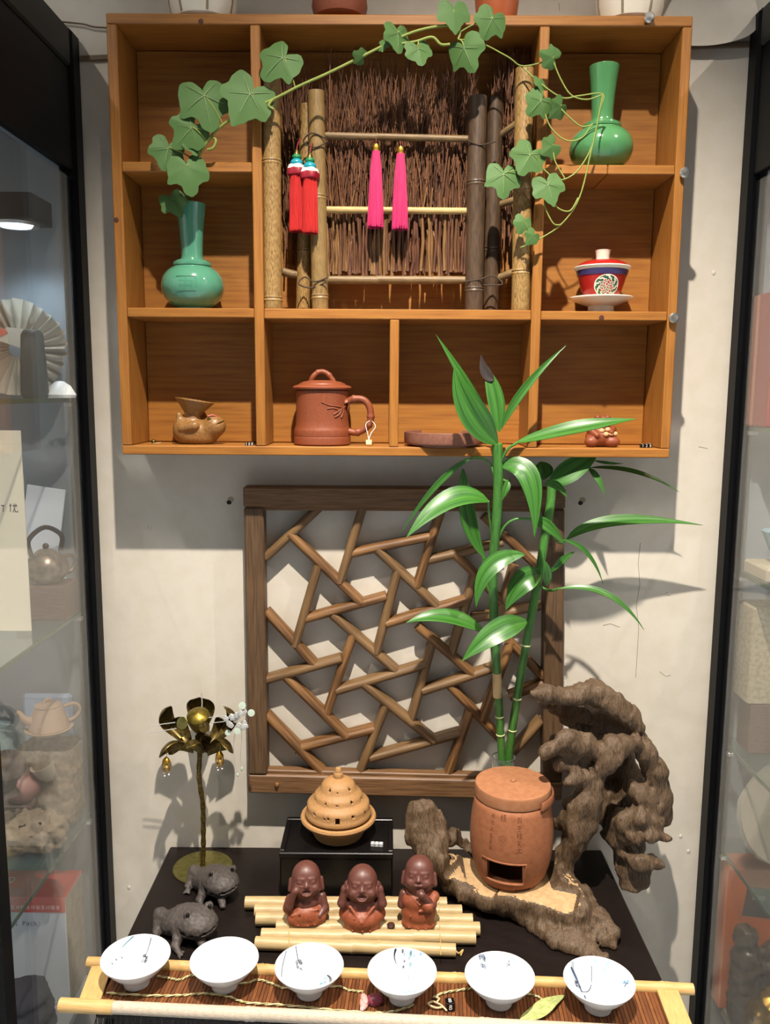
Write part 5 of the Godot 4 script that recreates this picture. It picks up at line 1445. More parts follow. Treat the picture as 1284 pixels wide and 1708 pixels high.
func bowl_print(kind: int) -> ImageTexture:
	var n := 256
	var im := Image.create(n, n, false, Image.FORMAT_RGB8)
	im.fill(Color("e4e4e1"))
	var g := RandomNumberGenerator.new(); g.seed = 100 + kind
	var dot := func(x0: float, y0: float, r0: float, c: Color, k := 0.8):
		var x := 128.0 + (x0 - 128.0) * 1.13; var y := 128.0 + (y0 - 128.0) * 1.13; var r := r0 * 1.2
		for yy in range(int(y - r), int(y + r) + 1):
			for xx in range(int(x - r), int(x + r) + 1):
				if xx >= 0 and yy >= 0 and xx < n and yy < n and Vector2(xx - x, yy - y).length() <= r:
					im.set_pixel(xx, yy, im.get_pixel(xx, yy).lerp(c, k))
	var line := func(a: Vector2, m: Vector2, c: Vector2, w0: float, w1: float, col: Color):
		for k in 60:
			var s := k / 59.0
			var p: Vector2 = a.lerp(m, s).lerp(m.lerp(c, s), s)
			dot.call(p.x, p.y, lerpf(w0, w1, s), col, 0.7)
	var flower := func(x: float, y: float, r: float, col: Color):
		for k in 7:
			var a := TAU * k / 7.0 + g.randf()
			dot.call(x + cos(a) * r * 0.6, y + sin(a) * r * 0.6, r * g.randf_range(0.25, 0.42), col.lightened(g.randf_range(0.0, 0.4)), 0.6)
		for k in 8: dot.call(x + g.randf_range(-r, r) * 0.7, y + g.randf_range(-r, r) * 0.7, 1.6, col.darkened(0.45), 0.8)
	var ink := Color("3c4c66"); var blue := Color("4f80b0"); var dk := Color("20283a"); var green := Color("527c86")
	if kind == 0:
		line.call(Vector2(150, 26), Vector2(146, 44), Vector2(138, 62), 1.5, 1.0, dk)
		flower.call(138, 68, 13, dk)
		line.call(Vector2(60, 60), Vector2(72, 40), Vector2(90, 26), 1.0, 1.6, green)
		line.call(Vector2(110, 216), Vector2(130, 208), Vector2(160, 210), 1.6, 0.8, ink)
		for q in [[52, 98], [46, 120], [66, 82]]: dot.call(q[0], q[1], 2.6, ink, 0.8)
	elif kind == 1:
		line.call(Vector2(128, 216), Vector2(134, 200), Vector2(142, 190), 3.0, 1.0, ink)
		line.call(Vector2(132, 210), Vector2(124, 202), Vector2(122, 196), 2.4, 1.0, green)
	elif kind == 2:
		line.call(Vector2(40, 150), Vector2(30, 90), Vector2(52, 36), 1.6, 1.2, ink)
		line.call(Vector2(72, 30), Vector2(78, 46), Vector2(84, 58), 1.4, 1.4, dk)
		flower.call(88, 68, 15, dk)
		dot.call(124, 34, 5, Color("a9a8a2"), 0.7)
		for k in 12: dot.call(g.randf_range(164, 200), g.randf_range(110, 190), g.randf_range(2.5, 6), [blue, ink, green][k % 3], 0.7)
		line.call(Vector2(184, 104), Vector2(200, 122), Vector2(198, 150), 1.5, 4.5, dk)
	elif kind == 3:
		for k in 14: dot.call(g.randf_range(128, 196), g.randf_range(18, 54), g.randf_range(2, 5), [dk, blue, green][k % 3], 0.7)
		line.call(Vector2(108, 22), Vector2(98, 34), Vector2(110, 48), 3.0, 1.0, dk)
		line.call(Vector2(152, 56), Vector2(150, 80), Vector2(152, 110), 1.0, 0.8, green)
		for k in 16: dot.call(g.randf_range(128, 192), g.randf_range(130, 186), g.randf_range(2.5, 6.5), [blue, green, Color("c4b3c8"), ink][k % 4], 0.7)
		line.call(Vector2(100, 196), Vector2(122, 188), Vector2(136, 168), 1.2, 2.2, dk)
	elif kind == 4:
		flower.call(82, 42, 17, ink)
		for k in 12: dot.call(g.randf_range(22, 70), g.randf_range(50, 110), g.randf_range(4, 9), Color("c6d3dc"), 0.6)
		for k in 8: dot.call(g.randf_range(90, 130), g.randf_range(22, 44), g.randf_range(3, 6), Color("b9cddd"), 0.6)
		flower.call(168, 44, 8, Color("a9b4c4"))
	else:
		line.call(Vector2(66, 28), Vector2(52, 60), Vector2(70, 96), 4.0, 6.0, Color("9aa2aa"))
		line.call(Vector2(56, 60), Vector2(74, 74), Vector2(78, 106), 5.0, 3.0, ink)
		line.call(Vector2(80, 104), Vector2(118, 104), Vector2(126, 34), 1.6, 1.4, dk)
		flower.call(68, 92, 12, dk)
		for k in 22: dot.call(g.randf_range(132, 190), g.randf_range(20, 52), g.randf_range(3, 8), [Color("9cc3e2"), Color("7fb0d8"), Color("c4d8e6")][k % 3], 0.6)
		flower.call(216, 112, 12, blue)
		line.call(Vector2(86, 118), Vector2(84, 140), Vector2(88, 158), 3.0, 1.0, ink)
	return ImageTexture.create_from_image(im)

func build_mat_and_bowls() -> void:
	var b := Vector3(-0.01, TT, 0.43)
	var t := thing("bamboo_mat", "brown bamboo slat tray mat framed by bamboo poles along the table front", "tray", b)
	# two poles, slightly askew to the table edge
	var pb0 := aty(146, 1605, TT + 0.010); var pb1 := aty(1156, 1650, TT + 0.010)
	var pf0 := aty(100, 1676, TT + 0.010); var pf1 := aty(1190, 1728, TT + 0.010)
	var pole := func(a: Vector3, c: Vector3, r: float, m: Material, nod: Array):
		var L := (c - a).length()
		var pts := [Vector3(-L / 2, 0, 0)]; var rad := [r * 0.95]
		for nn in nod:
			for k in [[-0.010, 1.0], [-0.003, 1.12], [0.0, 1.0], [0.003, 1.08], [0.010, 1.0]]:
				pts.append(Vector3(-L / 2 + nn * L + k[0], 0, 0)); rad.append(r * k[1])
		pts.append(Vector3(L / 2, 0, 0)); rad.append(r * 0.95)
		var o := part("pole", MB.new().tube(pts, rad, 16).mesh(), m, t, frame_to(a - b, c - b))
		return o
	pole.call(pb0, pb1, 0.0092, M.bamboo_tan, [0.035, 0.30, 0.62, 0.955])
	pole.call(pf0, pf1, 0.0098, M.bamboo_pale, [0.30, 0.66])
	for q in [[pf0, 0.0, 0.115], [pf1, 1.0, -0.0]]:
		var s: float = q[1]
		var a: Vector3 = pf0.lerp(pf1, 0.0 if s == 0.0 else 0.93); var c: Vector3 = pf0.lerp(pf1, 0.085 if s == 0.0 else 1.0)
		part("pole_sleeve", MB.new().tube([a - b, c - b], 0.0104, 16).mesh(), M.bamboo_tan, t)
	# broad end strips
	var strip := func(a: Vector3, c: Vector3, w: float):
		var xf := frame_to(a - b, c - b)
		var L := (c - a).length() / 2
		part("end_strip", MB.new().box(Vector3(-L, -0.0022, -w / 2), Vector3(L, 0.0022, w / 2), 0.001).mesh(), M.bamboo_tan, t, xf)
	strip.call(aty(170, 1612, TT + 0.0115), aty(150, 1668, TT + 0.0115), 0.034)
	strip.call(aty(1112, 1650, TT + 0.0115), aty(1140, 1722, TT + 0.0115), 0.034)
	# fine slats: too narrow to tell apart singly
	var mbs := [MB.new(), MB.new(), MB.new()]
	var n := 150
	for i in n:
		var s0 := 0.055 + 0.895 * i / n; var s1 := 0.055 + 0.895 * (i + 0.86) / n
		var y0 := TT + 0.0035; var y1: float = TT + 0.0075 + 0.0004 * (i * 7 % 3)
		var qa := pb0.lerp(pb1, s0); var qb := pb0.lerp(pb1, s1); var qc := pf0.lerp(pf1, s1); var qd := pf0.lerp(pf1, s0)
		var mb: MB = mbs[(i * 5 + i / 7) % 3]
		var lo := []; var up := []
		for q in [qa, qd, qc, qb]:
			lo.append(Vector3(q.x, y0, q.z) - b); up.append(Vector3(q.x, y1, q.z) - b)
		mb.face(up)
		for k in 4: mb.face([lo[k], lo[(k + 1) % 4], up[(k + 1) % 4], up[k]])
	var mm := [M.mat_brown, grained(tex(67, 0.04, ["6b3e1e", "7d4c28", "8c5931"], 256, 4), Vector3(60, 60, 4), 0.5), grained(tex(68, 0.04, ["54301a", "663c20", "734526"], 256, 4), Vector3(60, 60, 4), 0.5)]
	for k in 3: tag(part("mat_slats", mbs[k].mesh(), mm[k], t), "", "", "", "stuff")
	# black fringe hanging under the front pole
	var fr := MB.new()
	var g := RandomNumberGenerator.new(); g.seed = 31
	for i in 420:
		var a := pf0.lerp(pf1, g.randf_range(0.06, 1.0)) - b
		a += Vector3(0, -0.007, 0.007)
		fr.tube([a, a + Vector3(g.randf_range(-0.004, 0.004), -0.012, 0.006), a + Vector3(g.randf_range(-0.008, 0.008), -0.030, g.randf_range(0.0, 0.010))], 0.0009, 3, false)
	tag(part("black_fringe", fr.mesh(), plain(Color(0.02, 0.02, 0.02), 0.9), t), "", "", "", "stuff")
	# twisted cord laid across the mat
	var cord := func(called: String, label: String, q: Array, dy: float):
		var pts := []
		for k in q: pts.append(aty(k[0], k[1], TT + 0.0105 + dy))
		var o: Vector3 = pts[0]
		var c := thing(called, label, "cord", o)
		var sm := smooth_path(pts, 10)
		var s2 := [[], []]
		for k in sm.size():
			for e in 2:
				var a := k * 1.1 + PI * e
				s2[e].append(sm[k] - o + Vector3(0, sin(a) * 0.0011, cos(a) * 0.0011))
		part("strand", MB.new().tube(s2[0], 0.0011, 5).mesh(), plain(Color("d8cfa0"), 0.7), c)
		part("strand", MB.new().tube(s2[1], 0.0011, 5).mesh(), plain(Color("a9a06a"), 0.7), c)
	cord.call("twisted_cord", "long pale twisted cord lying in front of the bowls along the mat", [[178, 1656], [240, 1660], [300, 1660], [340, 1657], [380, 1662], [410, 1672], [470, 1676], [540, 1683], [620, 1689], [660, 1686], [690, 1676]], 0.0)
	cord.call("twisted_cord", "pale twisted cord running behind the first four bowls", [[262, 1628], [285, 1632], [300, 1634], [330, 1626], [400, 1640], [430, 1634], [455, 1641], [480, 1648], [560, 1645], [580, 1651], [605, 1654]], 0.0)
	cord.call("twisted_cord", "short pale cord between the fourth and fifth bowls", [[722, 1664], [740, 1656], [775, 1650], [800, 1648], [840, 1652], [890, 1660], [905, 1668]], 0.0)
	# bowls
	var spec := [[228, 1645, 0, "white porcelain bowl with one small dark blossom, leftmost of the row"], [375, 1650, 1, "almost plain white porcelain bowl, second from the left"], [516, 1661, 2, "white bowl painted with a dark flower and blue-green leaves, third from the left"], [670, 1670, 3, "white bowl painted with blue sprays, beside the pink lotus bud"], [832, 1677, 4, "white bowl with a pale flower on its rim, left of the green leaf"], [997, 1686, 5, "white bowl with grey flower and sky-blue petals, rightmost of the row"]]
	var rs := 0.0545
	for q in spec:
		var p := aty(q[0], q[1] - 6, TT + 0.009)
		var o := thing("porcelain_bowl", q[3], "bowl", p, "white bowls on the bamboo mat")
		var gl: StandardMaterial3D = M.white_glaze
		part("bowl_wall", MB.new().lathe([Vector2(0, 0.002), Vector2(0.0175, 0.002), Vector2(0.018, 0), Vector2(0.0205, 0), Vector2(0.0215, 0.004), Vector2(0.020, 0.0105), Vector2(0.026, 0.0145), Vector2(0.038, 0.025), Vector2(0.0475, 0.036), Vector2(rs, 0.0465), Vector2(rs - 0.0005, 0.0478), Vector2(rs - 0.002, 0.0472)], 64).mesh(), gl, o)
		var inn := [Vector2(rs - 0.002, 0.0472), Vector2(0.0455, 0.037), Vector2(0.036, 0.0265), Vector2(0.024, 0.017), Vector2(0.012, 0.013), Vector2(0, 0.0125)]
		var mb := MB.new().lathe(inn, 64)
		for vv in mb.v: mb.uv.append(Vector2(0.5 + vv.x / (2 * rs), 0.5 + vv.z / (2 * rs)))
		var m := StandardMaterial3D.new()
		m.albedo_texture = bowl_print(q[2]); m.roughness = 0.12
		part("painted_inside", mb.mesh(), m, o)
	# odds and ends on the mat
	var lp := aty(612, 1668, TT + 0.014)
	var bud := thing("lotus_bud", "little pink and plum porcelain lotus bud beside the fourth bowl", "ornament", lp)
	part("bud", MB.new().ball(Vector3(0.012, 0.0, 0), Vector3(0.014, 0.0095, 0.0100), 16, 10).mesh(), plain(Color("7c3445"), 0.35), bud)
	var pk := plain(Color("e0a39c"), 0.4)
	for q in [[-0.004, 0.002, 0.0, 0.3], [-0.006, -0.001, 0.004, 0.0], [-0.004, -0.002, 0.010, -0.4]]:
		part("petal", MB.new().ball(Vector3(q[0], q[1], q[2]), Vector3(0.0055, 0.0045, 0.012), 12, 8, Basis(Vector3.UP, q[3])).mesh(), pk, bud)
	price_cubes("single black number cube reading 8 on the mat, right of the fourth bowl", aty(750, 1682, TT + 0.009), 0.1, "8", M.black_cube, M.white_print, 0.0135)
	var lf := aty(905, 1690, TT + 0.012)
	var tl := thing("dry_leaf", "flat pale green leaf lying on the mat left of the rightmost bowl", "leaf", lf)
	var path := smooth_path([aty(868, 1702, TT + 0.0105) - lf, aty(895, 1690, TT + 0.014) - lf, aty(918, 1672, TT + 0.016) - lf, aty(942, 1660, TT + 0.012) - lf], 5)
	part("blade", leaf_blade(path, 0.0135, Vector3.UP, 0.25).mesh(), grained(tex(77, 0.03, ["8f9a55", "a5ae6c", "b8bd80"], 128, 4), Vector3(20, 20, 20), 0.6), tl)
	part("midrib", MB.new().tube(path, 0.0006, 5).mesh(), M.ring_pale, tl)
	var kn := aty(722, 1672, TT + 0.011)
	var tk := thing("cord_knot", "frayed pale cord knot at the foot of the fourth bowl", "cord", kn)
	for q in [[[0, 0], [0.012, 0.008], [0.02, 0.020]], [[0.0, 0.0], [-0.008, 0.006], [0.004, 0.014], [0.014, 0.012]], [[0.004, 0.004], [0.010, -0.006], [0.002, -0.010]]]:
		var pts := []
		for k in q: pts.append(Vector3(k[0], 0.002, k[1]))
		part("strand", MB.new().tube(smooth_path(pts, 4), 0.0015, 6).mesh(), plain(Color("cdbb92"), 0.8), tk)

# a blade along a path: half-width w, folded along the midrib; face is roughly the side turned up
func leaf_blade(path: Array, w: float, face: Vector3, fold := 0.3, twist := 0.0, peak := 0.42) -> MB:
	var mb := MB.new()
	var n := path.size()
	var nu := 6
	for side in 2:
		for j in n:
			var s := float(j) / (n - 1)
			var t: Vector3 = (path[mini(j + 1, n - 1)] - path[maxi(j - 1, 0)]).normalized()
			var fa := face.rotated(t, twist * s)
			var nor := (fa - t * fa.dot(t)).normalized()
			var across := nor.cross(t).normalized()
			var ww: float
			if s < peak: ww = w * (0.12 + 0.88 * sin(PI / 2 * pow(s / peak, 0.8)))
			else: ww = w * pow(cos(PI / 2 * (s - peak) / (1.0 - peak)), 1.0)
			ww = maxf(ww, 0.0002)
			for i in nu + 1:
				var u := 2.0 * i / nu - 1.0
				var lift := absf(u) * fold * ww - u * u * 0.12 * ww
				var wave := 0.04 * ww * sin(s * 11.0 + u * 2.0) * absf(u)
				mb.uv.append(Vector2(u * 0.5 + 0.5, s))
				mb.p(path[j] + across * u * ww + nor * (lift + wave + (0.0003 if side == 0 else -0.0003)))
	var nn := n * (nu + 1)
	for j in n - 1:
		for i in nu:
			var a := j * (nu + 1) + i
			mb.quad(a, a + 1, a + nu + 2, a + nu + 1)
			mb.quad(nn + a, nn + a + nu + 1, nn + a + nu + 2, nn + a + 1)
	return mb

func build_bamboo_plant() -> void:
	var bb := at(839, 1290, 0.075); bb.y = TT
	var jar := thing("glass_bottle", "slender clear glass bottle holding the bamboo stalks behind the stove", "bottle", bb)
	var top := at(839, 1262, 0.075).y - TT
	part("bottle_glass", MB.new().lathe([Vector2(0, 0), Vector2(0.026, 0), Vector2(0.028, 0.003), Vector2(0.028, top * 0.55), Vector2(0.0235, top * 0.8), Vector2(0.0215, top - 0.006), Vector2(0.0235, top), Vector2(0.0205, top), Vector2(0.0185, top - 0.006), Vector2(0.0205, top * 0.8), Vector2(0.0245, top * 0.55), Vector2(0.0245, 0.006), Vector2(0, 0.005)], 40).mesh(), M.bottle_glass, jar)
	var t := thing("bamboo_plant", "lucky bamboo with two green stalks and long pointed leaves in a bottle", "plant", bb + Vector3(0, 0.012, 0))
	var b := t.position
	var stalk := func(q: Array, r0: float, r1: float, joints: Array, m: Material):
		var pts := []
		for k in q: pts.append(at(k[0], k[1], k[2]) - b)
		var sm := smooth_path(pts, 6)
		var rad := []
		for k in sm.size():
			var r := lerpf(r0, r1, float(k) / (sm.size() - 1))
			rad.append(r)
		part("stalk", MB.new().tube(sm, rad, 14).mesh(), m, t)
		for j in joints:
			var i := int(j * (sm.size() - 1))
			var r: float = rad[i]
			var mb := MB.new()
			mb.lathe([Vector2(r * 0.98, -0.0022), Vector2(r * 1.13, -0.0008), Vector2(r * 1.15, 0.0004), Vector2(r * 1.0, 0.0020)], 16)
			part("stalk_ring", mb.mesh(), M.ring_pale, t, up_to(sm[i], sm[mini(i + 1, sm.size() - 1)]))
	var low := aty(839, 1360, TT + 0.02)
	stalk.call([[839, 1372, 0.078], [838, 1290, 0.082], [833, 1195, 0.095], [829, 1130, 0.105], [824, 1040, 0.120], [822, 950, 0.135], [828, 870, 0.150], [831, 800, 0.160], [829, 740, 0.168]], 0.0072, 0.0095, [0.11, 0.21, 0.27, 0.34], M.stalk)
	stalk.call([[846, 1372, 0.070], [848, 1270, 0.072], [862, 1165, 0.085], [880, 1060, 0.100], [895, 980, 0.100], [908, 900, 0.098], [918, 840, 0.092], [920, 800, 0.088]], 0.0075, 0.0085, [0.13, 0.22, 0.30, 0.42], M.stalk)
	# dry cut band on the front stalk
	part("dry_band", MB.new().tube([at(829.5, 1162, 0.101) - b, at(829, 1140, 0.104) - b, at(828.5, 1122, 0.107) - b], 0.0088, 14).mesh(), M.stalk_dry, t)
	# leaves: base, middle, tip (pixel x, y and depth), half-width, facing, material
	var up := Vector3(0, 0.6, 0.8)
	var fr := Vector3(0, 0.15, 1)
	var Lf := [
		[830, 735, 0.170, 790, 655, 0.195, 727, 558, 0.190, 0.0085, fr, "leaf", 0.35],
		[829, 740, 0.172, 775, 690, 0.205, 757, 612, 0.205, 0.0255, fr, "leaf", 0.35],
		[832, 720, 0.166, 830, 650, 0.160, 806, 610, 0.150, 0.0150, fr, "leaf", 0.35],
		[836, 715, 0.168, 860, 650, 0.185, 944, 576, 0.175, 0.0075, fr, "leaf", 0.45],
		[862, 738, 0.185, 965, 708, 0.220, 1062, 699, 0.215, 0.0160, Vector3(0, 0.75, 0.65), "leaf", 0.3],
		[836, 778, 0.166, 900, 755, 0.200, 891, 897, 0.205, 0.0205, Vector3(0.1, 0.35, 0.95), "leaf", 0.25],
		[849, 799, 0.164, 845, 812, 0.176, 836, 836, 0.172, 0.0065, fr, "leaf", 0.3],
		[814, 836, 0.165, 755, 800, 0.200, 677, 898, 0.215, 0.0225, Vector3(-0.1, 0.7, 0.7), "leaf", 0.25],
		[786, 764, 0.120, 735, 785, 0.110, 668, 889, 0.080, 0.0060, fr, "leaf", 0.35],
		[772, 782, 0.095, 770, 880, 0.090, 812, 935, 0.085, 0.0165, Vector3(0.3, 0.1, 0.9), "leaf", 0.35],
		[874, 925, 0.170, 800, 925, 0.190, 794, 1013, 0.190, 0.0165, Vector3(-0.2, 0.4, 0.9), "leaf", 0.3],
		[808, 1054, 0.145, 745, 1010, 0.170, 677, 1039, 0.170, 0.0175, Vector3(0, 0.8, 0.6), "leaf", 0.28],
		[878, 1037, 0.140, 830, 1040, 0.180, 770, 1103, 0.185, 0.0225, Vector3(-0.1, 0.5, 0.85), "leaf", 0.3],
		[916, 806, 0.092, 955, 786, 0.105, 1003, 748, 0.100, 0.0215, Vector3(0.1, 0.4, 0.9), "leaf", 0.35],
		[982, 782, 0.086, 996, 790, 0.100, 1009, 826, 0.105, 0.0060, fr, "leaf", 0.3],
		[990, 768, 0.080, 1015, 774, 0.085, 1040, 773, 0.085, 0.0028, fr, "leaf", 0.3],
		[985, 780, 0.085, 1065, 775, 0.095, 1133, 821, 0.085, 0.0055, Vector3(0, 0.7, 0.7), "leaf", 0.3],
		[946, 899, 0.090, 1000, 850, 0.095, 1172, 876, 0.085, 0.0135, Vector3(0, 0.75, 0.65), "leaf", 0.3],
		[888, 866, 0.155, 912, 868, 0.170, 942, 908, 0.165, 0.0105, fr, "leaf", 0.3],
		[936, 900, 0.145, 985, 905, 0.150, 1006, 975, 0.140, 0.0040, fr, "leaf", 0.3],
		[902, 958, 0.135, 870, 955, 0.160, 843, 1018, 0.155, 0.0215, Vector3(-0.2, 0.3, 0.9), "leaf", 0.35],
		[932, 982, 0.135, 1020, 965, 0.165, 1074, 1051, 0.160, 0.0065, Vector3(0, 0.7, 0.7), "leaf", 0.3],
		[911, 978, 0.130, 916, 955, 0.145, 907, 933, 0.145, 0.0085, fr, "leaf", 0.3],
		[918, 955, 0.130, 938, 930, 0.140, 959, 920, 0.135, 0.0065, fr, "leaf", 0.3],
		[908, 808, 0.150, 930, 800, 0.160, 946, 831, 0.160, 0.0075, fr, "leaf", 0.3],
		[905, 800, 0.080, 880, 765, 0.070, 842, 762, 0.065, 0.0060, fr, "leaf", 0.3],
		[905, 800, 0.080, 905, 780, 0.075, 900, 770, 0.070, 0.0200, fr, "leaf", 0.3],
	]
	for q in Lf:
		var path := bez(at(q[0], q[1], q[2]) - b, at(q[3], q[4], q[5]) - b, at(q[6], q[7], q[8]) - b, 14)
		part("leaf", leaf_blade(path, q[9], q[10], q[12]).mesh(), M[q[11]], t)
	part("dry_tip", leaf_blade(bez(at(824, 634, 0.158) - b, at(806, 628, 0.156) - b, at(802, 592, 0.154) - b, 10), 0.0095, fr, 0.3).mesh(), plain(Color("1e120c"), 0.7), t)
	# leaf stalks
	for q in [[[829, 790, 0.160], [838, 765, 0.172], [848, 748, 0.180], [864, 738, 0.185]], [[826, 800, 0.158], [818, 775, 0.150], [803, 764, 0.135], [786, 764, 0.120]], [[822, 900, 0.140], [816, 865, 0.150], [814, 836, 0.165]], [[830, 800, 0.160], [834, 788, 0.165], [836, 778, 0.166]], [[825, 915, 0.142], [840, 880, 0.150], [860, 866, 0.155], [888, 866, 0.155]], [[823, 960, 0.134], [845, 935, 0.150], [874, 925, 0.170]], [[822, 1075, 0.117], [812, 1062, 0.130], [808, 1054, 0.145]], [[824, 1080, 0.118], [850, 1050, 0.130], [878, 1037, 0.140]], [[912, 880, 0.096], [932, 905, 0.094], [946, 899, 0.090]], [[897, 975, 0.100], [915, 985, 0.115], [932, 982, 0.135]], [[918, 830, 0.091], [945, 795, 0.088], [985, 780, 0.085]], [[830, 795, 0.16], [845, 803, 0.163], [849, 799, 0.164]], [[822, 1000, 0.127], [808, 965, 0.135], [806, 930, 0.14]]]:
		var pts := []
		for k in q: pts.append(at(k[0], k[1], k[2]) - b)
		var sm := smooth_path(pts, 5)
		part("leaf_stalk", MB.new().tube(sm, 0.0024, 8).mesh(), M.stalk, t)

# lobed ivy leaf about the origin: tip towards -y, seen from +z, one unit long
func ivy_leaf(sd: int) -> ArrayMesh:
	var g := RandomNumberGenerator.new(); g.seed = sd
	var out := [[0, 0.64], [12, 0.56], [28, 0.455], [42, 0.44], [60, 0.55], [74, 0.50], [92, 0.44], [112, 0.46], [130, 0.47], [150, 0.38], [170, 0.18]]
	var ring := []
	for k in out: ring.append([-PI / 2 + deg_to_rad(k[0]), k[1] * g.randf_range(0.94, 1.08)])
	ring.append([PI / 2, 0.10])
	for k in range(out.size() - 1, 0, -1): ring.append([-PI / 2 - deg_to_rad(out[k][0]), out[k][1] * g.randf_range(0.94, 1.08)])
	var fine := []
	for i in ring.size():
		var a: Array = ring[i]; var c: Array = ring[(i + 1) % ring.size()]
		var a1: float = c[0]
		if a1 < a[0] - PI: a1 += TAU
		if a1 < a[0] - 0.0001 and a[0] - a1 < PI: pass
		for k in 3:
			var s := k / 3.0
			fine.append(Vector2.from_angle(lerpf(a[0], a1, s)) * lerpf(a[1], c[1], smoothstep(0.0, 1.0, s)))
	var mb := MB.new()
	var bend := g.randf_range(0.15, 0.4)
	var shape := func(p: Vector2) -> float:
		var r := p.length(); var a := atan2(p.x, -p.y)
		return -bend * r * r + 0.05 * r * absf(sin(a * 2.5)) * -1.0 + 0.03 * sin(a * 3.0 + g.seed) * r
	var m := fine.size()
	for side in 2:
		var dz := 0.004 if side == 0 else -0.004
		var c := mb.p(Vector3(0, 0.02, dz))
		for rr in [0.33, 0.66, 1.0]:
			for q in fine: mb.p(Vector3(q.x * rr, q.y * rr + 0.02 * (1 - rr), shape.call(q * rr) + dz))
		for i in m:
			var j := (i + 1) % m
			var l := [[c, c + 1 + i, c + 1 + j]]
			for k in 2:
				l.append([c + 1 + k * m + i, c + 1 + (k + 1) * m + i, c + 1 + (k + 1) * m + j]); l.append([c + 1 + k * m + i, c + 1 + (k + 1) * m + j, c + 1 + k * m + j])
			for q in l:
				if side == 0: mb.tri(q[0], q[1], q[2])
				else: mb.tri(q[0], q[2], q[1])
	return mb.mesh()
func ivy_veins() -> ArrayMesh:
	var mb := MB.new()
	for a in [0.0, 1.08, -1.08, 2.3, -2.3]:
		var d := Vector2.from_angle(-PI / 2 + a)
		var r: float = 0.5 if a == 0.0 else 0.38
		var pts := []
		for k in 4: 
			var q: Vector2 = d * r * k / 3.0
			pts.append(Vector3(q.x, q.y, -0.26 * q.length_squared() + 0.010))
		mb.tube(pts, [0.010, 0.008, 0.006, 0.003], 4)
	return mb.mesh()

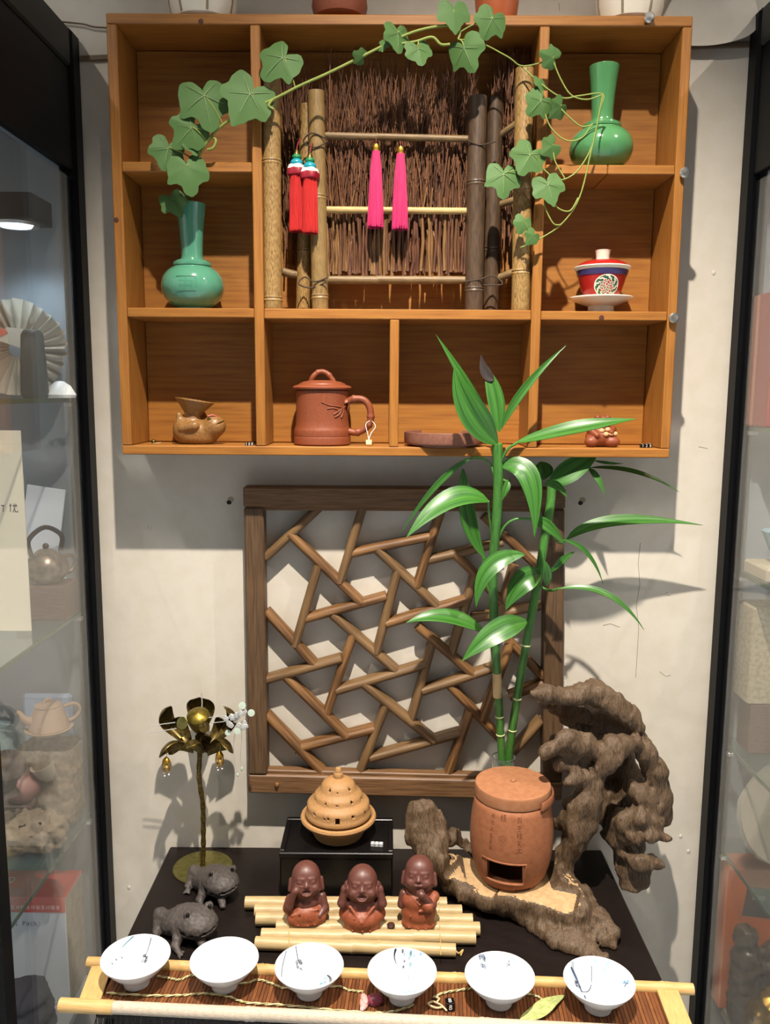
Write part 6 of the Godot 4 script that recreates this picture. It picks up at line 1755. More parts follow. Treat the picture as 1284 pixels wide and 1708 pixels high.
func build_ivy() -> void:
	var shapes := []
	for k in 6: shapes.append(ivy_leaf(40 + k))
	var veins := ivy_veins()
	var vein_m := plain(Color("7c9463"), 0.6)
	var grow := func(t: Node3D, stems: Array, leaves: Array, r: float):
		var b: Vector3 = t.position
		var all := []
		for q in stems:
			var pts := []
			for k in q: pts.append(at(k[0], k[1], k[2]) - b)
			var sm := smooth_path(pts, 6)
			all.append_array(sm)
			part("stem", MB.new().tube(sm, r, 8).mesh(), M.ivy_stem, t)
		for i in leaves.size():
			var q: Array = leaves[i]          # x, y, depth, width px, roll, tilt x, tilt y, dark
			var c := at(q[0], q[1], q[2]) - b
			var k: float = q[3] / 1.0 * (CAM.z - q[2]) / FPX / 0.92
			var bs := Basis(Vector3.BACK, q[4]) * Basis(Vector3.RIGHT, q[5]) * Basis(Vector3.UP, q[6])
			var xf := Transform3D(bs.scaled_local(Vector3(k, k, k)), c)
			var lf := part("leaf", shapes[i % 6], M.ivy, t, xf)
			if q[3] > 34 and not q[7]: part("veins", veins, vein_m, lf)
			var best: Vector3 = all[0]
			for p in all:
				if (p - c).length() < (best - c).length(): best = p
			if (best - c).length() > 0.004:
				var pp := bez(best, best.lerp(c, 0.5) + Vector3(0.002, 0.006, 0.004), c + bs.y * k * 0.04, 5)
				part("leaf_stalk", MB.new().tube(pp, r * 0.55, 6).mesh(), M.ivy_stem, t)
	var t := thing("ivy_vine", "trailing ivy growing from the left green vase across the shelf's upper edge", "ivy", at(318, 345, 0.066))
	grow.call(t, [[[322, 400, 0.066], [318, 345, 0.068], [317, 318, 0.085], [332, 262, 0.130], [352, 228, 0.140], [372, 208, 0.142], [405, 188, 0.146], [455, 166, 0.150], [500, 143, 0.150], [545, 123, 0.150], [600, 96, 0.150], [640, 76, 0.150], [680, 57, 0.150], [714, 47, 0.150], [749, 43, 0.150], [766, 52, 0.150], [764, 66, 0.150]], [[640, 76, 0.15], [690, 70, 0.152], [720, 62, 0.152], [735, 74, 0.152], [750, 74, 0.15]], [[352, 228, 0.14], [360, 234, 0.142], [356, 246, 0.142], [346, 250, 0.14]], [[455, 166, 0.15], [448, 176, 0.152], [456, 182, 0.15]]], [
		[340, 160, 0.150, 78, 0.25, -0.2, 0.25, false], [417, 157, 0.156, 80, -0.5, -0.25, 0.1, false], [471, 97, 0.152, 66, -0.8, -0.2, -0.2, false], [319, 214, 0.150, 58, -0.7, -0.2, 0.2, false], [280, 248, 0.146, 52, -0.2, -0.2, 0.4, false], [320, 238, 0.140, 34, 0.4, -0.2, 0.8, true], [312, 280, 0.146, 62, 0.2, -0.15, 0.3, true], [288, 334, 0.110, 42, 0.5, -0.1, 0.2, true], [603, 96, 0.152, 24, -1.8, -0.7, 0.4, false], [637, 75, 0.152, 20, 1.4, -0.5, 0.2, false], [663, 55, 0.156, 46, 0.1, -0.2, 0.6, false], [697, 81, 0.156, 42, 0.3, -0.2, 0.3, false], [774, 80, 0.156, 56, 0.35, -0.2, -0.5, false], [757, 18, 0.156, 50, 0.1, -0.2, 0.2, true], [821, 31, 0.156, 50, -0.4, -0.2, 0.2, false]], 0.0024)
	t = thing("ivy_vine", "ivy sprays with looping bare stems hanging at the right of the twig screen", "ivy", at(868, 112, 0.106))
	grow.call(t, [[[764, 66, 0.151], [798, 70, 0.148], [847, 95, 0.146], [870, 110, 0.140], [905, 104, 0.145], [921, 98, 0.150]], [[870, 111, 0.138], [905, 142, 0.148], [938, 163, 0.150], [965, 160, 0.150], [1005, 157, 0.150], [1000, 185, 0.150], [990, 235, 0.150], [975, 268, 0.150], [955, 292, 0.150], [930, 300, 0.150], [906, 282, 0.148]], [[1005, 158, 0.151], [994, 215, 0.151], [985, 255, 0.151], [966, 330, 0.150], [935, 375, 0.146], [893, 402, 0.140], [868, 413, 0.135]], [[921, 98, 0.15], [934, 130, 0.15], [952, 158, 0.15], [978, 166, 0.15], [1005, 158, 0.15]], [[903, 170, 0.15], [918, 212, 0.15], [944, 234, 0.15], [970, 230, 0.15], [988, 206, 0.15]], [[934, 180, 0.15], [952, 198, 0.15], [970, 211, 0.15], [988, 208, 0.15]], [[914, 310, 0.15], [908, 340, 0.15], [922, 372, 0.15], [935, 375, 0.146]], [[922, 246, 0.15], [926, 270, 0.15], [942, 298, 0.15]], [[914, 318, 0.152], [928, 345, 0.152], [950, 352, 0.151], [964, 330, 0.15]]], [
		[921, 97, 0.154, 32, -1.9, -0.3, 0.2, false], [901, 137, 0.150, 26, 0.2, -0.3, 0.7, true], [902, 168, 0.156, 44, -0.7, -0.2, 0.2, false], [934, 178, 0.154, 34, -0.7, -0.2, 0.6, false], [884, 258, 0.158, 54, -0.5, -0.25, 0.1, false], [921, 244, 0.154, 34, -0.9, -0.2, 0.3, false], [840, 291, 0.158, 54, 0.0, -0.25, 0.1, false], [914, 308, 0.158, 50, 0.3, -0.2, 0.1, false], [873, 370, 0.150, 30, -0.3, -0.2, 0.2, false], [889, 393, 0.150, 26, -0.6, -0.2, 0.3, false]], 0.0013)

func build_cabinets() -> void:
	var inside := plain(Color("8f979b"), 0.7)
	for e in 2:
		var s: float = -1.0 if e == 0 else 1.0
		var x0: float = -0.588 if e == 0 else 0.645
		var x1 := x0 + s * 0.95
		var t := thing("glass_cabinet", "tall black-framed glass display cabinet on the %s side of the table" % ("left" if e == 0 else "right"), "cabinet", Vector3(x0 + s * 0.475, 0, 0.25))
		var b := t.position
		var bx := func(called: String, lo: Vector3, hi: Vector3, m: Material, bev := 0.003):
			var l := Vector3(minf(lo.x, hi.x), lo.y, lo.z); var h := Vector3(maxf(lo.x, hi.x), hi.y, hi.z)
			return part(called, MB.new().box(l - (l + h) / 2, h - (l + h) / 2, bev).mesh(), m, t, Transform3D(Basis.IDENTITY, (l + h) / 2 - b))
		var ht := 2.36 if e == 0 else 2.40
		for z in [0.002, 0.465]:
			for x in [x0, x1 - s * 0.035]:
				bx.call("post", Vector3(x, 0.02, z), Vector3(x + s * 0.035, ht, z + 0.045), M.black_metal, 0.006)
		# inner black lips that hold the side pane
		bx.call("pane_lip", Vector3(x0 + s * 0.010, 0.12, 0.0475), Vector3(x0 + s * 0.024, 2.10, 0.062), M.black_metal, 0.002)
		bx.call("plinth", Vector3(x0 + s * 0.004, 0.0, 0.006), Vector3(x1 - s * 0.004, 0.10, 0.506), M.black_metal)
		bx.call("cabinet_floor", Vector3(x0 + s * 0.004, 0.1005, 0.0472), Vector3(x1 - s * 0.004, 0.118, 0.4645), inside)
		bx.call("header", Vector3(x0 + s * 0.006, 2.112, 0.0475), Vector3(x0 + s * 0.022, ht - 0.07, 0.4645), M.black_metal, 0.002)
		bx.call("header", Vector3(x0 + s * 0.0355, ht - 0.12, 0.49), Vector3(x1 - s * 0.0355, ht - 0.07, 0.506), M.black_metal, 0.002)
		bx.call("crown", Vector3(x0 + s * 0.002, ht - 0.069, 0.0475), Vector3(x1 - s * 0.036, ht - 0.002, 0.4645), plain(Color(0.055, 0.056, 0.058), 0.5), 0.004)
		bx.call("back_panel", Vector3(x0 + s * 0.0355, 0.12, 0.003), Vector3(x1 - s * 0.0355, ht - 0.0705, 0.014), inside, 0.001)
		bx.call("ceiling_panel", Vector3(x0 + s * 0.0355, ht - 0.09, 0.015), Vector3(x1 - s * 0.0355, ht - 0.07, 0.4645), inside, 0.001)
		bx.call("lamp_bar", Vector3(x0 + s * 0.036, 2.0045 if e == 0 else 2.101, 0.08 if e == 0 else 0.20), Vector3(x1 - s * 0.036, 2.048 if e == 0 else 2.130, 0.17 if e == 0 else 0.30), M.black_metal, 0.002)
		bx.call("side_pane", Vector3(x0 + s * 0.011, 0.12, 0.0625), Vector3(x0 + s * 0.016, 2.10, 0.4645), M.pane, 0.0)
		bx.call("front_pane", Vector3(x0 + s * 0.036, 0.12, 0.490), Vector3(x1 - s * 0.036, ht - 0.121, 0.495), M.pane, 0.0)
		for y in ([1.700, 1.287, 0.866] if e == 0 else [1.655, 1.375, 1.02, 0.80]):
			bx.call("glass_shelf", Vector3(x0 + s * 0.026, y - 0.008, 0.016), Vector3(x1 - s * 0.04, y, 0.455), M.shelf_glass, 0.001)
			bx.call("shelf_edge", Vector3(x0 + s * 0.0240, y - 0.008, 0.016), Vector3(x0 + s * 0.0259, y, 0.455), M.glass_edge, 0.0)
			bx.call("shelf_clip", Vector3(x0 + s * 0.018, y - 0.016, 0.066), Vector3(x0 + s * 0.034, y - 0.0085, 0.078), M.steel, 0.001)
		# lamp in the cabinet roof
		var lp := Vector3(-0.672, 2.002, 0.124) if e == 0 else Vector3(x0 + s * 0.30, 2.098, 0.25)
		var lt := thing("cabinet_lamp", "small round downlight under the %s cabinet's roof" % ("left" if e == 0 else "right"), "lamp", lp, "cabinet lamps")
		var g := plain(Color(1, 1, 1), 0.5)
		g.emission_enabled = true; g.emission = Color(0.86, 0.94, 1.0) if e == 0 else Color(1.0, 0.8, 0.55); g.emission_energy_multiplier = 2.5
		part("lamp_ring", MB.new().lathe([Vector2(0.030, 0.002), Vector2(0.038, -0.003), Vector2(0.040, 0.002)], 28).mesh(), M.steel, lt)
		part("lamp_bulb", MB.new().lathe([Vector2(0, -0.006), Vector2(0.026, -0.004), Vector2(0.03, 0.002), Vector2(0, 0.002)], 28).mesh(), g, lt)
		var l := SpotLight3D.new()
		l.name = "lamp_light"
		lt.add_child(l)
		l.position = Vector3(0, -0.012, 0)
		l.rotation = Vector3(-PI / 2, 0, 0)
		l.light_energy = 0.07 if e == 0 else 0.10
		l.light_color = Color(0.84, 0.93, 1.0) if e == 0 else Color(1.0, 0.82, 0.6)
		l.spot_angle = 70.0; l.spot_angle_attenuation = 0.6; l.spot_range = 4.0; l.spot_attenuation = 2.0
		l.light_size = 0.03; l.shadow_enabled = true

func teapot(called: String, label: String, where: Vector3, turn: float, r: float, m: Material, style: int) -> Node3D:
	var t := thing(called, label, "teapot", where)
	t.rotation.y = turn
	if style == 0:       # squat cone with a flat lid
		part("pot_body", MB.new().lathe([Vector2(0, 0), Vector2(r * 0.92, 0), Vector2(r, r * 0.08), Vector2(r * 0.98, r * 0.25), Vector2(r * 0.85, r * 0.7), Vector2(r * 0.68, r * 1.15), Vector2(r * 0.62, r * 1.22), Vector2(0, r * 1.22)], 48).mesh(), m, t)
		part("pot_lid", MB.new().lathe([Vector2(0, r * 1.221), Vector2(r * 0.64, r * 1.221), Vector2(r * 0.66, r * 1.27), Vector2(r * 0.5, r * 1.36), Vector2(0, r * 1.42)], 40).mesh(), m, t)
		part("lid_knob", MB.new().tube(smooth_path([Vector3(-r * 0.22, r * 1.38, 0), Vector3(-r * 0.15, r * 1.52, 0), Vector3(0, r * 1.58, 0), Vector3(r * 0.15, r * 1.52, 0), Vector3(r * 0.22, r * 1.38, 0)], 4), r * 0.07, 10).mesh(), m, t)
	else:                # round pot
		part("pot_body", MB.new().lathe([Vector2(0, 0), Vector2(r * 0.6, 0), Vector2(r * 0.62, r * 0.06), Vector2(r * 0.88, r * 0.28), Vector2(r, r * 0.68), Vector2(r * 0.93, r * 1.02), Vector2(r * 0.65, r * 1.35), Vector2(r * 0.5, r * 1.4), Vector2(0, r * 1.4)], 48).mesh(), m, t)
		part("pot_lid", MB.new().lathe([Vector2(0, r * 1.401), Vector2(r * 0.52, r * 1.401), Vector2(r * 0.5, r * 1.46), Vector2(r * 0.3, r * 1.58), Vector2(r * 0.08, r * 1.62), Vector2(0, r * 1.62)], 40).mesh(), m, t)
		part("lid_knob", MB.new().ball(Vector3(0, r * 1.72, 0), Vector3.ONE * r * 0.15, 16, 10).mesh(), m, t)
	part("spout", MB.new().tube(smooth_path([Vector3(-r * 0.8, r * 0.5, 0), Vector3(-r * 1.15, r * 0.72, 0), Vector3(-r * 1.38, r * 1.06, 0), Vector3(-r * 1.52, r * 1.15, 0)], 4), [r * 0.24, r * 0.23, r * 0.22, r * 0.2, r * 0.19, r * 0.18, r * 0.17, r * 0.15, r * 0.14, r * 0.13, r * 0.12, r * 0.12, r * 0.12], 14).mesh(), m, t)
	part("handle", MB.new().tube(smooth_path([Vector3(r * 0.75, r * 1.05, 0), Vector3(r * 1.3, r * 1.1, 0), Vector3(r * 1.55, r * 0.75, 0), Vector3(r * 1.3, r * 0.35, 0), Vector3(r * 0.88, r * 0.25, 0)], 5), r * 0.10, 12).mesh(), m, t)
	return t

func build_cabinet_things() -> void:
	# --- left cabinet, upper glass shelf
	var b := Vector3(-0.702, 1.7, 0.075)
	var t := thing("paper_fan", "round pleated cream paper fan standing at the back of the left cabinet", "fan", b)
	var fan := MB.new()
	var n := 56; var R := 0.090
	for k in 2:
		var s := fan.v.size()
		for i in n + 1:
			var a := TAU * i / n
			var dz := (0.006 if i % 2 == 0 else -0.004) - 0.0008 * k
			for r in [0.016, 0.055, R * (1.0 + 0.03 * sin(a * 5.0))]:
				fan.p(Vector3(cos(a) * r, R + sin(a) * r * 0.98, dz * r / 0.05))
		for i in n:
			for j in 2:
				var a := s + i * 3 + j
				if k == 0: fan.quad(a, a + 1, a + 4, a + 3)
				else: fan.quad(a, a + 3, a + 4, a + 1)
	part("pleats", fan.mesh(), plain(Color("a9a392"), 0.8), t)
	part("centre_flap", MB.new().prism(PackedVector2Array([Vector2(-0.035, 0.106), Vector2(-0.012, 0.128), Vector2(0.016, 0.125), Vector2(0.040, 0.098), Vector2(0.012, 0.090)]), 0.012, 0.0135).mesh(), plain(Color("b9b3a2"), 0.8), t)
	part("red_patch", MB.new().prism(PackedVector2Array([Vector2(-0.030, 0.119), Vector2(-0.018, 0.127), Vector2(-0.010, 0.118), Vector2(-0.026, 0.110)]), 0.0136, 0.0143).mesh(), plain(Color("c4604e"), 0.7), t)
	t = thing("dark_stele", "dark upright rounded block in front of the pleated fan", "block", at(58, 650, 0.13).slide(Vector3.UP) + Vector3(0, 1.7, 0))
	part("block", MB.new().lathe([Vector2(0, 0), Vector2(0.020, 0), Vector2(0.024, 0.008), Vector2(0.022, 0.06), Vector2(0.019, 0.112), Vector2(0.014, 0.120), Vector2(0, 0.122)], 20).mesh(), plain(Color("3e4440"), 0.5), t)
	t = thing("clear_packet", "crumpled white packet beside the dark block on the glass shelf", "packet", at(100, 650, 0.10).slide(Vector3.UP) + Vector3(0, 1.7, 0))
	part("packet", MB.new().lathe([Vector2(0, 0), Vector2(0.028, 0), Vector2(0.030, 0.006), Vector2(0.020, 0.022), Vector2(0.008, 0.030), Vector2(0, 0.031)], 7, 0.15, 3.0).mesh(), plain(Color("d5d8d6"), 0.4), t)
	# middle glass shelf
	t = thing("paper_card", "upright cream paper card with a few ink characters, in the left cabinet", "card", at(18, 850, 0.20).slide(Vector3.UP) + Vector3(0, 1.287, 0))
	var y1 := at(18, 718, 0.20).y - 1.287
	part("card", MB.new().box(Vector3(-0.055, 0.0, -0.001), Vector3(0.025, y1, 0.001), 0.0).mesh(), plain(Color("e9e1c8"), 0.8), t)
	var on := func(x: float, y: float) -> Vector3: return Vector3(x, y, 0.0012)
	part("ink_writing", strokes([[0.1, 0.2, 0.35, 0.15], [0.2, 0.0, 0.15, 0.9], [0.45, 0.25, 0.95, 0.2], [0.6, 0.0, 0.6, 0.4], [0.8, 0.0, 0.8, 0.4], [0.65, 0.45, 0.45, 0.95], [0.65, 0.5, 0.7, 0.9, 0.98, 0.9, 0.95, 0.7]], 0.005, y1 * 0.62, 0.016, on, 0.0006).mesh(), M.black_print, t)
	part("ink_writing", strokes([[0.2, 0.0, 0.2, 0.9], [0.5, 0.2, 0.9, 0.2], [0.7, 0.2, 0.7, 0.9]], -0.016, y1 * 0.62, 0.016, on, 0.0006).mesh(), M.black_print, t)
	t = thing("white_wrapping", "heap of folded white wrapping paper behind the metal teapot", "paper", at(90, 790, 0.05).slide(Vector3.UP) + Vector3(-0.03, 1.287, 0))
	for q in [[-0.045, 0.10, 0.19, 0.5, 0.0], [0.0, 0.12, 0.21, 0.9, 0.012], [-0.02, 0.075, 0.24, -0.35, 0.024]]:
		part("sheet", MB.new().box(Vector3(-q[1] / 2, 0, -0.002), Vector3(q[1] / 2, q[2], 0.002), 0.001).mesh(), plain(Color("d3d9de"), 0.7), t, Transform3D(Basis(Vector3.BACK, q[3] * 0.4) * Basis(Vector3.RIGHT, -0.05), Vector3(q[0], 0.004, -0.015 + q[4])))
	var metal := grained(tex(91, 0.04, ["55483f", "7d6d60", "a59483"], 128, 4), Vector3(12, 12, 12), 0.3); metal.metallic = 0.7
	t = thing("wood_block", "dark reddish wooden block under the metal teapot", "block", at(100, 1000, 0.10).slide(Vector3.UP) + Vector3(-0.022, 1.2872, 0))
	part("block", MB.new().box(Vector3(-0.050, 0, -0.035), Vector3(0.045, 0.066, 0.035), 0.003).mesh(), grained(tex(92, 0.03, ["4a352b", "5e463a", "6d5445"]), Vector3(4, 30, 30), 0.5), t)
	var p: Vector3 = t.position + Vector3(0.0, 0.0665, 0.0)
	t = teapot("metal_teapot", "bronzed metal teapot on a wooden block in the left cabinet", p, 0.95, 0.040, metal, 1)
	part("bail_handle", MB.new().tube(smooth_path([Vector3(-0.030, 0.055, 0), Vector3(-0.034, 0.085, 0), Vector3(0, 0.105, 0), Vector3(0.034, 0.085, 0), Vector3(0.030, 0.055, 0)], 5), 0.0045, 10).mesh(), M.twine, t)
	t = thing("dark_ornament", "dark turned wooden ornament at the left edge of the picture", "ornament", at(-2, 1065, 0.22).slide(Vector3.UP) + Vector3(0, 0.986, 0))
	t = t
	part("ornament", MB.new().lathe([Vector2(0, 0), Vector2(0.020, 0), Vector2(0.014, 0.012), Vector2(0.018, 0.026), Vector2(0.032, 0.04), Vector2(0.034, 0.058), Vector2(0.026, 0.072), Vector2(0.018, 0.078), Vector2(0, 0.082)], 24).mesh(), grained(tex(93, 0.04, ["4a4038", "6b5d50"]), Vector3(9, 9, 9), 0.5), t)
	var st := thing("bluish_parcel", "folded pale blue plastic parcel at the back of the left cabinet", "parcel", at(90, 1200, 0.032).slide(Vector3.UP) + Vector3(-0.012, 0.8662, 0))
	part("parcel", MB.new().box(Vector3(-0.05, 0, -0.012), Vector3(0.05, 0.24, 0.004), 0.006).mesh(), plain(Color("9fb2cc"), 0.35), st)
	part("fold", MB.new().box(Vector3(-0.030, 0.02, 0.0041), Vector3(0.045, 0.20, 0.010), 0.003).mesh(), plain(Color("b4c2d6"), 0.35), st)
	st = thing("teal_parcel", "crumpled pale teal cloth parcel at the far left of the cabinet", "parcel", at(-6, 1185, 0.070).slide(Vector3.UP) + Vector3(0, 0.8662, 0))
	part("parcel", MB.new().lathe([Vector2(0, 0), Vector2(0.05, 0), Vector2(0.052, 0.06), Vector2(0.044, 0.14), Vector2(0.024, 0.19), Vector2(0, 0.2)], 9, 0.1, 3.0).mesh(), plain(Color("9fb3ae"), 0.6), st)
	# pieces standing on the lower glass shelf
	var stone := grained(tex(94, 0.04, ["6e5f4c", "8a7a64", "a08f77"], 256, 5), Vector3(8, 8, 8), 0.8, 0.1)
	t = thing("stone_plinth", "rough tan stone plinth under the beige teapot", "stone", at(98, 1260, 0.085).slide(Vector3.UP) + Vector3(-0.016, 0.8662, 0))
	var s := Sdf.new(Vector3(-0.07, -0.004, -0.05), Vector3(0.07, 0.16, 0.05), 0.004)
	var ph := at(98, 1222, 0.085).y - 0.8662
	s.slab(Vector3(0, ph / 2, 0), Vector3(0.052, ph / 2, 0.036), 0.002, Basis.IDENTITY, false, 0.012)
	s.rough(noise(22, 1.0, 3), 0.006, Vector3(40, 40, 40))
	s.slab(Vector3(0, ph + 0.01, 0), Vector3(0.09, 0.01, 0.09), 0.001, Basis.IDENTITY, true)
	s.slab(Vector3(0, -0.01, 0), Vector3(0.09, 0.0101, 0.09), 0.001, Basis.IDENTITY, true)
	part("stone", s.net().mesh(), stone, t)
	var tp := Vector3(t.position.x, 0.8662 + ph + 0.0012, t.position.z)
	var dish := thing("teapot_dish", "pale beige round dish under the beige teapot", "dish", tp)
	part("dish", MB.new().lathe([Vector2(0, 0), Vector2(0.030, 0), Vector2(0.044, 0.008), Vector2(0.046, 0.011), Vector2(0.042, 0.0095), Vector2(0, 0.006)], 36).mesh(), plain(Color("b8a488"), 0.5), dish)
	teapot("beige_teapot", "matt beige clay teapot with a loop knob, lower part of the left cabinet", tp + Vector3(0, 0.0075, 0), 0.55, 0.038, plain(Color("b59a84"), 0.6), 0)
	t = thing("root_rock", "craggy tan root-like rock in the lower left cabinet", "rock", at(46, 1410, 0.19).slide(Vector3.UP) + Vector3(0, 0.8662, 0))
	s = Sdf.new(Vector3(-0.12, -0.004, -0.06), Vector3(0.10, 0.10, 0.08), 0.004)
	s.ell(Vector3(-0.01, 0.030, 0), Vector3(0.075, 0.036, 0.045), 0.01)
	s.ell(Vector3(0.035, 0.032, 0.0), Vector3(0.040, 0.034, 0.036), 0.01)
	s.ell(Vector3(-0.060, 0.022, 0.01), Vector3(0.045, 0.028, 0.04), 0.01)
	s.cap(Vector3(-0.02, 0.02, 0.03), Vector3(-0.025, 0.006, 0.062), 0.014, 0.007, 0.008)
	s.rough(noise(23, 1.0, 4), 0.012, Vector3(45, 45, 45))
	s.slab(Vector3(0, -0.01, 0), Vector3(0.15, 0.0101, 0.15), 0.001, Basis.IDENTITY, true)
	part("rock", s.net().mesh(), stone, t)
	var rk: Vector3 = t.position
	t = thing("wood_riser", "dark wooden riser at the back of the lower left cabinet", "block", Vector3(-0.745, 0.8662, 0.118))
	part("block", MB.new().box(Vector3(-0.055, 0, -0.035), Vector3(0.055, at(15, 1330, 0.12).y - 0.8666, 0.035), 0.003).mesh(), grained(tex(92, 0.03, ["4a352b", "5e463a", "6d5445"]), Vector3(4, 30, 30), 0.5), t)
	var ry := at(15, 1330, 0.12).y
	teapot("mauve_teapot", "round mauve-pink clay teapot at the left edge, lower cabinet", Vector3(-0.718, ry, 0.125), 0.7, 0.036, plain(Color("a3786e"), 0.45), 1)
	t = thing("tilted_cup", "small cream cup tipped on the rocks in the left cabinet", "cup", at(76, 1285, 0.12))
	part("cup", MB.new().lathe([Vector2(0, -0.02), Vector2(0.010, -0.02), Vector2(0.018, -0.008), Vector2(0.024, 0.016), Vector2(0.0225, 0.016), Vector2(0.016, -0.006), Vector2(0, -0.014)], 30).mesh(), plain(Color("b9ad96"), 0.4), t, Transform3D(Basis(Vector3.BACK, 0.3) * Basis(Vector3.RIGHT, 0.2), Vector3.ZERO))
	# gift box on the cabinet's bottom
	var bz := 0.135
	var cr := atx(107, 1500, -0.640)
	t = thing("gift_box", "white gift box with a red printed lid at the bottom of the left cabinet", "box", Vector3(-0.72, 0.5002, 0.09))
	var red := plain(Color("c93a28"), 0.5); var wh := plain(Color("cdd3d6"), 0.5)
	part("box_body", MB.new().box(Vector3(-0.08, 0.0, -0.042), Vector3(0.08, cr.y - 0.5, 0.050), 0.002).mesh(), wh, t)
	part("box_side", MB.new().box(Vector3(0.0801, 0.002, -0.040), Vector3(0.0815, cr.y - 0.502, 0.048), 0.0005).mesh(), grained(tex(96, 0.03, ["8e826b", "a89a80", "b5a78c"], 128, 4), Vector3(8, 8, 8), 0.6), t)
	part("red_band", MB.new().box(Vector3(-0.0805, cr.y - 0.5 - 0.030, 0.0501), Vector3(0.0805, cr.y - 0.5 + 0.0005, 0.0512), 0.0003).mesh(), red, t)
	part("red_top", MB.new().box(Vector3(-0.0805, cr.y - 0.4995, -0.0425), Vector3(0.0815, cr.y - 0.497, 0.0512), 0.0005).mesh(), red, t)
	var gy := cr.y - 0.5 - 0.019
	for k in 11:
		var gl: Array = [[[0.1, 0.1, 0.9, 0.1], [0.5, 0.1, 0.5, 0.9], [0.1, 0.5, 0.9, 0.5], [0.1, 0.9, 0.9, 0.9]], [[0.1, 0.1, 0.9, 0.1, 0.9, 0.9, 0.1, 0.9, 0.1, 0.1], [0.1, 0.5, 0.9, 0.5], [0.5, 0.1, 0.5, 0.9]], [[0.2, 0.1, 0.2, 0.9], [0.5, 0.2, 0.95, 0.2], [0.7, 0.05, 0.7, 0.9], [0.45, 0.6, 0.95, 0.6]]][k % 3]
		part("printed_character", strokes(gl, 0.066 - k * 0.0098, gy, 0.008, func(x: float, y: float) -> Vector3: return Vector3(x, y, 0.0514), 0.0006).mesh(), plain(Color("f2d9cf"), 0.6), t)
	part("printed_words", lettering("Travel Pack:", 0.0125, 0.0003, "Droid Sans Mono"), plain(Color("39506b"), 0.6), t, Transform3D(Basis.IDENTITY, Vector3(-0.014, cr.y - 0.5 - 0.054, 0.0502)))
	var dot := MB.new()
	dot.add(MB.new().lathe([Vector2(0.008, 0), Vector2(0.0105, 0), Vector2(0.0105, 0.0004), Vector2(0.008, 0.0004)], 24))
	dot.add(strokes([[0.3, 0.2, 0.3, 0.8], [0.3, 0.5, 0.7, 0.3], [0.3, 0.5, 0.7, 0.8]], 0, 0, 0.012, func(x: float, y: float) -> Vector3: return Vector3(x, 0.0005, -y), 0.0007))
	part("printed_emblem", dot.mesh(), plain(Color("f2d9cf"), 0.6), t, Transform3D(Basis.IDENTITY, Vector3(-0.052, cr.y - 0.4968, -0.005)))
	var shelf := thing("low_board", "dull white low shelf board under the gift box", "shelf", Vector3(-0.78, 0.49, 0.24))
	part("board", MB.new().box(Vector3(-0.17, -0.008, -0.19), Vector3(0.155, 0.0098, 0.19), 0.002).mesh(), plain(Color("9fa3a4"), 0.6), shelf)
	part("board_support", MB.new().box(Vector3(-0.15, -0.372, -0.15), Vector3(0.12, -0.0082, 0.15), 0.002).mesh(), plain(Color("6f7374"), 0.7), shelf)
	var bag := atx(55, 1680, -0.665)
	t = thing("dark_cloth", "dark grey folded cloth bag in front of the gift box", "bag", Vector3(-0.690, 0.5002, 0.225))
	s = Sdf.new(Vector3(-0.09, -0.004, -0.06), Vector3(0.09, 0.13, 0.06), 0.004)
	for q in [[0.030, 0.058], [0.060, 0.054], [0.088, 0.046]]:
		s.ell(Vector3(0, q[0], 0), Vector3(q[1], 0.022, 0.045), 0.004)
	s.rough(noise(25, 1.0, 3), 0.007, Vector3(25, 50, 25))
	s.slab(Vector3(0, -0.01, 0), Vector3(0.15, 0.0101, 0.15), 0.001, Basis.IDENTITY, true)
	part("cloth", s.net().mesh(), plain(Color("35333a"), 0.9), t)
	# --- right cabinet
	var box := func(called: String, label: String, cat: String, px0: float, py0: float, px1: float, py1: float, z: float, depth: float, m: Material, turn := 0.0) -> Node3D:
		var a := at(px0, py1, z); var c := at(px1, py0, z)
		var o := thing(called, label, cat, Vector3((a.x + c.x) / 2, a.y, z - depth / 2))
		part("box", MB.new().box(Vector3(-(c.x - a.x) / 2, 0, -depth / 2), Vector3((c.x - a.x) / 2, c.y - a.y, depth / 2), 0.003).mesh(), m, o, Transform3D(Basis(Vector3.UP, turn), Vector3.ZERO))
		return o
	var shelf_y := [1.655, 1.375, 1.02]
	t = box.call("red_gift_box", "tall red lacquered gift box on the right cabinet's upper shelf", "box", 1280, 455, 1340, 686, 0.14, 0.10, plain(Color("8f1f19"), 0.4))
	t.position.y = 1.6552
	t = box.call("orange_sleeve", "upright pale orange packet beside the red box, right cabinet", "packet", 1252, 465, 1274, 686, 0.08, 0.03, plain(Color("9c624c"), 0.5))
	t.position.y = 1.6552
	t = thing("pale_blue_bowl", "pale blue fluted bowl on the right cabinet's middle shelf", "bowl", Vector3(0.730, 1.3752 + 0.028, 0.12))
	part("bowl", MB.new().lathe([Vector2(0, 0), Vector2(0.020, 0), Vector2(0.022, 0.006), Vector2(0.034, 0.030), Vector2(0.046, 0.060), Vector2(0.044, 0.060), Vector2(0.030, 0.028), Vector2(0, 0.01)], 48, 0.03, 12.0).mesh(), plain(Color("8fb4bc"), 0.25), t)
	t = thing("cream_tray", "flat cream tray under the pale blue bowl", "tray", Vector3(0.746, 1.3752, 0.12))
	part("tray", MB.new().box(Vector3(-0.075, 0, -0.05), Vector3(0.075, 0.0275, 0.05), 0.004).mesh(), plain(Color("b5ab92"), 0.7), t)
	t = box.call("travertine_block", "pitted pale stone block on the right cabinet's third shelf", "stone", 1222, 955, 1310, 1118, 0.10, 0.07, grained(tex(97, 0.04, ["8e8468", "a89d80", "b5ab90"], 256, 5), Vector3(8, 8, 8), 0.8, 0.1))
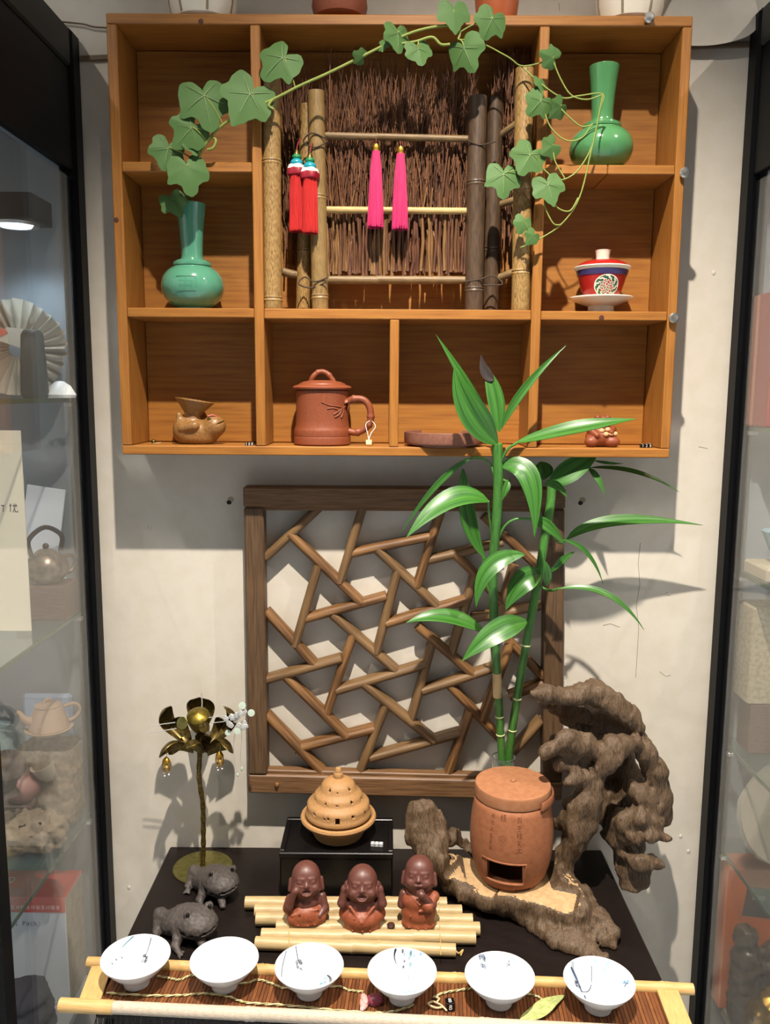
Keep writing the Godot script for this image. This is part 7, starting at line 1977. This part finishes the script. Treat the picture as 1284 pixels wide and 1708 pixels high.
	t.position += Vector3(0.032, 1.0202 + 0.1 - t.position.y, 0)
	var stand := box.call("dark_riser", "dark brown riser under the pale stone block, right cabinet", "block", 1224, 1100, 1310, 1200, 0.10, 0.06, grained(tex(92, 0.03, ["4a352b", "5e463a", "6d5445"]), Vector3(4, 30, 30), 0.5))
	stand.position += Vector3(0.032, 1.0202 - stand.position.y, 0)
	stand.scale.y = 0.0995 / (at(1224, 1100, 0.10).y - at(1224, 1200, 0.10).y)
	var film := plain(Color(0.85, 0.82, 0.74, 0.35), 0.12)
	film.transparency = BaseMaterial3D.TRANSPARENCY_ALPHA
	t = thing("wrapped_plate", "round plate in crinkled clear wrapping in the lower right cabinet", "plate", Vector3(0.775, 0.8002, 0.11))
	part("plate", MB.new().lathe([Vector2(0, 0), Vector2(0.075, 0.002), Vector2(0.098, 0.012), Vector2(0.098, 0.015), Vector2(0.074, 0.006), Vector2(0, 0.005)], 48).mesh(), plain(Color("8f856c"), 0.4), t, Transform3D(Basis(Vector3.RIGHT, 1.35), Vector3(0, 0.098, 0.0)))
	part("wrapping", MB.new().lathe([Vector2(0, 0.020), Vector2(0.06, 0.020), Vector2(0.10, 0.016), Vector2(0.104, 0.006), Vector2(0.09, -0.004), Vector2(0, -0.006)], 22, 0.02, 7.0).mesh(), film, t, Transform3D(Basis(Vector3.RIGHT, 1.35), Vector3(0, 0.098, 0.0)))
	var low := thing("low_board", "grey low shelf board carrying the orange boxes, right cabinet", "shelf", Vector3(0.855, 0.45, 0.24))
	part("board", MB.new().box(Vector3(-0.17, -0.012, -0.19), Vector3(0.17, 0.0098, 0.19), 0.002).mesh(), plain(Color("8d8674"), 0.7), low)
	part("board_support", MB.new().box(Vector3(-0.15, -0.331, -0.15), Vector3(0.15, -0.0122, 0.15), 0.002).mesh(), plain(Color("6f6a5c"), 0.7), low)
	E_right_low()

func E_right_low() -> void:
	var org := plain(Color("c8682a"), 0.5)
	var brown := plain(Color("4a3d33"), 0.55)
	var y0 := 0.4602
	var t := thing("orange_box", "upright orange carton with a dark slanting label, bottom of the right cabinet", "box", Vector3(0.732, y0, 0.055))
	part("carton", MB.new().box(Vector3(-0.058, 0, -0.03), Vector3(0.06, 0.311, 0.03), 0.003).mesh(), org, t)
	part("dark_label", MB.new().box(Vector3(-0.048, 0.205, 0.0301), Vector3(0.052, 0.268, 0.0312), 0.0003).mesh(), brown, t, Transform3D(Basis(Vector3.BACK, -0.12), Vector3.ZERO))
	part("label_print", MB.new().box(Vector3(-0.034, 0.242, 0.0313), Vector3(-0.008, 0.252, 0.0316), 0.0001).mesh(), plain(Color("8a8478"), 0.6), t, Transform3D(Basis(Vector3.BACK, -0.12), Vector3.ZERO))
	part("label_print", MB.new().box(Vector3(0.026, 0.246, 0.0313), Vector3(0.042, 0.255, 0.0316), 0.0001).mesh(), plain(Color("8a8478"), 0.6), t, Transform3D(Basis(Vector3.BACK, -0.12), Vector3.ZERO))
	t = thing("brown_figurine", "lumpy dark brown glazed figurine in front of the orange carton", "figurine", Vector3(0.722, y0, 0.128))
	var s := Sdf.new(Vector3(-0.06, -0.004, -0.045), Vector3(0.07, 0.23, 0.045), 0.0035)
	s.cap(Vector3(-0.015, 0.03, 0), Vector3(-0.018, 0.15, 0), 0.032, 0.028, 0.008)
	s.ell(Vector3(-0.022, 0.190, 0), Vector3(0.024, 0.026, 0.024), 0.008)
	s.cap(Vector3(0.026, 0.03, 0), Vector3(0.028, 0.13, 0), 0.032, 0.026, 0.008)
	s.ell(Vector3(0.034, 0.158, 0.0), Vector3(0.022, 0.022, 0.022), 0.008)
	s.rough(noise(27, 1.0, 3), 0.006, Vector3(40, 40, 40))
	s.slab(Vector3(0, -0.01, 0), Vector3(0.1, 0.0101, 0.1), 0.001, Basis.IDENTITY, true)
	part("figure_body", s.net().mesh(), plain(Color("4d4032"), 0.3), t)
	t = thing("foil_packet", "crumpled gold foil packet at the bottom right corner", "packet", Vector3(0.735, y0, 0.215))
	s = Sdf.new(Vector3(-0.07, -0.004, -0.045), Vector3(0.07, 0.16, 0.045), 0.0035)
	s.ell(Vector3(0, 0.065, 0), Vector3(0.060, 0.075, 0.036), 0.005)
	s.rough(noise(28, 1.0, 2, FastNoiseLite.TYPE_CELLULAR), 0.014, Vector3(40, 40, 40))
	s.slab(Vector3(0, -0.01, 0), Vector3(0.1, 0.0101, 0.1), 0.001, Basis.IDENTITY, true)
	part("foil", s.net().mesh(), plain(Color("8d6d2c"), 0.3, 0.8), t)
